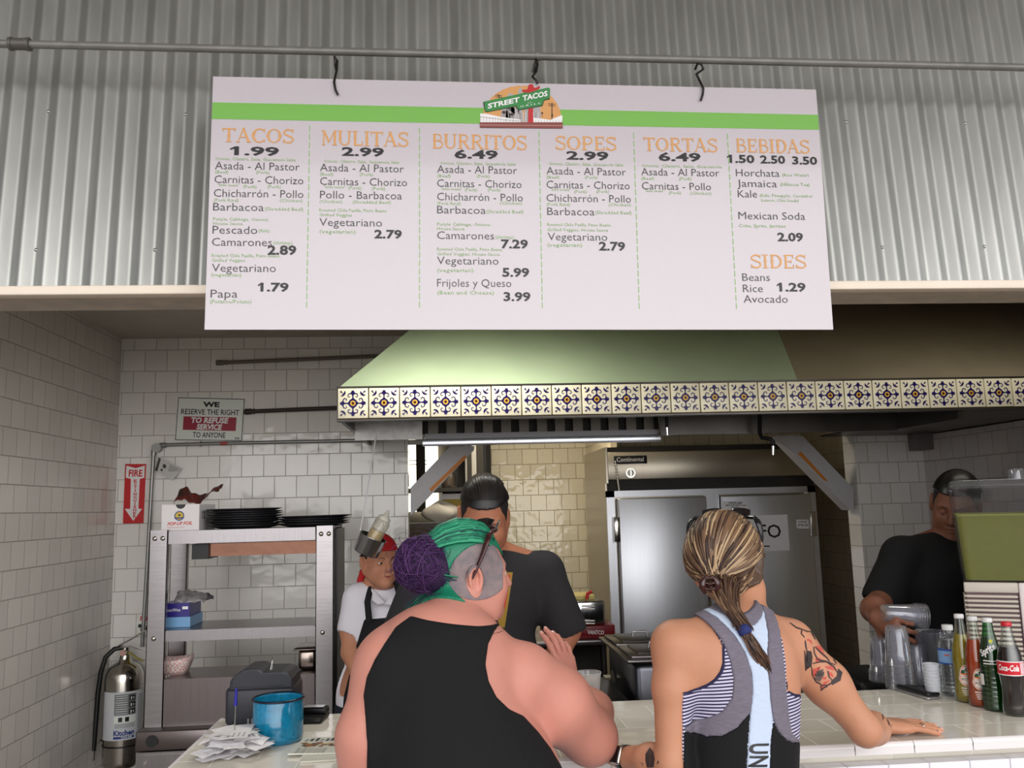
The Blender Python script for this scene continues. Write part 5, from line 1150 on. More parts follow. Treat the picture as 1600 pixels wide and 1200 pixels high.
# outdoor end of things
# ================================================================== PEOPLE: bodies grown as one smooth surface from blended volumes
def npv(p): return np.array([p[0], p[1], p[2]], np.float32)
class Body:
    def __init__(s): s.p = []
    def cone(s, a, b, ra, rb=None, k=.025, op=1): s.p.append(('c', npv(a), npv(b), ra, ra if rb is None else rb, k, op)); return s
    def chain(s, pts, rs, k=.02):
        for i in range(len(pts)-1): s.cone(pts[i], pts[i+1], rs[i], rs[i+1], k)
        return s
    def ell(s, c, r, k=.03, R=None, op=1):
        r = (r, r, r) if not hasattr(r, '__len__') else r
        s.p.append(('e', npv(c), np.array(r, np.float32), None if R is None else np.array(R, np.float32), k, op)); return s
    def field(s, lo, hi, h, pad=.035):
        lo = np.array(lo, np.float32); hi = np.array(hi, np.float32)
        n = np.ceil((hi-lo)/h).astype(int)+1
        ax = [lo[i]+h*np.arange(n[i], dtype=np.float32) for i in range(3)]
        F = np.full(n, 1.0, np.float32)
        for q in s.p:
            if q[0] == 'c':
                _, a, b, ra, rb, k, op = q; m = max(ra, rb); blo = np.minimum(a, b)-m; bhi = np.maximum(a, b)+m
            else:
                _, c, r, R, k, op = q; m = r.max(); blo = c-m; bhi = c+m
            e_ = k+pad
            i0 = np.clip(np.floor((blo-e_-lo)/h).astype(int), 0, n); i1 = np.clip(np.ceil((bhi+e_-lo)/h).astype(int)+1, 0, n)
            if (i1 <= i0).any(): continue
            sl = tuple(slice(i0[i], i1[i]) for i in range(3))
            X = ax[0][sl[0]][:, None, None]; Y = ax[1][sl[1]][None, :, None]; Z = ax[2][sl[2]][None, None, :]
            if q[0] == 'c':
                d = b-a; L2 = float(d@d)+1e-12
                t = np.clip(((X-a[0])*d[0]+(Y-a[1])*d[1]+(Z-a[2])*d[2])/L2, 0, 1)
                D = np.sqrt((X-a[0]-t*d[0])**2+(Y-a[1]-t*d[1])**2+(Z-a[2]-t*d[2])**2)-(ra+(rb-ra)*t)
            else:
                x, y, z = X-c[0], Y-c[1], Z-c[2]
                if R is not None:
                    x, y, z = [R[0, i]*x+R[1, i]*y+R[2, i]*z for i in range(3)]
                k0 = np.sqrt((x/r[0])**2+(y/r[1])**2+(z/r[2])**2); k1 = np.sqrt((x/r[0]**2)**2+(y/r[1]**2)**2+(z/r[2]**2)**2)
                D = k0*(k0-1)/np.maximum(k1, 1e-6)
            A_ = F[sl]
            if op > 0:
                hh = np.maximum(k-np.abs(A_-D), 0)/max(k, 1e-6); F[sl] = np.minimum(A_, D)-hh*hh*k*.25
            else:
                hh = np.maximum(k-np.abs(A_+D), 0)/max(k, 1e-6); F[sl] = np.maximum(A_, -D)+hh*hh*k*.25
        return F, ax
def surface(F, ax):
    """surface nets"""
    S = F < 0; n = F.shape
    c = np.zeros((n[0]-1, n[1]-1, n[2]-1), np.int8)
    offs = [(i, j, k) for i in (0, 1) for j in (0, 1) for k in (0, 1)]
    for (i, j, k) in offs: c += S[i:n[0]-1+i, j:n[1]-1+j, k:n[2]-1+k]
    I = np.argwhere((c > 0) & (c < 8))
    if len(I) == 0: return np.zeros((0, 3)), []
    idx = np.full(c.shape, -1, np.int32); idx[I[:, 0], I[:, 1], I[:, 2]] = np.arange(len(I))
    val = {o: F[I[:, 0]+o[0], I[:, 1]+o[1], I[:, 2]+o[2]] for o in offs}
    P = np.zeros((len(I), 3)); W_ = np.zeros(len(I))
    for a in offs:
        for d in range(3):
            if a[d] == 0:
                b = list(a); b[d] = 1; b = tuple(b); va, vb = val[a], val[b]; m = (va < 0) != (vb < 0)
                t = np.where(m, va/np.where(m, va-vb, 1), 0)
                for q in range(3): P[:, q] += np.where(m, a[q]+(t if q == d else 0), 0)
                W_ += m
    P = P/W_[:, None]+I
    h = ax[0][1]-ax[0][0]
    V_ = P*h+np.array([ax[0][0], ax[1][0], ax[2][0]])
    Q = []
    for d in range(3):
        e1, e2 = (d+1) % 3, (d+2) % 3
        a = [slice(None)]*3; b = [slice(None)]*3; a[d] = slice(0, n[d]-1); b[d] = slice(1, n[d])
        for q in (e1, e2): a[q] = slice(1, n[q]-1); b[q] = slice(1, n[q]-1)
        s0, s1 = S[tuple(a)], S[tuple(b)]
        for flip in (0, 1):
            E_ = np.argwhere(s0 & ~s1 if not flip else ~s0 & s1)
            if len(E_) == 0: continue
            base = E_.copy(); base[:, e1] += 1; base[:, e2] += 1
            def g(o1, o2):
                p = base.copy(); p[:, e1] += o1; p[:, e2] += o2; return idx[p[:, 0], p[:, 1], p[:, 2]]
            f = np.stack([g(-1, -1), g(0, -1), g(0, 0), g(-1, 0)], 1)
            Q.append(f[:, ::-1] if flip else f)
    return V_, np.concatenate(Q)
def poly_sd(X, Z, poly):
    """signed distance to a polygon in the X-Z plane, negative inside"""
    P = np.array(poly, np.float32); d = np.full(np.broadcast(X, Z).shape, 9.0, np.float32); ins = np.zeros(d.shape, bool)
    for i in range(len(P)):
        a, b = P[i], P[(i+1) % len(P)]; e_ = b-a
        wx, wz = X-a[0], Z-a[1]; t = np.clip((wx*e_[0]+wz*e_[1])/(e_@e_+1e-12), 0, 1)
        d = np.minimum(d, (wx-e_[0]*t)**2+(wz-e_[1]*t)**2)
        c1 = (a[1] > Z) != (b[1] > Z)
        if abs(e_[1]) > 1e-9: ins ^= c1 & (X < e_[0]*(Z-a[1])/e_[1]+a[0])
    d = np.sqrt(d); return np.where(ins, -d, d)
def link_mesh(name, Vv, Ff, mats, parent, smooth=True, fid=None):
    me = bpy.data.meshes.new(name)
    me.vertices.add(len(Vv)); me.vertices.foreach_set('co', np.asarray(Vv, np.float32).ravel())
    Ff = np.asarray(Ff, np.int32); me.loops.add(Ff.size); me.loops.foreach_set('vertex_index', Ff.ravel())
    me.polygons.add(len(Ff)); me.polygons.foreach_set('loop_start', np.arange(0, Ff.size, 4, dtype=np.int32))
    me.polygons.foreach_set('use_smooth', np.full(len(Ff), smooth))
    for m_ in (mats if isinstance(mats, (list, tuple)) else [mats]): me.materials.append(m_)
    if fid is not None: me.polygons.foreach_set('material_index', np.asarray(fid, np.int32))
    me.update(calc_edges=True); me.validate()
    o = bpy.data.objects.new(name, me); C.objects.link(o)
    if parent is not None: adopt(o, parent)
    return o
def grow(name, body, lo, hi, h, mats, parent, off=0.0, region=None, post=None):
    F, ax = body.field(lo, hi, h)
    F = F-off
    if region is not None:
        X, Y, Z = ax[0][:, None, None], ax[1][None, :, None], ax[2][None, None, :]
        F = np.maximum(F, region(X, Y, Z))
    Vv, Ff = surface(F, ax)
    return link_mesh(name, Vv, Ff, mats, parent)
def grow2(name, body, boxes, mats, parent):
    """one skin from grids of different fineness; boxes: (lo, hi, h, keep) with keep(X,Y,Z)<0 where that grid rules"""
    VV, FF, b = [], [], 0
    for lo, hi, h, keep in boxes:
        F, ax = body.field(lo, hi, h)
        Vv, Ff = surface(F, ax)
        if keep is not None and len(Vv):
            kv = keep(Vv[:, 0], Vv[:, 1], Vv[:, 2]) < h*1.2
            Ff = Ff[kv[Ff].all(1)]
        VV.append(Vv); FF.append(Ff+b); b += len(Vv)
    Vv = np.concatenate(VV); Ff = np.concatenate(FF)
    used = np.unique(Ff); mp = np.full(len(Vv), -1); mp[used] = np.arange(len(used))
    return link_mesh(name, Vv[used], mp[Ff], mats, parent)

def frame(fwd, up=(0, 0, 1)):
    f = Vector(fwd).normalized(); u = Vector(up); u = (u-f*u.dot(f)).normalized(); l = u.cross(f)
    return Matrix(((f.x, l.x, u.x), (f.y, l.y, u.y), (f.z, l.z, u.z)))   # columns: forward, left, up
class Head:
    def __init__(s, c, fwd, up=(0, 0, 1), k=1.0): s.c = Vector(c); s.M = frame(fwd, up); s.k = k
    def w(s, x, y, z): return s.c+s.M @ (Vector((x, y, z))*s.k)
    def loc(s, X, Y, Z):
        x, y, z = X-s.c.x, Y-s.c.y, Z-s.c.z; M = s.M
        return [(M[0][i]*x+M[1][i]*y+M[2][i]*z)/s.k for i in range(3)]
    def add(s, B, female=False):
        k = s.k; R = [list(r) for r in s.M]
        e_ = lambda x, y, z, rx, ry, rz, kk=.02, op=1: B.ell(s.w(x, y, z), (rx*k, ry*k, rz*k), kk*k, R, op)
        e_(-.012, 0, .012, .098, .076, .094); e_(.036, 0, -.042, .062, .062, .084, .03); e_(.044, 0, -.084, .050, .050 if not female else .046, .044, .03)
        e_(.080, 0, -.113, .021, .024, .019, .025)
        for y in (1, -1):
            B.cone(s.w(.086, .012*y, .006), s.w(.072, .046*y, .004), .012*k, .010*k, .014*k)
            e_(.064, .040*y, -.044, .028, .026, .028, .025)
            B.cone(s.w(.045, .05*y, -.075), s.w(-.012, .062*y, -.055), .020*k, .020*k, .03*k)
            e_(.099, .031*y, -.013, .013, .017, .011, .012, -1)
            e_(.101, .012*y, -.046, .009, .008, .007, .008)
        B.cone(s.w(.090, 0, -.002), s.w(.113, 0, -.042), .0085*k, .0115*k, .012*k)
        e_(.096, 0, -.070, .009, .022, .006, .008); e_(.094, 0, -.081, .010, .019, .0065, .006)
        e_(.103, 0, -.0755, .008, .02, .0016, .003, -1)
        for y in (1, -1):
            e_(-.012, .0775*y, -.022, .0165, .0085, .030, .005); e_(-.005, .086*y, -.018, .0085, .006, .017, .004, -1)
            e_(-.007, .080*y, -.047, .009, .0055, .009, .004)
        hx = [(-.012+.0150*math.cos(a)-.10*.03*math.sin(a), -.020+.0285*math.sin(a)) for a in [math.radians(-60+q*20) for q in range(0, 15)][::-1]]
        for (xa_, za_), (xb2, zb2) in zip(hx[:-1], hx[1:]): B.cone(s.w(xa_, .0855*y, za_), s.w(xb2, .0855*y, zb2), .0040*k, .0040*k, .004*k)
        B.cone(s.w(.002, .080*y, -.020), s.w(.0, .080*y, -.036), .0045*k, .004*k, .005*k)
        return s
    def eyes(s, parent, iris=(50, 32, 22), closed=False, skin=None):
        k = s.k
        for y in (1, -1):
            b = MB(); c = s.w(0.0812, .031*y, -.013); d = (s.M @ Vector((1, .0, -.05))).normalized()
            bm = bmesh.new(); bmesh.ops.create_uvsphere(bm, u_segments=18, v_segments=12, radius=.0122*k); b.addbm(bm, 0, Matrix.Translation(c), True)
            R3 = d.to_track_quat('Z', 'Y').to_matrix()
            b.lathe([(.0058*k, .0107*k), (.0035*k, .0121*k), (0, .0124*k)], c, 14, 1, M=R3, cap0=False)
            eo = b.build('eye', [mat('eye_white', (214, 206, 200), .2), mat('iris_%d' % iris[0], iris, .15)], parent)
            b = MB()
            lid = lambda u, v: s.w(0.0812, .031*y, -.013)+s.M @ (Vector((math.cos((u-.5)*1.9)*math.cos(v), math.sin((u-.5)*1.9), math.cos((u-.5)*1.9)*math.sin(v)))*(.0134*k))
            b.grid(lambda u, v: lid(u, (1.3-v*(1.0 if not closed else 1.5))), 12, 6); b.grid(lambda u, v: lid(u, -.9+v*.5), 12, 4)
            b.build('eyelid', skin, eo)
            b = MB(); b.tube([s.w(.097-.018*t*t, (.014+.034*t)*y, .004+.006*math.sin(PI*min(1, t*1.2))) for t in [i/8 for i in range(9)]], [.0036*k*(1-.5*i/8) for i in range(9)], 6, flat=.5); b.build('eyebrow', mat('brow_dark', (34, 24, 20), .7), parent)
def hand(B, wrist, d, n, side, curls=(.25, .25, .3, .35), spread=.10, thumb=.6, k=1.0, bend=0.0, touch=None):
    """palm and five fingers; d: direction of the fingers, n: back-of-hand normal, side=+1 if the thumb is to the left of d seen from the back"""
    d = Vector(d).normalized(); n = Vector(n); n = (n-d*n.dot(d)).normalized(); t = n.cross(d)*side   # towards the thumb
    w = Vector(wrist); tips = []
    P = lambda x, y, z: w+d*(x*k)+t*(y*k)+n*(z*k)
    R = [[d.x, t.x, n.x], [d.y, t.y, n.y], [d.z, t.z, n.z]]
    for y in (.026, .009, -.009, -.026):
        B.cone(P(.0, y*.55, 0), P(.082-abs(y-.005)*.25, y, .002), .013*k, .0115*k, .012*k)
    B.ell(P(.045, 0, -.002), (.045*k, .038*k, .013*k), .012*k, R)
    lens = ((.040, .024, .019), (.044, .028, .020), (.041, .026, .020), (.032, .019, .017))
    for i, y in enumerate((.029, .010, -.010, -.028)):
        p = P(.084-abs(y-.005)*.28, y, .002); a = -curls[i]*.5; sp = spread*(1.5-i)*.7
        rr = (.0092, .0095, .009, .0078)[i]
        for j, L in enumerate(lens[i]):
            dd = d*math.cos(a)+n*math.sin(a); dd = (dd+t*math.sin(sp)).normalized(); q = p+dd*(L*k)
            B.cone(p, q, rr*k*(1-.07*j), rr*k*(1-.07*(j+1)), .0045*k); p = q; a -= curls[i]
        tips.append((p, dd, n))
    p = P(.016, .024, -.006); th = thumb
    for j, (L, r) in enumerate(((.042, .0145), (.032, .0108), (.026, .0098))):
        dd = (d*math.cos(th)+t*math.sin(th)-n*.25).normalized(); q = p+dd*(L*k); B.cone(p, q, r*k, r*k*.86, .010*k if j == 0 else .005*k); p = q; th -= .22
    tips.append((p, dd, n)); return tips
def nails(tips, parent, rgb):
    b = MB()
    for p, dd, n in tips:
        nn = (n-dd*n.dot(dd)).normalized(); tt = nn.cross(dd)
        b.grid(lambda u, v: p+dd*(v*.010-.004)+tt*((u-.5)*.010)+nn*(.0082-.003*(2*u-1)**2-.001*v), 6, 5)
    b.build('fingernails', mat('nail_%d' % rgb[0], rgb, .25), parent)
def strands(paths, rad, parent, name, mats, pick, n=5, flat=.6):
    b = MB()
    for i, p in enumerate(paths):
        k = len(p); r0 = rad(i) if callable(rad) else rad
        rs = [r0*(.35+.65*math.sin(PI*min(1, (.08+j/(k-1)*.9)))**.5) for j in range(k)]
        b.tube(p, rs, n, pick(i), False, flat)
    return b.build(name, mats, parent)
def skin_mat(name, rgb, var=.05): return mat(name, rgb, .48, spec=.35, sss=.12, noise=var, nscale=14, bump=.12, bscale=220)
def bvh_of(o):
    from mathutils.bvhtree import BVHTree
    me = o.data; return BVHTree.FromPolygons([v.co.copy() for v in me.vertices], [tuple(p.vertices) for p in me.polygons])
def decal(bvh, mb, vs, fs, direction, lift=.0009, m=0, maxd=.6):
    """drape flat printed or inked shapes onto a surface along a direction"""
    d = Vector(direction).normalized(); out = []; ok = []
    for p in vs:
        hit, nrm, i_, ds = bvh.ray_cast(Vector(p)-d*.3, d, maxd)
        if hit is None: out.append(Vector(p)); ok.append(False)
        else:
            if nrm.dot(d) > 0: nrm = -nrm
            out.append(hit+nrm*lift); ok.append(True)
    mb.add(out, [f for f in fs if all(ok[i] for i in f)], m, True)
def dense_ribbon(pts, w, step=.004):
    """2-D stroke -> fine strip (points in the X-Z plane, metres)"""
    P = [pts[0]]
    for a, b in zip(pts[:-1], pts[1:]):
        n = max(1, int(math.hypot(b[0]-a[0], b[1]-a[1])/step))
        P += [(a[0]+(b[0]-a[0])*i/n, a[1]+(b[1]-a[1])*i/n) for i in range(1, n+1)]
    L, R_ = [], []
    for i, p in enumerate(P):
        a, b = P[max(0, i-1)], P[min(len(P)-1, i+1)]; dx, dy = b[0]-a[0], b[1]-a[1]; l = math.hypot(dx, dy) or 1
        ww = w/2*(.35+.65*math.sin(PI*(.12+.76*i/max(1, len(P)-1))))
        L.append((p[0]-dy/l*ww, p[1]+dx/l*ww)); R_.append((p[0]+dy/l*ww, p[1]-dx/l*ww))
    vs = L+R_; n = len(P); return vs, [(i, i+1, n+i+1, n+i) for i in range(n-1)]
def fill_poly(pts, step=.004):
    """polygon -> fine grid cells clipped by centre (ink patches)"""
    xs = [p[0] for p in pts]; zs = [p[1] for p in pts]
    X, Z = np.meshgrid(np.arange(min(xs), max(xs), step), np.arange(min(zs), max(zs), step), indexing='ij')
    bm = bmesh.new(); f = bm.faces.new([bm.verts.new((p[0], 0, p[1])) for p in pts]); bmesh.ops.triangulate(bm, faces=[f])
    for it in range(3):
        long_ = [e_ for e_ in bm.edges if e_.calc_length() > step*2]
        if not long_: break
        bmesh.ops.subdivide_edges(bm, edges=long_, cuts=1); bmesh.ops.triangulate(bm, faces=list(bm.faces))
    bm.verts.index_update(); vs = [(v.co.x, v.co.z) for v in bm.verts]; fs = [tuple(v.index for v in f.verts) for f in bm.faces]; bm.free(); return vs, fs
def px_poly(pts, Y): return [(p.x, p.z) for p in (at(x, y, Y=Y) for x, y in pts)]
def region_poly(pts, Y):
    P = px_poly(pts, Y); return lambda X, Yy, Z: poly_sd(X, Z, P)
def legs(parent, hip, sp, z_top, rt, rgb, shoe=(30, 30, 32), stance=.0, fwd=(0, 1, 0), name='trousers'):
    B = Body(); f = Vector(fwd)
    B.ell(V(hip[0], hip[1], z_top-.04), (sp+rt*.95, rt*1.25, .15), .05)
    for s_ in (-1, 1):
        a = V(hip[0]+s_*sp, hip[1], z_top-.1); k_ = V(hip[0]+s_*sp*1.05, hip[1]+.02, z_top*.52); an = V(hip[0]+s_*sp*1.1, hip[1], .07)
        B.chain([a, k_, an], [rt, rt*.68, rt*.5], .03)
    lo = (hip[0]-sp-rt*1.6, hip[1]-rt*1.7, .04); hi = (hip[0]+sp+rt*1.6, hip[1]+rt*1.7, z_top+.13)
    grow(name, B, lo, hi, .012, mat('cloth_%s_%d_%d' % (name, rgb[0], rgb[2]), rgb, .85), parent)
    for s_ in (-1, 1):
        c = V(hip[0]+s_*sp*1.1, hip[1], 0); S_ = Body(); S_.cone(c+V(0, -.03, .045)+f*0, c+f*.14+V(0, 0, .036), .042, .036, .03)
        grow('shoe', S_, (c.x-.2, c.y-.2, 0.0), (c.x+.2, c.y+.25, .11), .012, mat('shoe_%d' % shoe[0], shoe, .6), parent)

# ------------------------------------------------------------------ customer in the black sleeveless top
def J(px, py, Y): return at(px, py, Y=Y)
skA = skin_mat('skin_pink', (204, 140, 124))
pA = thing('person', 'customer in a black sleeveless top with green hair, purple bun and raised right hand', 'person', (.03, 1.96, 0))
A_ = Body()
A_.ell(J(690, 1055, 1.97), (.165, .115, .16), .04).ell(J(688, 1140, 1.96), (.18, .135, .16), .05).ell(J(716, 1235, 1.94), (.225, .165, .19), .06).ell(J(720, 1345, 1.93), (.24, .18, .2), .06)
A_.cone(J(695, 1012, 1.98), J(608, 1042, 1.95), .058, .066, .05).cone(J(705, 1008, 1.99), J(806, 1054, 2.0), .056, .066, .04)
A_.cone(J(702, 1000, 1.99), J(722, 930, 2.04), .064, .060, .03)
A_.cone(J(612, 1045, 1.95), J(575, 1150, 1.92), .072, .062, .04).cone(J(575, 1150, 1.92), J(568, 1265, 1.95), .062, .050, .03)
A_.cone(J(568, 1265, 1.95), J(600, 1300, 2.10), .048, .034, .03)
eA = J(922, 1152, 2.10)
A_.cone(J(822, 1060, 2.0), J(868, 1100, 2.04), .074, .080, .03).cone(J(868, 1100, 2.04), eA, .080, .062, .03)
wA = J(891, 1074, 2.27)
A_.cone(eA, J(925, 1112, 2.20), .055, .048, .03).cone(J(925, 1112, 2.20), wA, .046, .029, .03)
hA = Head(J(730, 886, 2.06), (.93, .36, -.04), (0.05, -.05, 1), .93); hA.add(A_, True)
A_.ell(hA.w(.030, -.035, -.098), .040, .03); A_.ell(hA.w(.02, .03, -.105), .040, .03)
handd = (J(876, 1010, 2.30)-wA).normalized()
handA_tips = hand(A_, wA, handd, (.55, -.75, .2), 1, (.22, .28, .36, .45), .16, .75, .92)
zc = 1.0
hb = wA-handd*.03
keepHand = lambda X, Y, Z: -((X-hb.x)*handd.x+(Y-hb.y)*handd.y+(Z-hb.z)*handd.z)
def keepBody(X, Y, Z):
    near = (np.abs(X-wA.x) < .14) & (np.abs(Y-wA.y) < .16) & (np.abs(Z-wA.z) < .2)
    hd = (Z > hA.c.z-.13) & (np.abs(X-hA.c.x) < .16) & (Y < 2.19)
    return np.where(hd, .02, np.where(near, -keepHand(X, Y, Z), -1))
bodyA = grow2('body', A_, [((-.36, 1.68, .80), (.50, 2.42, 1.68), .0055, keepBody),
    (tuple(hA.c-V(.18, .24, .15)), tuple(hA.c+V(.18, .17, .14)), .0027, lambda X, Y, Z: hA.c.z-.13-Z),
    (tuple(wA-V(.13, .13, .12)), tuple(wA+V(.12, .13, .2)), .0026, keepHand)], skA, pA)
hA.eyes(pA, (70, 60, 48), False, skA)
tankA = [(640, 968), (668, 973), (705, 978), (748, 983), (786, 984), (775, 992), (764, 1010), (759, 1040), (764, 1066), (776, 1090), (796, 1110), (820, 1124), (845, 1152), (866, 1180), (884, 1212), (900, 1260), (905, 1380), (560, 1380), (568, 1260), (574, 1200), (575, 1160), (571, 1120), (567, 1088), (572, 1060), (585, 1032), (600, 1008), (616, 985)]
m_blkcloth = mat('cloth_black', (8, 8, 11), .85, bump=.25, bscale=240)
grow('tank_top', A_, (-.36, 1.66, .72), (.42, 2.2, 1.52), .0045, m_blkcloth, pA, .0065, region_poly(tankA, 1.86))
legs(pA, (.03, 1.94), .11, .86, .115, (34, 36, 46))
# hair: shaved sides, green top swept back into a purple bun
m_buzz = mat('shaved_hair_grey', (118, 112, 118), .8, noise=.35, nscale=38, bump=.5, bscale=500, noise2=(150, 132, 132))
def rA(X, Y, Z):
    x, y, z = hA.loc(X, Y, Z); e_ = np.sqrt(((x+.004)/.100)**2+((z-.006)/.074)**2)
    ear = (1-np.sqrt(((x+.012)/.021)**2+((z+.026)/.036)**2))*.02
    return np.maximum(np.maximum((e_-1)*.06, np.maximum(.045-np.abs(y), ear)), np.maximum(x-.074+.1*np.maximum(.01-z, 0), -1))
grow('shaved_side', A_, tuple(hA.c-V(.15, .15, .12)), tuple(hA.c+V(.15, .15, .12)), .0028, m_buzz, pA, .0022, rA)
gm = [mat('hair_green', (22, 122, 92), .42, bump=.2, bscale=160), mat('hair_green_light', (62, 164, 122), .42), mat('hair_green_dark', (12, 70, 62), .5), mat('hair_teal_dark', (22, 62, 76), .5)]
def rG(X, Y, Z):
    x, y, z = hA.loc(X, Y, Z)
    arch = (1-np.sqrt(((x-.014)/.086)**2+((z+.012)/.076)**2))*.07
    front = np.maximum(x-.088, np.minimum(.030-z, x-.02))
    return np.maximum(np.maximum(arch, front), np.maximum(-.076-z, np.sqrt(x*x+y*y+z*z)-.135))
grow('hair', A_, tuple(hA.c-V(.16, .16, .13)), tuple(hA.c+V(.16, .16, .15)), .0032, gm[0], pA, .0045, rG)
paths = []; cols_ = []
def on_skull(d, o): return hA.w(-.012+(.098+o)*d.x, (.076+o)*d.y, .012+(.094+o)*d.z)
bunc = Vector((-.995, 0, .05))
for i in range(420):
    ph = rng.uniform(-1, 1)*1.45; st = Vector((.80-.22*abs(ph)+rng.normal(0, .04), math.sin(ph)*.80, .50+.36*math.cos(ph)+rng.normal(0, .03))).normalized()
    if rng.random() < .35:
        a = rng.uniform(-1, 1); st = Vector((-.50+rng.normal(0, .08), .80*a, -.15-.62*rng.random())).normalized()
    p = []
    for j in range(12):
        t = j/11; d = (st*(1-t)+bunc*t); d = d.normalized() if d.length > .05 else bunc
        lump = .0060+.008*math.sin(PI*t)+.012*t**3+rng.normal(0, .0005); p.append(on_skull(d, lump))
    paths.append(p); cols_.append(int(rng.choice([0, 0, 1, 2])) if st.x > -.3 else int(rng.choice([0, 0, 2, 3])))
strands(paths, lambda i: .0026+.0018*rng.random(), pA, 'hair_strands', gm, lambda i: cols_[i])
# loose tips at the nape
paths = []
for i in range(46):
    a = rng.uniform(-.8, .8); s0 = on_skull(Vector((-.66, a*.6, -.62)).normalized(), .004); dn = hA.M @ Vector((-.035-.03*rng.random(), .02*rng.normal(), -.035-.035*rng.random()))
    paths.append([s0+dn*t+V(0, 0, -.012*t*t) for t in (0, .3, .6, .85, 1)])
strands(paths, .0026, pA, 'hair_tips', gm, lambda i: (i*7) % 4)
pm = [mat('hair_purple', (70, 36, 88), .6), mat('hair_purple_light', (98, 58, 116), .6), mat('hair_purple_dark', (44, 22, 60), .65)]
bc = J(660, 881, 2.015); b = Body(); b.ell(bc, (.059, .056, .061), .01).ell(bc+V(.03, 0, -.012), (.045, .045, .05), .02)
bun = grow('hair_bun', b, tuple(bc-V(.1, .1, .1)), tuple(bc+V(.1, .1, .1)), .004, pm[2], pA)
paths = []
for i in range(900):
    n_ = Vector(rng.normal(0, 1, 3)); n_ = (n_+Vector((0, .6, 0))*rng.normal()).normalized(); a = n_.orthogonal().normalized(); c = n_.cross(a); R0 = .0600+abs(rng.normal(0, .0025)); off = n_*rng.uniform(-.036, .036)
    rr = math.sqrt(max(1e-5, R0*R0-off.length_squared)); t0 = rng.uniform(0, 6.28); ln = rng.uniform(.6, 1.9)
    paths.append([bc+off+(a*math.cos(t0+ln*j/7)+c*math.sin(t0+ln*j/7))*rr*(1+.03*math.sin(j*.9+i)) for j in range(8)])
for i in range(90):
    n_ = Vector(rng.normal(0, 1, 3)).normalized(); q = bc+n_*.058; e_ = n_.cross(Vector(rng.normal(0, 1, 3))).normalized(); w_ = rng.uniform(.008, .026)
    paths.append([q+e_*(.045*t)+n_*(w_*math.sin(t*2.6)) for t in [k/7 for k in range(8)]])
strands(paths, lambda i: (.0016 if i < 900 else .0007)*(.5+.7*rng.random()), bun, 'bun_strands', pm, lambda i: (0, 2, 0, 0, 1, 2, 0)[i % 7], 4)
b = MB(); c = hA.w(-.012, -.088, -.066); bm = bmesh.new(); bmesh.ops.create_uvsphere(bm, u_segments=14, v_segments=10, radius=.0062); b.addbm(bm, 0, Matrix.Translation(c), True); b.build('earring', mat('earring_yellow', (232, 178, 84), .3), pA)
nails(handA_tips, pA, (226, 170, 158))
b = MB(); b.grid(lambda u, v: hA.w(.1015-.012*(2*u-1)**2+.003*math.sin(PI*v), .021*(2*u-1), -.064-.022*v), 10, 8)
b.build('lips', mat('lips_pink', (186, 104, 98), .4), pA)
# sunglasses pushed up on her head
def shades(name, label, H, front, ymid, m, temple_end, lens=True, w=.071, drop=.03):
    t = thing(name, label, 'sunglasses', H.w(*front))
    fx, fz = front[0], front[2]
    b = MB(); N = 14
    fr_ = [H.w(fx-.035*(abs(u)**2.2), w*u, fz-.004*abs(u)) for u in [2*i/N-1 for i in range(N+1)]]
    b.tube(fr_, .0048, 8); 
    fo = b.build('frame', m, t)
    if lens:
        for s_ in (1, -1):
            b = MB()
            def L_(u, v):
                y = s_*(.010+.054*u); k_ = abs(y)/w
                return H.w(fx-.035*k_**2.2+.010*v, y, fz-.004*k_+.024*v*(1-.18*(2*u-1)**2))
            b.grid(L_, 10, 7); b.build('lens', mat('lens_dark', (26, 22, 24), .08, coat=.5), t, solid=.0016)
    for s_ in (1, -1):
        x0 = fx-.035; b = MB()
        pts = [H.w(x0, w*s_, fz-.004), H.w(x0-.012, (w+.008)*s_, fz-.012)]
        e_ = temple_end
        for q in (.2, .4, .6, .8, 1): pts.append(H.w(x0-.012+(e_[0]-x0+.012)*q, (w+.010+.006*math.sin(PI*q))*s_, fz-.012+(e_[1]-fz+.012)*q))
        b.tube(pts, [.005, .0085, .0082, .0070, .0060, .0054, .0046], 8, flat=.5); b.build('temple', m, t)
    return t
m_tort = mat('shades_tortoise', (34, 14, 20), .2, noise=.6, nscale=90, noise2=(76, 34, 36))
shades('sunglasses', 'dark tortoise sunglasses pushed up on the green hair', hA, (.066, 0, .098), 0, m_tort, (-.022, -.018), True, .074)

# ------------------------------------------------------------------ customer with highlighted hair and the grey racer-back top
skB = skin_mat('skin_tan', (196, 140, 110))
pB = thing('person', 'customer with highlighted ponytail in a grey and black racer-back top leaning on the counter', 'person', (.68, 1.97, 0))
B_ = Body()
B_.ell(J(1158, 1045, 1.98), (.130, .092, .13), .04).ell(J(1160, 1125, 1.97), (.124, .092, .13), .05).ell(J(1157, 1225, 1.95), (.118, .088, .14), .05).ell(J(1157, 1345, 1.94), (.155, .12, .15), .05)
B_.cone(J(1163, 985, 1.99), J(1060, 1006, 1.95), .045, .046, .05).cone(J(1165, 985, 2.0), J(1232, 1003, 2.0), .045, .046, .04)
B_.cone(J(1160, 985, 2.0), J(1163, 925, 2.06), .050, .050, .03)
B_.ell(J(1112, 1040, 1.925), (.045, .03, .062), .05).ell(J(1208, 1042, 1.935), (.04, .03, .06), .05)
eL = J(1050, 1196, 1.92); wL = J(972, 1184, 2.10)
B_.cone(J(1053, 1010, 1.95), J(1050, 1075, 1.93), .047, .041, .04).cone(J(1050, 1075, 1.93), eL, .040, .034, .02).cone(eL, J(1018, 1190, 1.99), .036, .037, .02).cone(J(1018, 1190, 1.99), wL, .036, .026, .02)
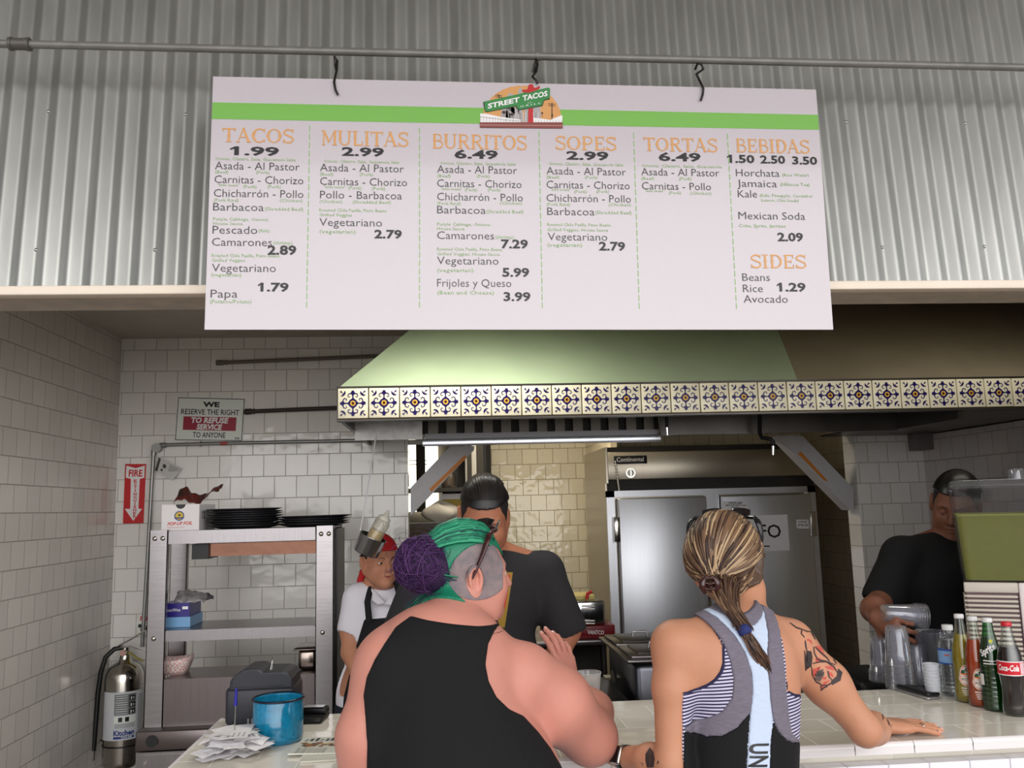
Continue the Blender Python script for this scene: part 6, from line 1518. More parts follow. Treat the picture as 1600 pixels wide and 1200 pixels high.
hand(B_, wL, (-.7, .7, .05), (-.1, .1, 1), -1, (.2, .25, .3, .35), .1, .6, .92)
eR = J(1352, 1141, 1.99); wR = J(1374, 1133, 2.215)
B_.cone(J(1236, 1008, 2.0), J(1292, 1068, 2.01), .048, .048, .04).cone(J(1292, 1068, 2.01), eR, .046, .034, .03)
B_.cone(eR, J(1364, 1138, 2.09), .034, .036, .02).cone(J(1364, 1138, 2.09), wR, .036, .0255, .02)
tipR = at(1466, 1139, Z=CZ+.010)
dR = (V(tipR.x, tipR.y+.01, CZ+.012)-wR).normalized()
handB_tips = hand(B_, wR, dR, (-.1, -.05, 1), 1, (.03, .04, .05, .08), .22, .5, .98)
hB = Head(J(1134, 872, 2.10), (.52, .85, -.03), (0, 0, 1), .93); hB.add(B_, True)
boxhand = lambda X, Y, Z: wR.x-.02-X
def keepB(X, Y, Z):
    hd = (Z > hB.c.z-.13) & (Y < 2.4) & (np.abs(X-hB.c.x) < .16)
    hn = (X > wR.x-.02)
    return np.where(hd, .02, np.where(hn, X-(wR.x-.02), -1))
bodyB = grow2('body', B_, [((.20, 1.72, .80), (wR.x+.05, 2.36, 1.66), .005, keepB),
    (tuple(hB.c-V(.18, .24, .15)), tuple(hB.c+V(.18, .17, .14)), .0032, lambda X, Y, Z: hB.c.z-.13-Z),
    ((wR.x-.06, wR.y-.12, CZ-.02), (wR.x+.22, wR.y+.16, CZ+.09), .0024, boxhand)], skB, pB)
hB.eyes(pB, (60, 70, 60), False, skB)
legs(pB, (.675, 1.94), .085, .84, .095, (24, 24, 30))
YP2 = 1.88
m_stripe = bpy.data.materials.new('cloth_striped'); m_stripe.use_nodes = True
nt = m_stripe.node_tree; tc = nt.nodes.new('ShaderNodeTexCoord'); mp_ = nt.nodes.new('ShaderNodeMapping'); mp_.inputs['Rotation'].default_value = (0, math.radians(4), 0)
wv = nt.nodes.new('ShaderNodeTexWave'); wv.bands_direction = 'Z'; wv.inputs['Scale'].default_value = 44; wv.inputs['Distortion'].default_value = 0
rp = nt.nodes.new('ShaderNodeValToRGB'); rp.color_ramp.interpolation = 'CONSTANT'; rp.color_ramp.elements[0].color = (*lin((36, 34, 70)), 1); rp.color_ramp.elements[1].position = .46; rp.color_ramp.elements[1].color = (*lin((206, 200, 222)), 1)
nt.links.new(tc.outputs['Object'], mp_.inputs[0]); nt.links.new(mp_.outputs[0], wv.inputs[0]); nt.links.new(wv.outputs['Fac'], rp.inputs[0]); nt.links.new(rp.outputs[0], nt.nodes['Principled BSDF'].inputs[0]); nt.nodes['Principled BSDF'].inputs['Roughness'].default_value = .8
m_heather = mat('cloth_heather_grey', (116, 110, 122), .9, noise=.14, nscale=60, stretch=(1, 1, 9), bump=.2, bscale=200); m_ltblue = mat('cloth_light_blue', (196, 210, 232), .9, noise=.04, nscale=60, stretch=(1, 1, 8), bump=.2, bscale=200); m_navycl = mat('cloth_navy', (40, 38, 72), .85)
lo, hi = (.42, 1.78, .74), (.92, 2.14, 1.52)
bra = [(1068, 1084), (1098, 1079), (1121, 1063), (1132, 1042), (1133, 1011), (1121, 983), (1108, 965), (1215, 968), (1230, 1000), (1231, 1060), (1232, 1082), (1247, 1090), (1265, 1096), (1265, 1300), (1068, 1300)]
grow('striped_bra', B_, lo, hi, .0042, m_stripe, pB, .0035, region_poly(bra, YP2))
for ed in ([(1068, 1084), (1080, 1083), (1098, 1079), (1111, 1072), (1121, 1063), (1129, 1051), (1133, 1038), (1134, 1011), (1121, 983)], [(1231, 1060), (1232, 1082), (1247, 1090), (1262, 1094)]):
    up_ = [(x+1.2, y-2.8) for x, y in ed] if ed[0][0] < 1100 else [(x, y-3) for x, y in ed]
    up_ = [(x-3, y-1.5) if ed[0][0] < 1100 else (x, y-3) for x, y in ed]
    grow('bra_edging', B_, lo, hi, .0036, m_navycl, pB, .0045, region_poly(up_+[(x+.6, y+1.5) for x, y in ed[::-1]], YP2))
greyL_out = [(1080, 947), (1095, 957), (1117, 981), (1132, 1005), (1141, 1031), (1146, 1061), (1144, 1089), (1130, 1113), (1108, 1128), (1087, 1136), (1071, 1137)]
lbL = [(1092, 944), (1130, 968), (1152, 994), (1167, 1022), (1175, 1053), (1175, 1081), (1171, 1111)]
blL = [(1171, 1111), (1152, 1135), (1130, 1150), (1108, 1155), (1087, 1151), (1071, 1143)]
lbR = [(1212, 950), (1206, 994), (1201, 1020), (1200, 1048), (1202, 1091), (1207, 1124)]
grR = [(1232, 962), (1226, 1005), (1227, 1048), (1230, 1081), (1234, 1113), (1241, 1148), (1262, 1166)]
blR = [(1207, 1124), (1216, 1143), (1229, 1156), (1240, 1162), (1262, 1168)]
back = grow('light_blue_panel', B_, lo, hi, .0038, m_ltblue, pB, .0072, region_poly([(1112, 944), (1130, 957), (1150, 968), (1167, 978), (1175, 983), (1188, 979), (1203, 967), (1210, 957)][::-1]+lbL+[(1166, 1157), (1162, 1200), (1156, 1300), (1192, 1300), (1198, 1200), (1201, 1159)]+lbR[::-1], YP2))
grow('grey_panel', B_, lo, hi, .0038, m_heather, pB, .0076, region_poly(greyL_out+blL[::-1]+lbL[::-1][1:], YP2))
grow('grey_panel', B_, lo, hi, .0038, m_heather, pB, .0076, region_poly(lbR+blR+[(1262, 1160)]+grR[::-1], YP2))
grow('grey_collar', B_, lo, hi, .0036, m_heather, pB, .0086, region_poly([(1104, 938), (1130, 958), (1150, 969), (1167, 979), (1175, 984), (1188, 980), (1203, 968), (1212, 956), (1206, 944), (1198, 952), (1185, 960), (1172, 964), (1152, 955), (1130, 942)], YP2))
grow('black_panel', B_, lo, hi, .0042, m_blkcloth, pB, .0066, region_poly([(1071, 1135), (1071, 1143), (1087, 1151), (1108, 1155), (1130, 1150), (1152, 1135), (1171, 1111), (1166, 1157), (1162, 1200), (1156, 1300), (1150, 1420), (1060, 1420)], YP2))
grow('black_panel', B_, lo, hi, .0042, m_blkcloth, pB, .0066, region_poly([(1207, 1124), (1216, 1143), (1229, 1156), (1240, 1162), (1262, 1168), (1280, 1420), (1150, 1420), (1192, 1300), (1198, 1200), (1201, 1159)], YP2))
# lettering running down the light blue panel
bv = bvh_of(back); b = MB()
def put_down(s, y0, y1, xb, xt):
    vs, fs, x0, x1, ya, yb = text_mesh(s, .03, 3)
    bm = bmesh.new(); vv = [bm.verts.new(v) for v in vs]
    for f in fs:
        try: bm.faces.new([vv[i] for i in f])
        except ValueError: pass
    for it in range(2):
        bmesh.ops.subdivide_edges(bm, edges=[e_ for e_ in bm.edges if e_.calc_length() > .16], cuts=1); bmesh.ops.triangulate(bm, faces=list(bm.faces))
    bm.verts.index_update(); P = [at(xb-(v.co.x-x0)/(x1-x0)*3+(xt-xb)*v.co.y/.684, y0+(y1-y0)*(v.co.x-x0)/(x1-x0), Y=YP2) for v in bm.verts]
    decal(bv, b, P, [tuple(v.index for v in f.verts) for f in bm.faces], (0, 1, 0), .0012); bm.free()
put_down('U', 1158.5, 1174, 1169, 1196.5); put_down('N', 1177, 1194, 1168, 1195); put_down('D', 1197, 1213, 1166, 1194)
b.build('lettering', m_blk, back)
# tattoos
bvb = bvh_of(bodyB)
ink = [mat('tattoo_black', (58, 48, 48), .6), mat('tattoo_red', (196, 84, 72), .6), mat('tattoo_grey', (96, 80, 76), .6)]
def stroke(b, pts, wpx, Y, m, direction=(0, 1, 0)):
    P = px_poly(pts, Y); vs, fs = dense_ribbon(P, wpx*Y/FPX); decal(bvb, b, [V(x, Y, z) for x, z in vs], fs, direction, .0008, m, .7)
def patch(b, pts, Y, m, direction=(0, 1, 0)):
    P = px_poly(pts, Y); vs, fs = fill_poly(P, .005); decal(bvb, b, [V(x, Y, z) for x, z in vs], fs, direction, .0007, m, .7)
cp_ = lambda L: [(1230+x/5.716, 950+y/5.714) for x, y in L]
dT = (ray(1280, 1030)).normalized()
b = MB(); YT = 1.95
for red in ([(165, 285), (200, 300), (225, 330), (215, 290), (190, 275)], [(245, 345), (290, 330), (320, 370), (330, 440), (300, 400), (270, 360)], [(250, 450), (280, 440), (310, 465), (280, 490), (255, 480)], [(215, 600), (230, 545), (300, 520), (245, 560), (240, 620)], [(330, 520), (400, 520), (430, 560), (360, 545)], [(295, 720), (330, 660), (390, 640), (330, 690), (310, 740)], [(360, 560), (400, 580), (420, 620), (380, 610)], [(300, 630), (350, 610), (345, 640)]): patch(b, cp_(red), YT, 1, dT)
for dk in ([(170, 380), (215, 385), (225, 440), (215, 520), (165, 555), (175, 470)], [(455, 540), (495, 575), (475, 650), (400, 690), (390, 650), (440, 610)], [(270, 560), (320, 545), (330, 600), (290, 660), (255, 640), (250, 600)]): patch(b, cp_(dk), YT, 0 if dk[0][0] != 270 else 2, dT)
for st in ([(20, 130), (80, 175), (130, 190), (125, 230), (155, 265)], [(130, 190), (180, 210), (210, 205), (250, 280)], [(160, 290), (165, 340), (175, 385)], [(235, 345), (240, 400), (270, 460), (340, 475), (430, 510)], [(245, 345), (300, 400), (350, 440), (380, 480)], [(225, 495), (290, 480), (350, 480), (420, 530), (450, 580)], [(215, 520), (225, 600), (260, 660), (300, 680), (305, 740)], [(300, 690), (360, 690), (430, 650), (480, 590)], [(340, 330), (390, 410), (440, 500)], [(360, 560), (375, 620), (400, 640)], [(250, 600), (290, 600), (330, 575)], [(155, 380), (160, 440), (165, 560)], [(300, 740), (330, 710), (360, 700)]): stroke(b, cp_(st), 2.4, YT, 0, dT)
for k in range(5): stroke(b, cp_([(290, 610), (262+14*k, 565-4*k*(k < 3)+6*k*(k > 3))]), 1.4, YT, 0, dT)
b.build('arm_tattoo', ink, pB)
b = MB(); YT2 = 2.02; dT2 = ray(1380, 1120).normalized()
patch(b, cp_([(815, 895), (840, 890), (865, 930), (850, 955), (825, 930)]), YT2, 2, dT2); stroke(b, cp_([(845, 950), (860, 985), (850, 1000)]), 1.8, YT2, 0, dT2); stroke(b, cp_([(870, 950), (895, 1000), (915, 1050), (935, 1068), (940, 1052)]), 1.6, YT2, 0, dT2)
b.build('wrist_tattoo', ink, pB)
b = MB(); cq = lambda L: [(900+x/10, 1080+y/10) for x, y in L]; dT3 = ray(1015, 1185).normalized()
patch(b, cq([(1155, 870), (1215, 950), (1235, 1060), (1215, 1190), (1110, 1195), (1085, 1080), (1085, 980)]), 1.9, 0, dT3); stroke(b, cq([(1160, 900), (1165, 1050), (1150, 1190)]), 1.2, 1.9, 2, dT3); stroke(b, cq([(1010, 1120), (1050, 1140), (1030, 1170)]), 1.2, 1.9, 0, dT3); patch(b, cq([(1285, 1080), (1300, 1100), (1280, 1145), (1268, 1130)]), 1.9, 0, dT3)
b.build('feather_tattoo', ink, pB)
nails(handB_tips, pB, (232, 178, 164))
rp_ = wR+dR*.098; b = MB(); M = Matrix.Translation(handB_tips[2][0]-handB_tips[2][1]*.052)@dR.to_track_quat('Z', 'Y').to_matrix().to_4x4(); b.lathe([(.0098, -.002), (.0104, 0), (.0098, .002)], M.translation, 20, M=M.to_3x3()); tag(b.build('ring', m_chr), 'thin silver ring on the hand resting on the counter', 'ring')
# watch
wd = (wL-J(1018, 1190, 1.99)).normalized(); wc = wL-wd*.022; q3 = wd.to_track_quat('Z', 'Y').to_matrix()
t = thing('wrist_watch', 'black wristwatch with a bright metal edge on the left wrist of the leaning customer', 'watch', wc)
b = MB(); b.lathe([(.0275, -.012), (.0295, -.0115), (.0295, .0115), (.0275, .012)], wc, 32, M=q3); b.build('strap', m_black, t)
fd = V(.15, -.95, .25); fd = (fd-wd*fd.dot(wd)).normalized(); sd = wd.cross(fd)
M = Matrix(((wd.x, sd.x, fd.x, 0), (wd.y, sd.y, fd.y, 0), (wd.z, sd.z, fd.z, 0), (0, 0, 0, 1))); M.translation = wc+fd*.030
b = MB(); b.rbox((-.018, -.021, -.005), (.018, .021, .005), .004, 0, M); b.build('case', m_chr, t)
b = MB(); b.rbox((-.0155, -.018, .004), (.0155, .018, .0062), .001, 0, M); b.build('screen', mat('watch_glass', (14, 14, 18), .06), t)
# hair
hm = [mat('hair_brown', (84, 62, 48), .42), mat('hair_mid_brown', (122, 94, 70), .42), mat('hair_blond', (186, 158, 122), .40), mat('hair_dark', (54, 36, 30), .5)]
def rB(X, Y, Z):
    x, y, z = hB.loc(X, Y, Z)
    face = np.maximum(x-.058-.25*np.maximum(z-.03, 0), -1); low = np.maximum((-.100+.72*np.maximum(x+.11, 0))-z, np.sqrt(x*x+y*y+z*z)-.126)
    ear = .030-np.sqrt((x+.006)**2+(z+.032)**2*.7)-.3*np.maximum(-.02-x, 0)
    return np.maximum(np.maximum(face, low), ear)
def onB(d, o): return hB.w(-.016+(.098+o)*d.x, (.076+o)*d.y, .010+(.094+o)*d.z)
grow('hair', B_, tuple(hB.c-V(.17, .17, .15)), tuple(hB.c+V(.17, .17, .16)), .0034, hm[0], pB, .012, rB)
clip = J(1116, 914, 1.975); paths = []; cols_ = []
for i in range(560):
    u = rng.uniform(-1, 1); th = u*1.75
    st = Vector((.60+.15*rng.normal(), math.sin(th)*.9, .55*math.cos(th)+.35)).normalized()
    side_ = 1 if u > 0 else -1; p = []; mid = Vector((-.40, side_*.98*min(1, abs(u)*1.3), .42-(.85 if u > 0 else .50)*abs(u))).normalized()
    endp = clip+V(rng.normal(.012, .012), .02+rng.normal(0, .008), rng.normal(.004, .010))
    for j in range(13):
        t = j/12
        d = (st*(1-t)**2+mid*2*t*(1-t)+Vector((-.88, .10, -.46))*t*t).normalized()
        q = onB(d, .012+.010*math.sin(PI*t)+.003*math.sin(7*t+i)); 
        if t > .72: q = q.lerp(endp, ((t-.72)/.28)**1.3)
        p.append(q)
    paths.append(p); cols_.append(int(rng.choice([0, 1, 1, 2, 2, 3], p=[.27, .2, .12, .17, .07, .17])))
strands(paths, lambda i: .0018+.0026*rng.random(), pB, 'hair_strands', hm, lambda i: cols_[i], 5, .5)
# loose lock curling beside the ear
paths = []
for i in range(70):
    s0 = onB(Vector((.25+.2*rng.random(), -.9, .25-.2*rng.random())).normalized(), .012); e0 = clip+V(.035+rng.normal(0, .008), .0, -.012+rng.normal(0, .01)); m0 = hB.w(-.062+rng.normal(0, .008), -.084+rng.normal(0, .004), -.062+rng.normal(0, .010)); ee = hB.w(-.02+rng.normal(0, .01), -.088, .0+rng.normal(0, .012))
    paths.append([s0*((1-t)**3)+ee*(3*t*(1-t)**2)+m0*(3*t*t*(1-t))+e0*t**3 for t in [k/11 for k in range(12)]])
strands(paths, lambda i: .0016+.0016*rng.random(), pB, 'loose_lock', hm, lambda i: (1, 2, 1, 0, 2)[i % 5], 5, .5)
# lower bundle and ponytail
tie = J(1163, 985, 1.895); ptip = J(1207, 1050, 1.885)
paths = []
for i in range(150):
    s0 = J(1128+rng.normal(0, 16), 905+rng.uniform(-8, 10), 1.985+rng.normal(0, .006)); jt = V(rng.normal(0, .007), rng.normal(0, .005), rng.normal(0, .004)); m0 = J(1132+rng.normal(0, 10), 945, 1.93)
    paths.append([s0*((1-t)**2)+m0*(2*t*(1-t))+(tie+jt)*t*t for t in [k/9 for k in range(10)]])
ponyt = strands(paths, lambda i: .0022+.0020*rng.random(), pB, 'ponytail', hm, lambda i: (3, 0, 3, 1, 0)[i % 5])
paths = []
for i in range(110):
    jt = V(rng.normal(0, .005), rng.normal(0, .004), rng.normal(0, .004)); m0 = J(1182+rng.normal(0, 6), 1020+rng.normal(0, 4), 1.872+rng.normal(0, .004)); e0 = J(1207+rng.normal(0, 5), 1050+rng.normal(0, 6), 1.888+rng.normal(0, .003))
    paths.append([(tie+jt)*((1-t)**2)+m0*(2*t*(1-t))+e0*t*t for t in [k/9 for k in range(10)]])
strands(paths, lambda i: .0018+.0016*rng.random(), ponyt, 'ponytail_end', [hm[3], hm[0], mat('hair_chestnut', (104, 66, 42), .42)], lambda i: (0, 1, 2, 1, 2)[i % 5])
b = MB(); td = (J(1172, 1000, 1.88)-tie).normalized(); b.tube([tie-td*.010, tie-td*.004, tie+td*.006, tie+td*.012], [.010, .0150, .0150, .010], 14); b.build('hair_tie', mat('tie_blue', (38, 48, 104), .8, bump=.6, bscale=90), ponyt)
t = thing('hair_clip', 'brown claw hair clip at the back of the highlighted hair', 'hair clip', clip)
for s_ in (1, -1):
    b = MB(); 
    cu = [clip+V(-.016+.010*s_, -.016, .020-.012*k) +V(.008*s_*math.sin(k), -.004*math.sin(k*1.2), 0) for k in range(4)]
    b.tube(cu, [.004, .0075, .0075, .004], 8); 
    for k in range(3): b.tube([cu[k], cu[k]+V(-.018*s_, -.003, -.004), cu[k]+V(-.024*s_, .008, -.008)], .0028, 6)
    b.build('jaw', mat('clip_brown', (58, 26, 24), .2, coat=.4), t)
shades('sunglasses', 'black sunglasses resting on top of the highlighted hair', hB, (.040, 0, .108), 0, mat('shades_black', (22, 20, 24), .15), (-.005, .02), True, .080)

# ------------------------------------------------------------------ staff member with dark slick hair behind the counter
def staff(label, base, skin, shirt_rgb, headc, hf, hup, hk, torso, sh_l, sh_r, arms, hair_rgb, shirt_name='t_shirt', female=False, ztop=.95, hh=.0036, legrgb=(34, 34, 40), lspan=.10, neck_to=None, iris=(40, 26, 20), closed=False, hair_fn=None, hands_=()):
    p = thing('person', label, 'person', base); B = Body()
    for c, r in torso: B.ell(c, r, .05)
    nb = neck_to; B.cone(nb, sh_l, .05, .055, .05); B.cone(nb, sh_r, .05, .055, .05)
    H = Head(headc, hf, hup, hk); H.add(B, female)
    B.cone(nb, H.w(-.02, 0, -.07), .055 if not female else .045, .054 if not female else .045, .03)
    for ch, rs in arms: B.chain(ch, rs, .025)
    tips = []
    for hd_ in hands_: tips += hand(B, *hd_)
    allp = [c for c, r in torso]+[sh_l, sh_r, headc]+[q for ch, _ in arms for q in ch]
    lo = V(min(q.x for q in allp)-.2, min(q.y for q in allp)-.22, ztop-.1); hi = V(max(q.x for q in allp)+.2, max(q.y for q in allp)+.2, headc.z+.14)
    hlo, hhi = headc-V(.19, .20, .17), headc+V(.19, .20, .15)
    zk = headc.z-.135*hk
    if hands_:
        hw = Vector(hands_[0][0]); hdv = Vector(hands_[0][1]).normalized(); hb_ = hw-hdv*.025
        side = lambda X, Y, Z: -((X-hb_.x)*hdv.x+(Y-hb_.y)*hdv.y+(Z-hb_.z)*hdv.z)
        nearh = lambda X, Y, Z: (np.abs(X-hw.x) < .17) & (np.abs(Y-hw.y) < .17) & (np.abs(Z-hw.z) < .17)
    def keep(X, Y, Z):
        r = np.where((Z > zk) & (np.abs(X-headc.x) < .17) & (np.abs(Y-headc.y) < .18), Z-zk, -1)
        if hands_: r = np.where(nearh(X, Y, Z), np.maximum(r, -side(X, Y, Z)), r)
        return r
    boxes = [(lo, hi, .0065, keep), (hlo, hhi, hh, lambda X, Y, Z: zk-Z)]
    if hands_: boxes.append((hw-V(.17, .17, .17), hw+V(.17, .17, .17), .003, side))
    bo = grow2('body', B, boxes, skin, p)
    H.eyes(p, iris, closed, skin)
    if hands_: nails(tips, p, (190, 130, 110))
    return p, B, H, bo, lo, hi
skC = skin_mat('skin_brown', (164, 106, 80))
hC = J(757, 800, 2.89)
torsoC = [(J(757, 935, 2.97), (.18, .115, .16)), (J(757, 1040, 2.97), (.17, .12, .18)), (J(757, 1180, 2.97), (.165, .12, .2)), (V(.13, 2.97, .98), (.17, .125, .15))]
slC, srC = J(664, 893, 2.97), J(850, 893, 2.97)
armsC = [([srC, J(884, 985, 2.95), J(862, 1050, 2.86), J(835, 1080, 2.83)], [.055, .046, .036, .03]), ([slC, J(632, 985, 2.95), J(660, 1060, 2.86), J(690, 1085, 2.83)], [.055, .046, .036, .03])]
pC, BC, HC, bo, lo, hi = staff('dark haired man in a charcoal T-shirt looking down behind the counter', (.13, 2.97, 0), skC, None, hC, (-.08, -.84, -.50), (0, -.45, .9), 1.0, torsoC, slC, srC, armsC, None, neck_to=J(757, 862, 2.985), closed=True, hands_=((J(835, 1080, 2.83), (-.6, -.6, -.25), (.2, -.3, .9), 1, (.4, .45, .5, .5), .1, .6),))
m_char = mat('cloth_charcoal', (34, 33, 36), .88, bump=.2, bscale=160)
def tshirt(p, sh_l, sh_r, nb, torso, arms, m, off=.016, sleeve=.95, lo=None, hi=None, nl=.062, name='t_shirt', flare=.026, zcut=.86, tuck=0):
    B = Body()
    for c, r in torso: B.ell(c, (r[0]+off, r[1]+off, r[2]+off), .05)
    B.cone(nb-V(0, 0, .03), sh_l, .055, .062, .05); B.cone(nb-V(0, 0, .03), sh_r, .055, .062, .05)
    for ch, rs in arms:
        a, b_ = Vector(ch[0]), Vector(ch[1]); e_ = a.lerp(b_, sleeve); B.cone(a, e_, rs[0]+.010, rs[1]+flare, .03)
        d = (b_-a).normalized(); cut = e_+d*.0
        B.cone(e_+d*(rs[1]+flare+.012), e_+d*(rs[1]+flare+.15), rs[1]+flare+.012, None, .001, -1)
    B.ell(nb+V(0, 0, .035), (nl, nl*1.05, .05), .012, None, -1)
    return grow(name, B, lo, hi, .0055, m, p, 0, (lambda X, Y, Z: zcut-Z+0*X+0*Y))
tsC = tshirt(pC, slC, srC, J(757, 868, 2.99), torsoC, armsC, m_char, lo=lo, hi=hi)
legs(pC, (.13, 2.99), .095, .93, .095, (40, 42, 52), fwd=(0, -1, 0))
# printed crest on his shirt
bv = bvh_of(tsC); b = MB()
def shirt_patch(b, pts, m, Y=2.80, bvh=None, lift=.001): 
    vs, fs = fill_poly(px_poly(pts, Y), .006); decal(bvh or bv, b, [V(x, Y, z) for x, z in vs], fs, (.05, 1, 0), lift, m, .8)
shirt_patch(b, [(742, 896), (802, 897), (789, 984), (748, 986)], 0); shirt_patch(b, [(747, 900), (798, 901), (789, 954), (750, 956)], 1, lift=.0018)
b.build('shirt_print', [mat('print_gold_cloth', (150, 118, 40), .7), mat('print_red_cloth', (196, 40, 44), .7)], tsC)
def capfn(H, fx, fz, low=-.06, slope=.25):
    def r(X, Y, Z):
        x, y, z = H.loc(X, Y, Z)
        front = np.minimum(np.maximum(x-fx, fz-z), np.maximum(x+.0, -.01-z)); 
        a = np.maximum(x-.088, -(z-fz)-.0)                       # top hair in front of the crown
        bck = np.maximum(x-.028, low-z+.35*np.maximum(x+.05, 0))  # sides and back
        ear = .030-np.sqrt((x+.012)**2+(z+.022)**2*.8)
        return np.maximum(np.minimum(np.maximum(fz-z, x-fx), bck), ear)
    return r
def slick(H, p, name, rgb, fx=.092, fz=.045, n=260, off=.009, rgb2=None, seed=1):
    m1 = mat(name, rgb, .38); m2 = mat(name+'_sheen', rgb2 or tuple(min(255, c+16) for c in rgb), .36)  # second tone a little lighter than the first
    lo, hi = H.c-V(.17, .17, .17), H.c+V(.17, .17, .17)
    return m1, m2, lo, hi
mC1 = mat('hair_black', (16, 13, 13), .36); mC2 = mat('hair_black_sheen', (36, 29, 27), .34)  # second black slightly lighter, for some of the strands
def male_hair(B, H, p, fx=.084, fz=.056):
    def top(X, Y, Z):
        x, y, z = H.loc(X, Y, Z); return np.maximum(fz-z-.30*np.maximum(.03-x, 0), x-fx)
    def side_(X, Y, Z):
        x, y, z = H.loc(X, Y, Z); ear = .034-np.sqrt((x+.008)**2+(z+.022)**2*.8)
        return np.maximum(np.maximum(x-.050+.5*np.maximum(.03-z, 0), -.060-z+.35*np.maximum(x+.05, 0)), ear)
    h_ = grow('hair', B, H.c-V(.17, .17, .15), H.c+V(.17, .17, .17), .0034, mC1, p, .010, top)
    grow('hair_sides', B, H.c-V(.17, .17, .15), H.c+V(.17, .17, .17), .0030, mat('hair_black_short', (28, 23, 22), .6), p, .0028, side_)
male_hair(BC, HC, pC)
paths = []
for i in range(330):
    u = rng.uniform(-1, 1); st = Vector((.76-.3*u*u, u*.78, .62+.12*(1-abs(u)))).normalized(); en = Vector((-.9, u*.55-.15, .25+.2*rng.normal())).normalized(); p = []
    for j in range(9):
        t = j/8; d = (st*(1-t)+Vector((.0, u*.75-.2*math.sin(PI*t), .9))*.9*math.sin(PI*t)+en*t).normalized(); o = .010+.012*math.sin(PI*min(1, t*1.1))*(1-.5*abs(u))
        p.append(HC.w(-.012+(.098+o)*d.x, (.076+o*.7)*d.y, .012+(.094+o)*d.z))
    paths.append(p)
strands(paths, lambda i: .0022+.0016*rng.random(), pC, 'hair_strands', [mC1, mC2], lambda i: 1 if i % 3 == 0 else 0)

# ------------------------------------------------------------------ cook in a red headscarf, white polo shirt and black apron
skD = skin_mat('skin_olive', (186, 130, 102))
hD = J(593, 872, 3.76)
torsoD = [(J(590, 985, 3.79), (.145, .10, .15)), (J(590, 1060, 3.79), (.13, .10, .17)), (J(590, 1140, 3.79), (.135, .105, .18)), (V(-.305, 3.79, .88), (.15, .11, .15))]
slD, srD = J(560, 935, 3.78), J(640, 937, 3.81)
armsD = [([slD, J(549, 985, 3.76), J(548, 1020, 3.72), J(560, 1060, 3.62)], [.046, .042, .036, .026]), ([srD, J(658, 1000, 3.78), J(640, 1055, 3.66), J(620, 1070, 3.58)], [.046, .040, .034, .026])]
pD, BD, HD, bo, lo, hi = staff('cook in a red headscarf, white polo shirt and black apron behind the hanging pot', (-.3, 3.79, 0), skD, None, hD, (.46, -.88, -.05), (0, 0, 1), .90, torsoD, slD, srD, armsD, None, female=True, ztop=.9, neck_to=J(597, 915, 3.80), hands_=((J(560, 1060, 3.62), (.6, -.5, -.3), (0, -.3, .9), 1, (.4, .45, .5, .5), .1, .6, .9),))
m_polo = mat('cloth_white_polo', (226, 224, 232), .85, bump=.2, bscale=120)
tsD = tshirt(pD, slD, srD, J(597, 915, 3.80), torsoD, armsD, m_polo, .012, .9, lo, hi, .052, 'polo_shirt', .016)
b = MB()
for s_ in (1, -1):
    cs = [J(580 if s_ < 0 else 617, 908, 3.79), J(583 if s_ < 0 else 619, 922, 3.72), J(601, 943, 3.67)]
    wv_ = V(.022*s_, -.012, -.018)
    b.add([cs[0], cs[1], cs[2], cs[2]+wv_*.9+V(.006*s_, 0, .012), cs[1]+wv_*1.3, cs[0]+wv_], [(0, 1, 4, 5), (1, 2, 3, 4)], 0)
b.build('collar', m_polo, tsD, solid=.005)
BT = Body()
for c, r in torsoD: BT.ell(c, (r[0]+.012, r[1]+.012, r[2]+.012), .05)
m_apr = mat('cloth_apron_black', (16, 16, 19), .85)
grow('apron', BT, lo, hi, .006, m_apr, pD, .006, region_poly([(569, 968), (600, 966), (632, 958), (650, 980), (665, 1060), (670, 1300), (520, 1300), (536, 1090), (556, 1010)], 3.68))
b = MB()
for (p_, q_, r_) in (((581, 912, 3.76), (574, 940, 3.66), (577, 972, 3.66)), ((618, 905, 3.76), (624, 930, 3.66), (632, 962, 3.68))): b.tube([J(*p_), J(*q_), J(*r_)], .013, 8, flat=.35)
b.build('apron_strap', m_apr, pD)
legs(pD, (-.305, 3.80), .085, .87, .09, (30, 32, 44), fwd=(0, -1, 0))
mD1 = mat('hair_dark_brown', (30, 20, 18), .45)
def rD(X, Y, Z):
    x, y, z = HD.loc(X, Y, Z); return np.maximum(np.maximum(x-.02-.3*np.maximum(z, 0), -.03-z+.5*np.maximum(x+.04, 0)), .034-np.sqrt((x+.012)**2+(z+.022)**2))
grow('hair', BD, HD.c-V(.16, .16, .15), HD.c+V(.16, .16, .16), .0035, mD1, pD, .004, rD)
m_redcl = mat('cloth_red_scarf', (178, 26, 32), .75, noise=.1, nscale=20)
def rS(X, Y, Z):
    x, y, z = HD.loc(X, Y, Z); return np.maximum(.040-z-.30*np.minimum(x, 0)-0*x-.25*(x < 0)*0, -1)
sc_ = grow('headscarf', BD, HD.c-V(.16, .16, .15), HD.c+V(.16, .16, .17), .004, m_redcl, pD, .012, rS)
kb = HD.w(-.085, -.045, -.075); b = Body(); b.ell(kb, (.018, .016, .022), .01).ell(kb+V(-.012, 0, -.035), (.016, .012, .028), .01).ell(kb+V(.02, .01, .012), (.015, .012, .016), .01)
grow('scarf_knot', b, tuple(kb-V(.07, .07, .1)), tuple(kb+V(.07, .07, .07)), .004, m_redcl, sc_)
b = MB(); b.grid(lambda u, v: HD.w(.1015-.012*(2*u-1)**2+.003*math.sin(PI*v), .021*(2*u-1), -.064-.022*v), 10, 8); b.build('lips', mat('lips_red', (150, 58, 58), .4), pD)
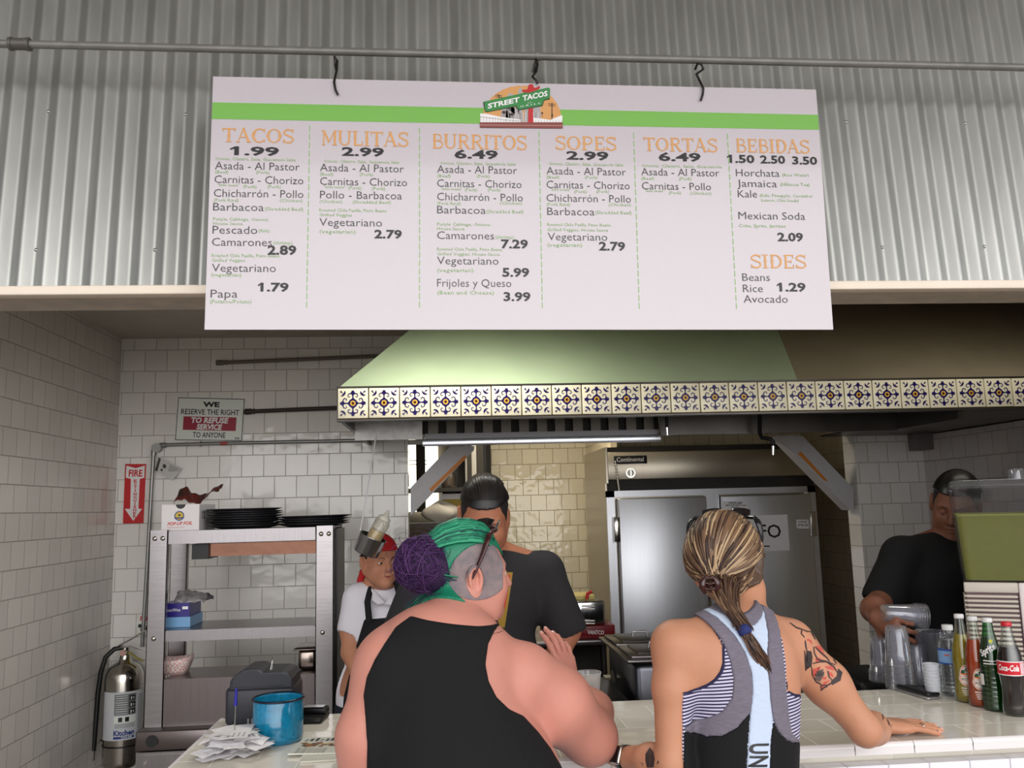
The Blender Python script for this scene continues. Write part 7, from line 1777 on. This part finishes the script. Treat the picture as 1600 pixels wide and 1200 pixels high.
# hanging saucepan with a squeeze bottle in front of her
pc_ = J(577, 852, 3.52); axp = V(.42, -.12, .90).normalized(); Mq = axp.to_track_quat('Z', 'Y').to_matrix()
t = thing('saucepan', 'small steel saucepan hanging tilted from the white cord by the cook', 'saucepan', pc_)
b = MB(); b.lathe([(.046, -.036), (.053, -.031), (.0555, .036), (.058, .038), (.054, .039), (.051, -.028), (0, -.031)], pc_, 36, M=Mq, cap1=False); b.build('bowl', mat('pan_polished', (170, 172, 176), .14, metal=1), t)
b = MB(); hx = Mq @ V(.054, -.02, .02); b.rbox((-.012, -.006, -.006), (.012, .006, .006), .002, 0, Matrix.Translation(pc_+hx)); b.build('rivet_plate', m_chr, t)
t = thing('squeeze_bottle', 'yellow squeeze bottle leaning in the hanging saucepan', 'bottle', pc_)
b0 = pc_+axp*.0+Mq @ V(.006, 0, -.02); ax2 = V(.48, -.05, .87).normalized(); M2 = ax2.to_track_quat('Z', 'Y').to_matrix()
b = MB(); b.lathe([(.028, .0), (.030, .006), (.030, .085)], b0, 28, M=M2); b.build('sauce', mat('sauce_yellow', (190, 160, 60), .35), t)
b = MB(); b.lathe([(.0312, .002), (.0312, .122), (.024, .134)], b0, 28, M=M2); b.build('shell', clear_mat('bottle_frost', (238, 236, 224), .12, haze=.15), t)
b = MB(); b.lathe([(.026, .133), (.026, .143), (.012, .15), (.005, .172), (.003, .176)], b0, 24, M=M2); b.build('cap', mat('cap_clear', (204, 200, 188), .35), t)

# ------------------------------------------------------------------ man in black with the stack of cups
skE = skin_mat('skin_shaded', (124, 80, 62))  # skin colour darkened for the shade he stands in
hE = J(1494, 783, 3.10)
torsoE = [(J(1490, 910, 3.14), (.195, .125, .17)), (J(1490, 1010, 3.14), (.185, .13, .19)), (J(1490, 1130, 3.14), (.18, .13, .2)), (V(1.88, 3.14, .98), (.18, .13, .15))]
slE, srE = J(1408, 868, 3.13), J(1572, 868, 3.16)
wE = J(1371, 966, 2.90)
armsE = [([slE, J(1378, 938, 3.12), J(1366, 952, 2.98), wE], [.058, .047, .042, .031]), ([srE, J(1600, 960, 3.12), J(1590, 1010, 2.98), J(1570, 1030, 2.92)], [.058, .047, .038, .03])]
cupa, cupb = J(1366, 957, 2.86), J(1446, 964, 2.84); cax = (cupb-cupa).normalized()
pE, BE, HE, bo, lo, hi = staff('man in a black T-shirt holding clear cups behind the juice dispenser', (1.88, 3.14, 0), skE, None, hE, (-.62, -.70, -.36), (0, -.25, .95), 1.0, torsoE, slE, srE, armsE, None, neck_to=J(1494, 838, 3.16), closed=True,
    hands_=((wE+V(-.002, .0, .004), (.25, -.80, -.30), (-.75, -.25, .25), -1, (.75, .8, .85, .9), .12, .9),))
m_blkt = mat('cloth_black_tee', (7, 7, 9), .9, bump=.15, bscale=140)
tshirt(pE, slE, srE, J(1494, 838, 3.16), torsoE, armsE, m_blkt, .016, .92, lo, hi)
legs(pE, (1.88, 3.16), .10, .93, .10, (26, 27, 32), fwd=(0, -1, 0))
male_hair(BE, HE, pE, .084, .052)
# cups in his hand, nested and lying almost level
Mc = (-cax).to_track_quat('Z', 'Y')
for i in range(5):
    o = cup0.copy(); C.objects.link(o); s_ = .92; o.scale = (s_, s_, s_); o.rotation_mode = 'QUATERNION'; o.rotation_quaternion = Mc
    o.location = cupb-cax*(.008*i)+cax*.0; tag(o, 'clear plastic cup in the nested stack held by the man in black', 'cup', 'clear cups held in the hand')
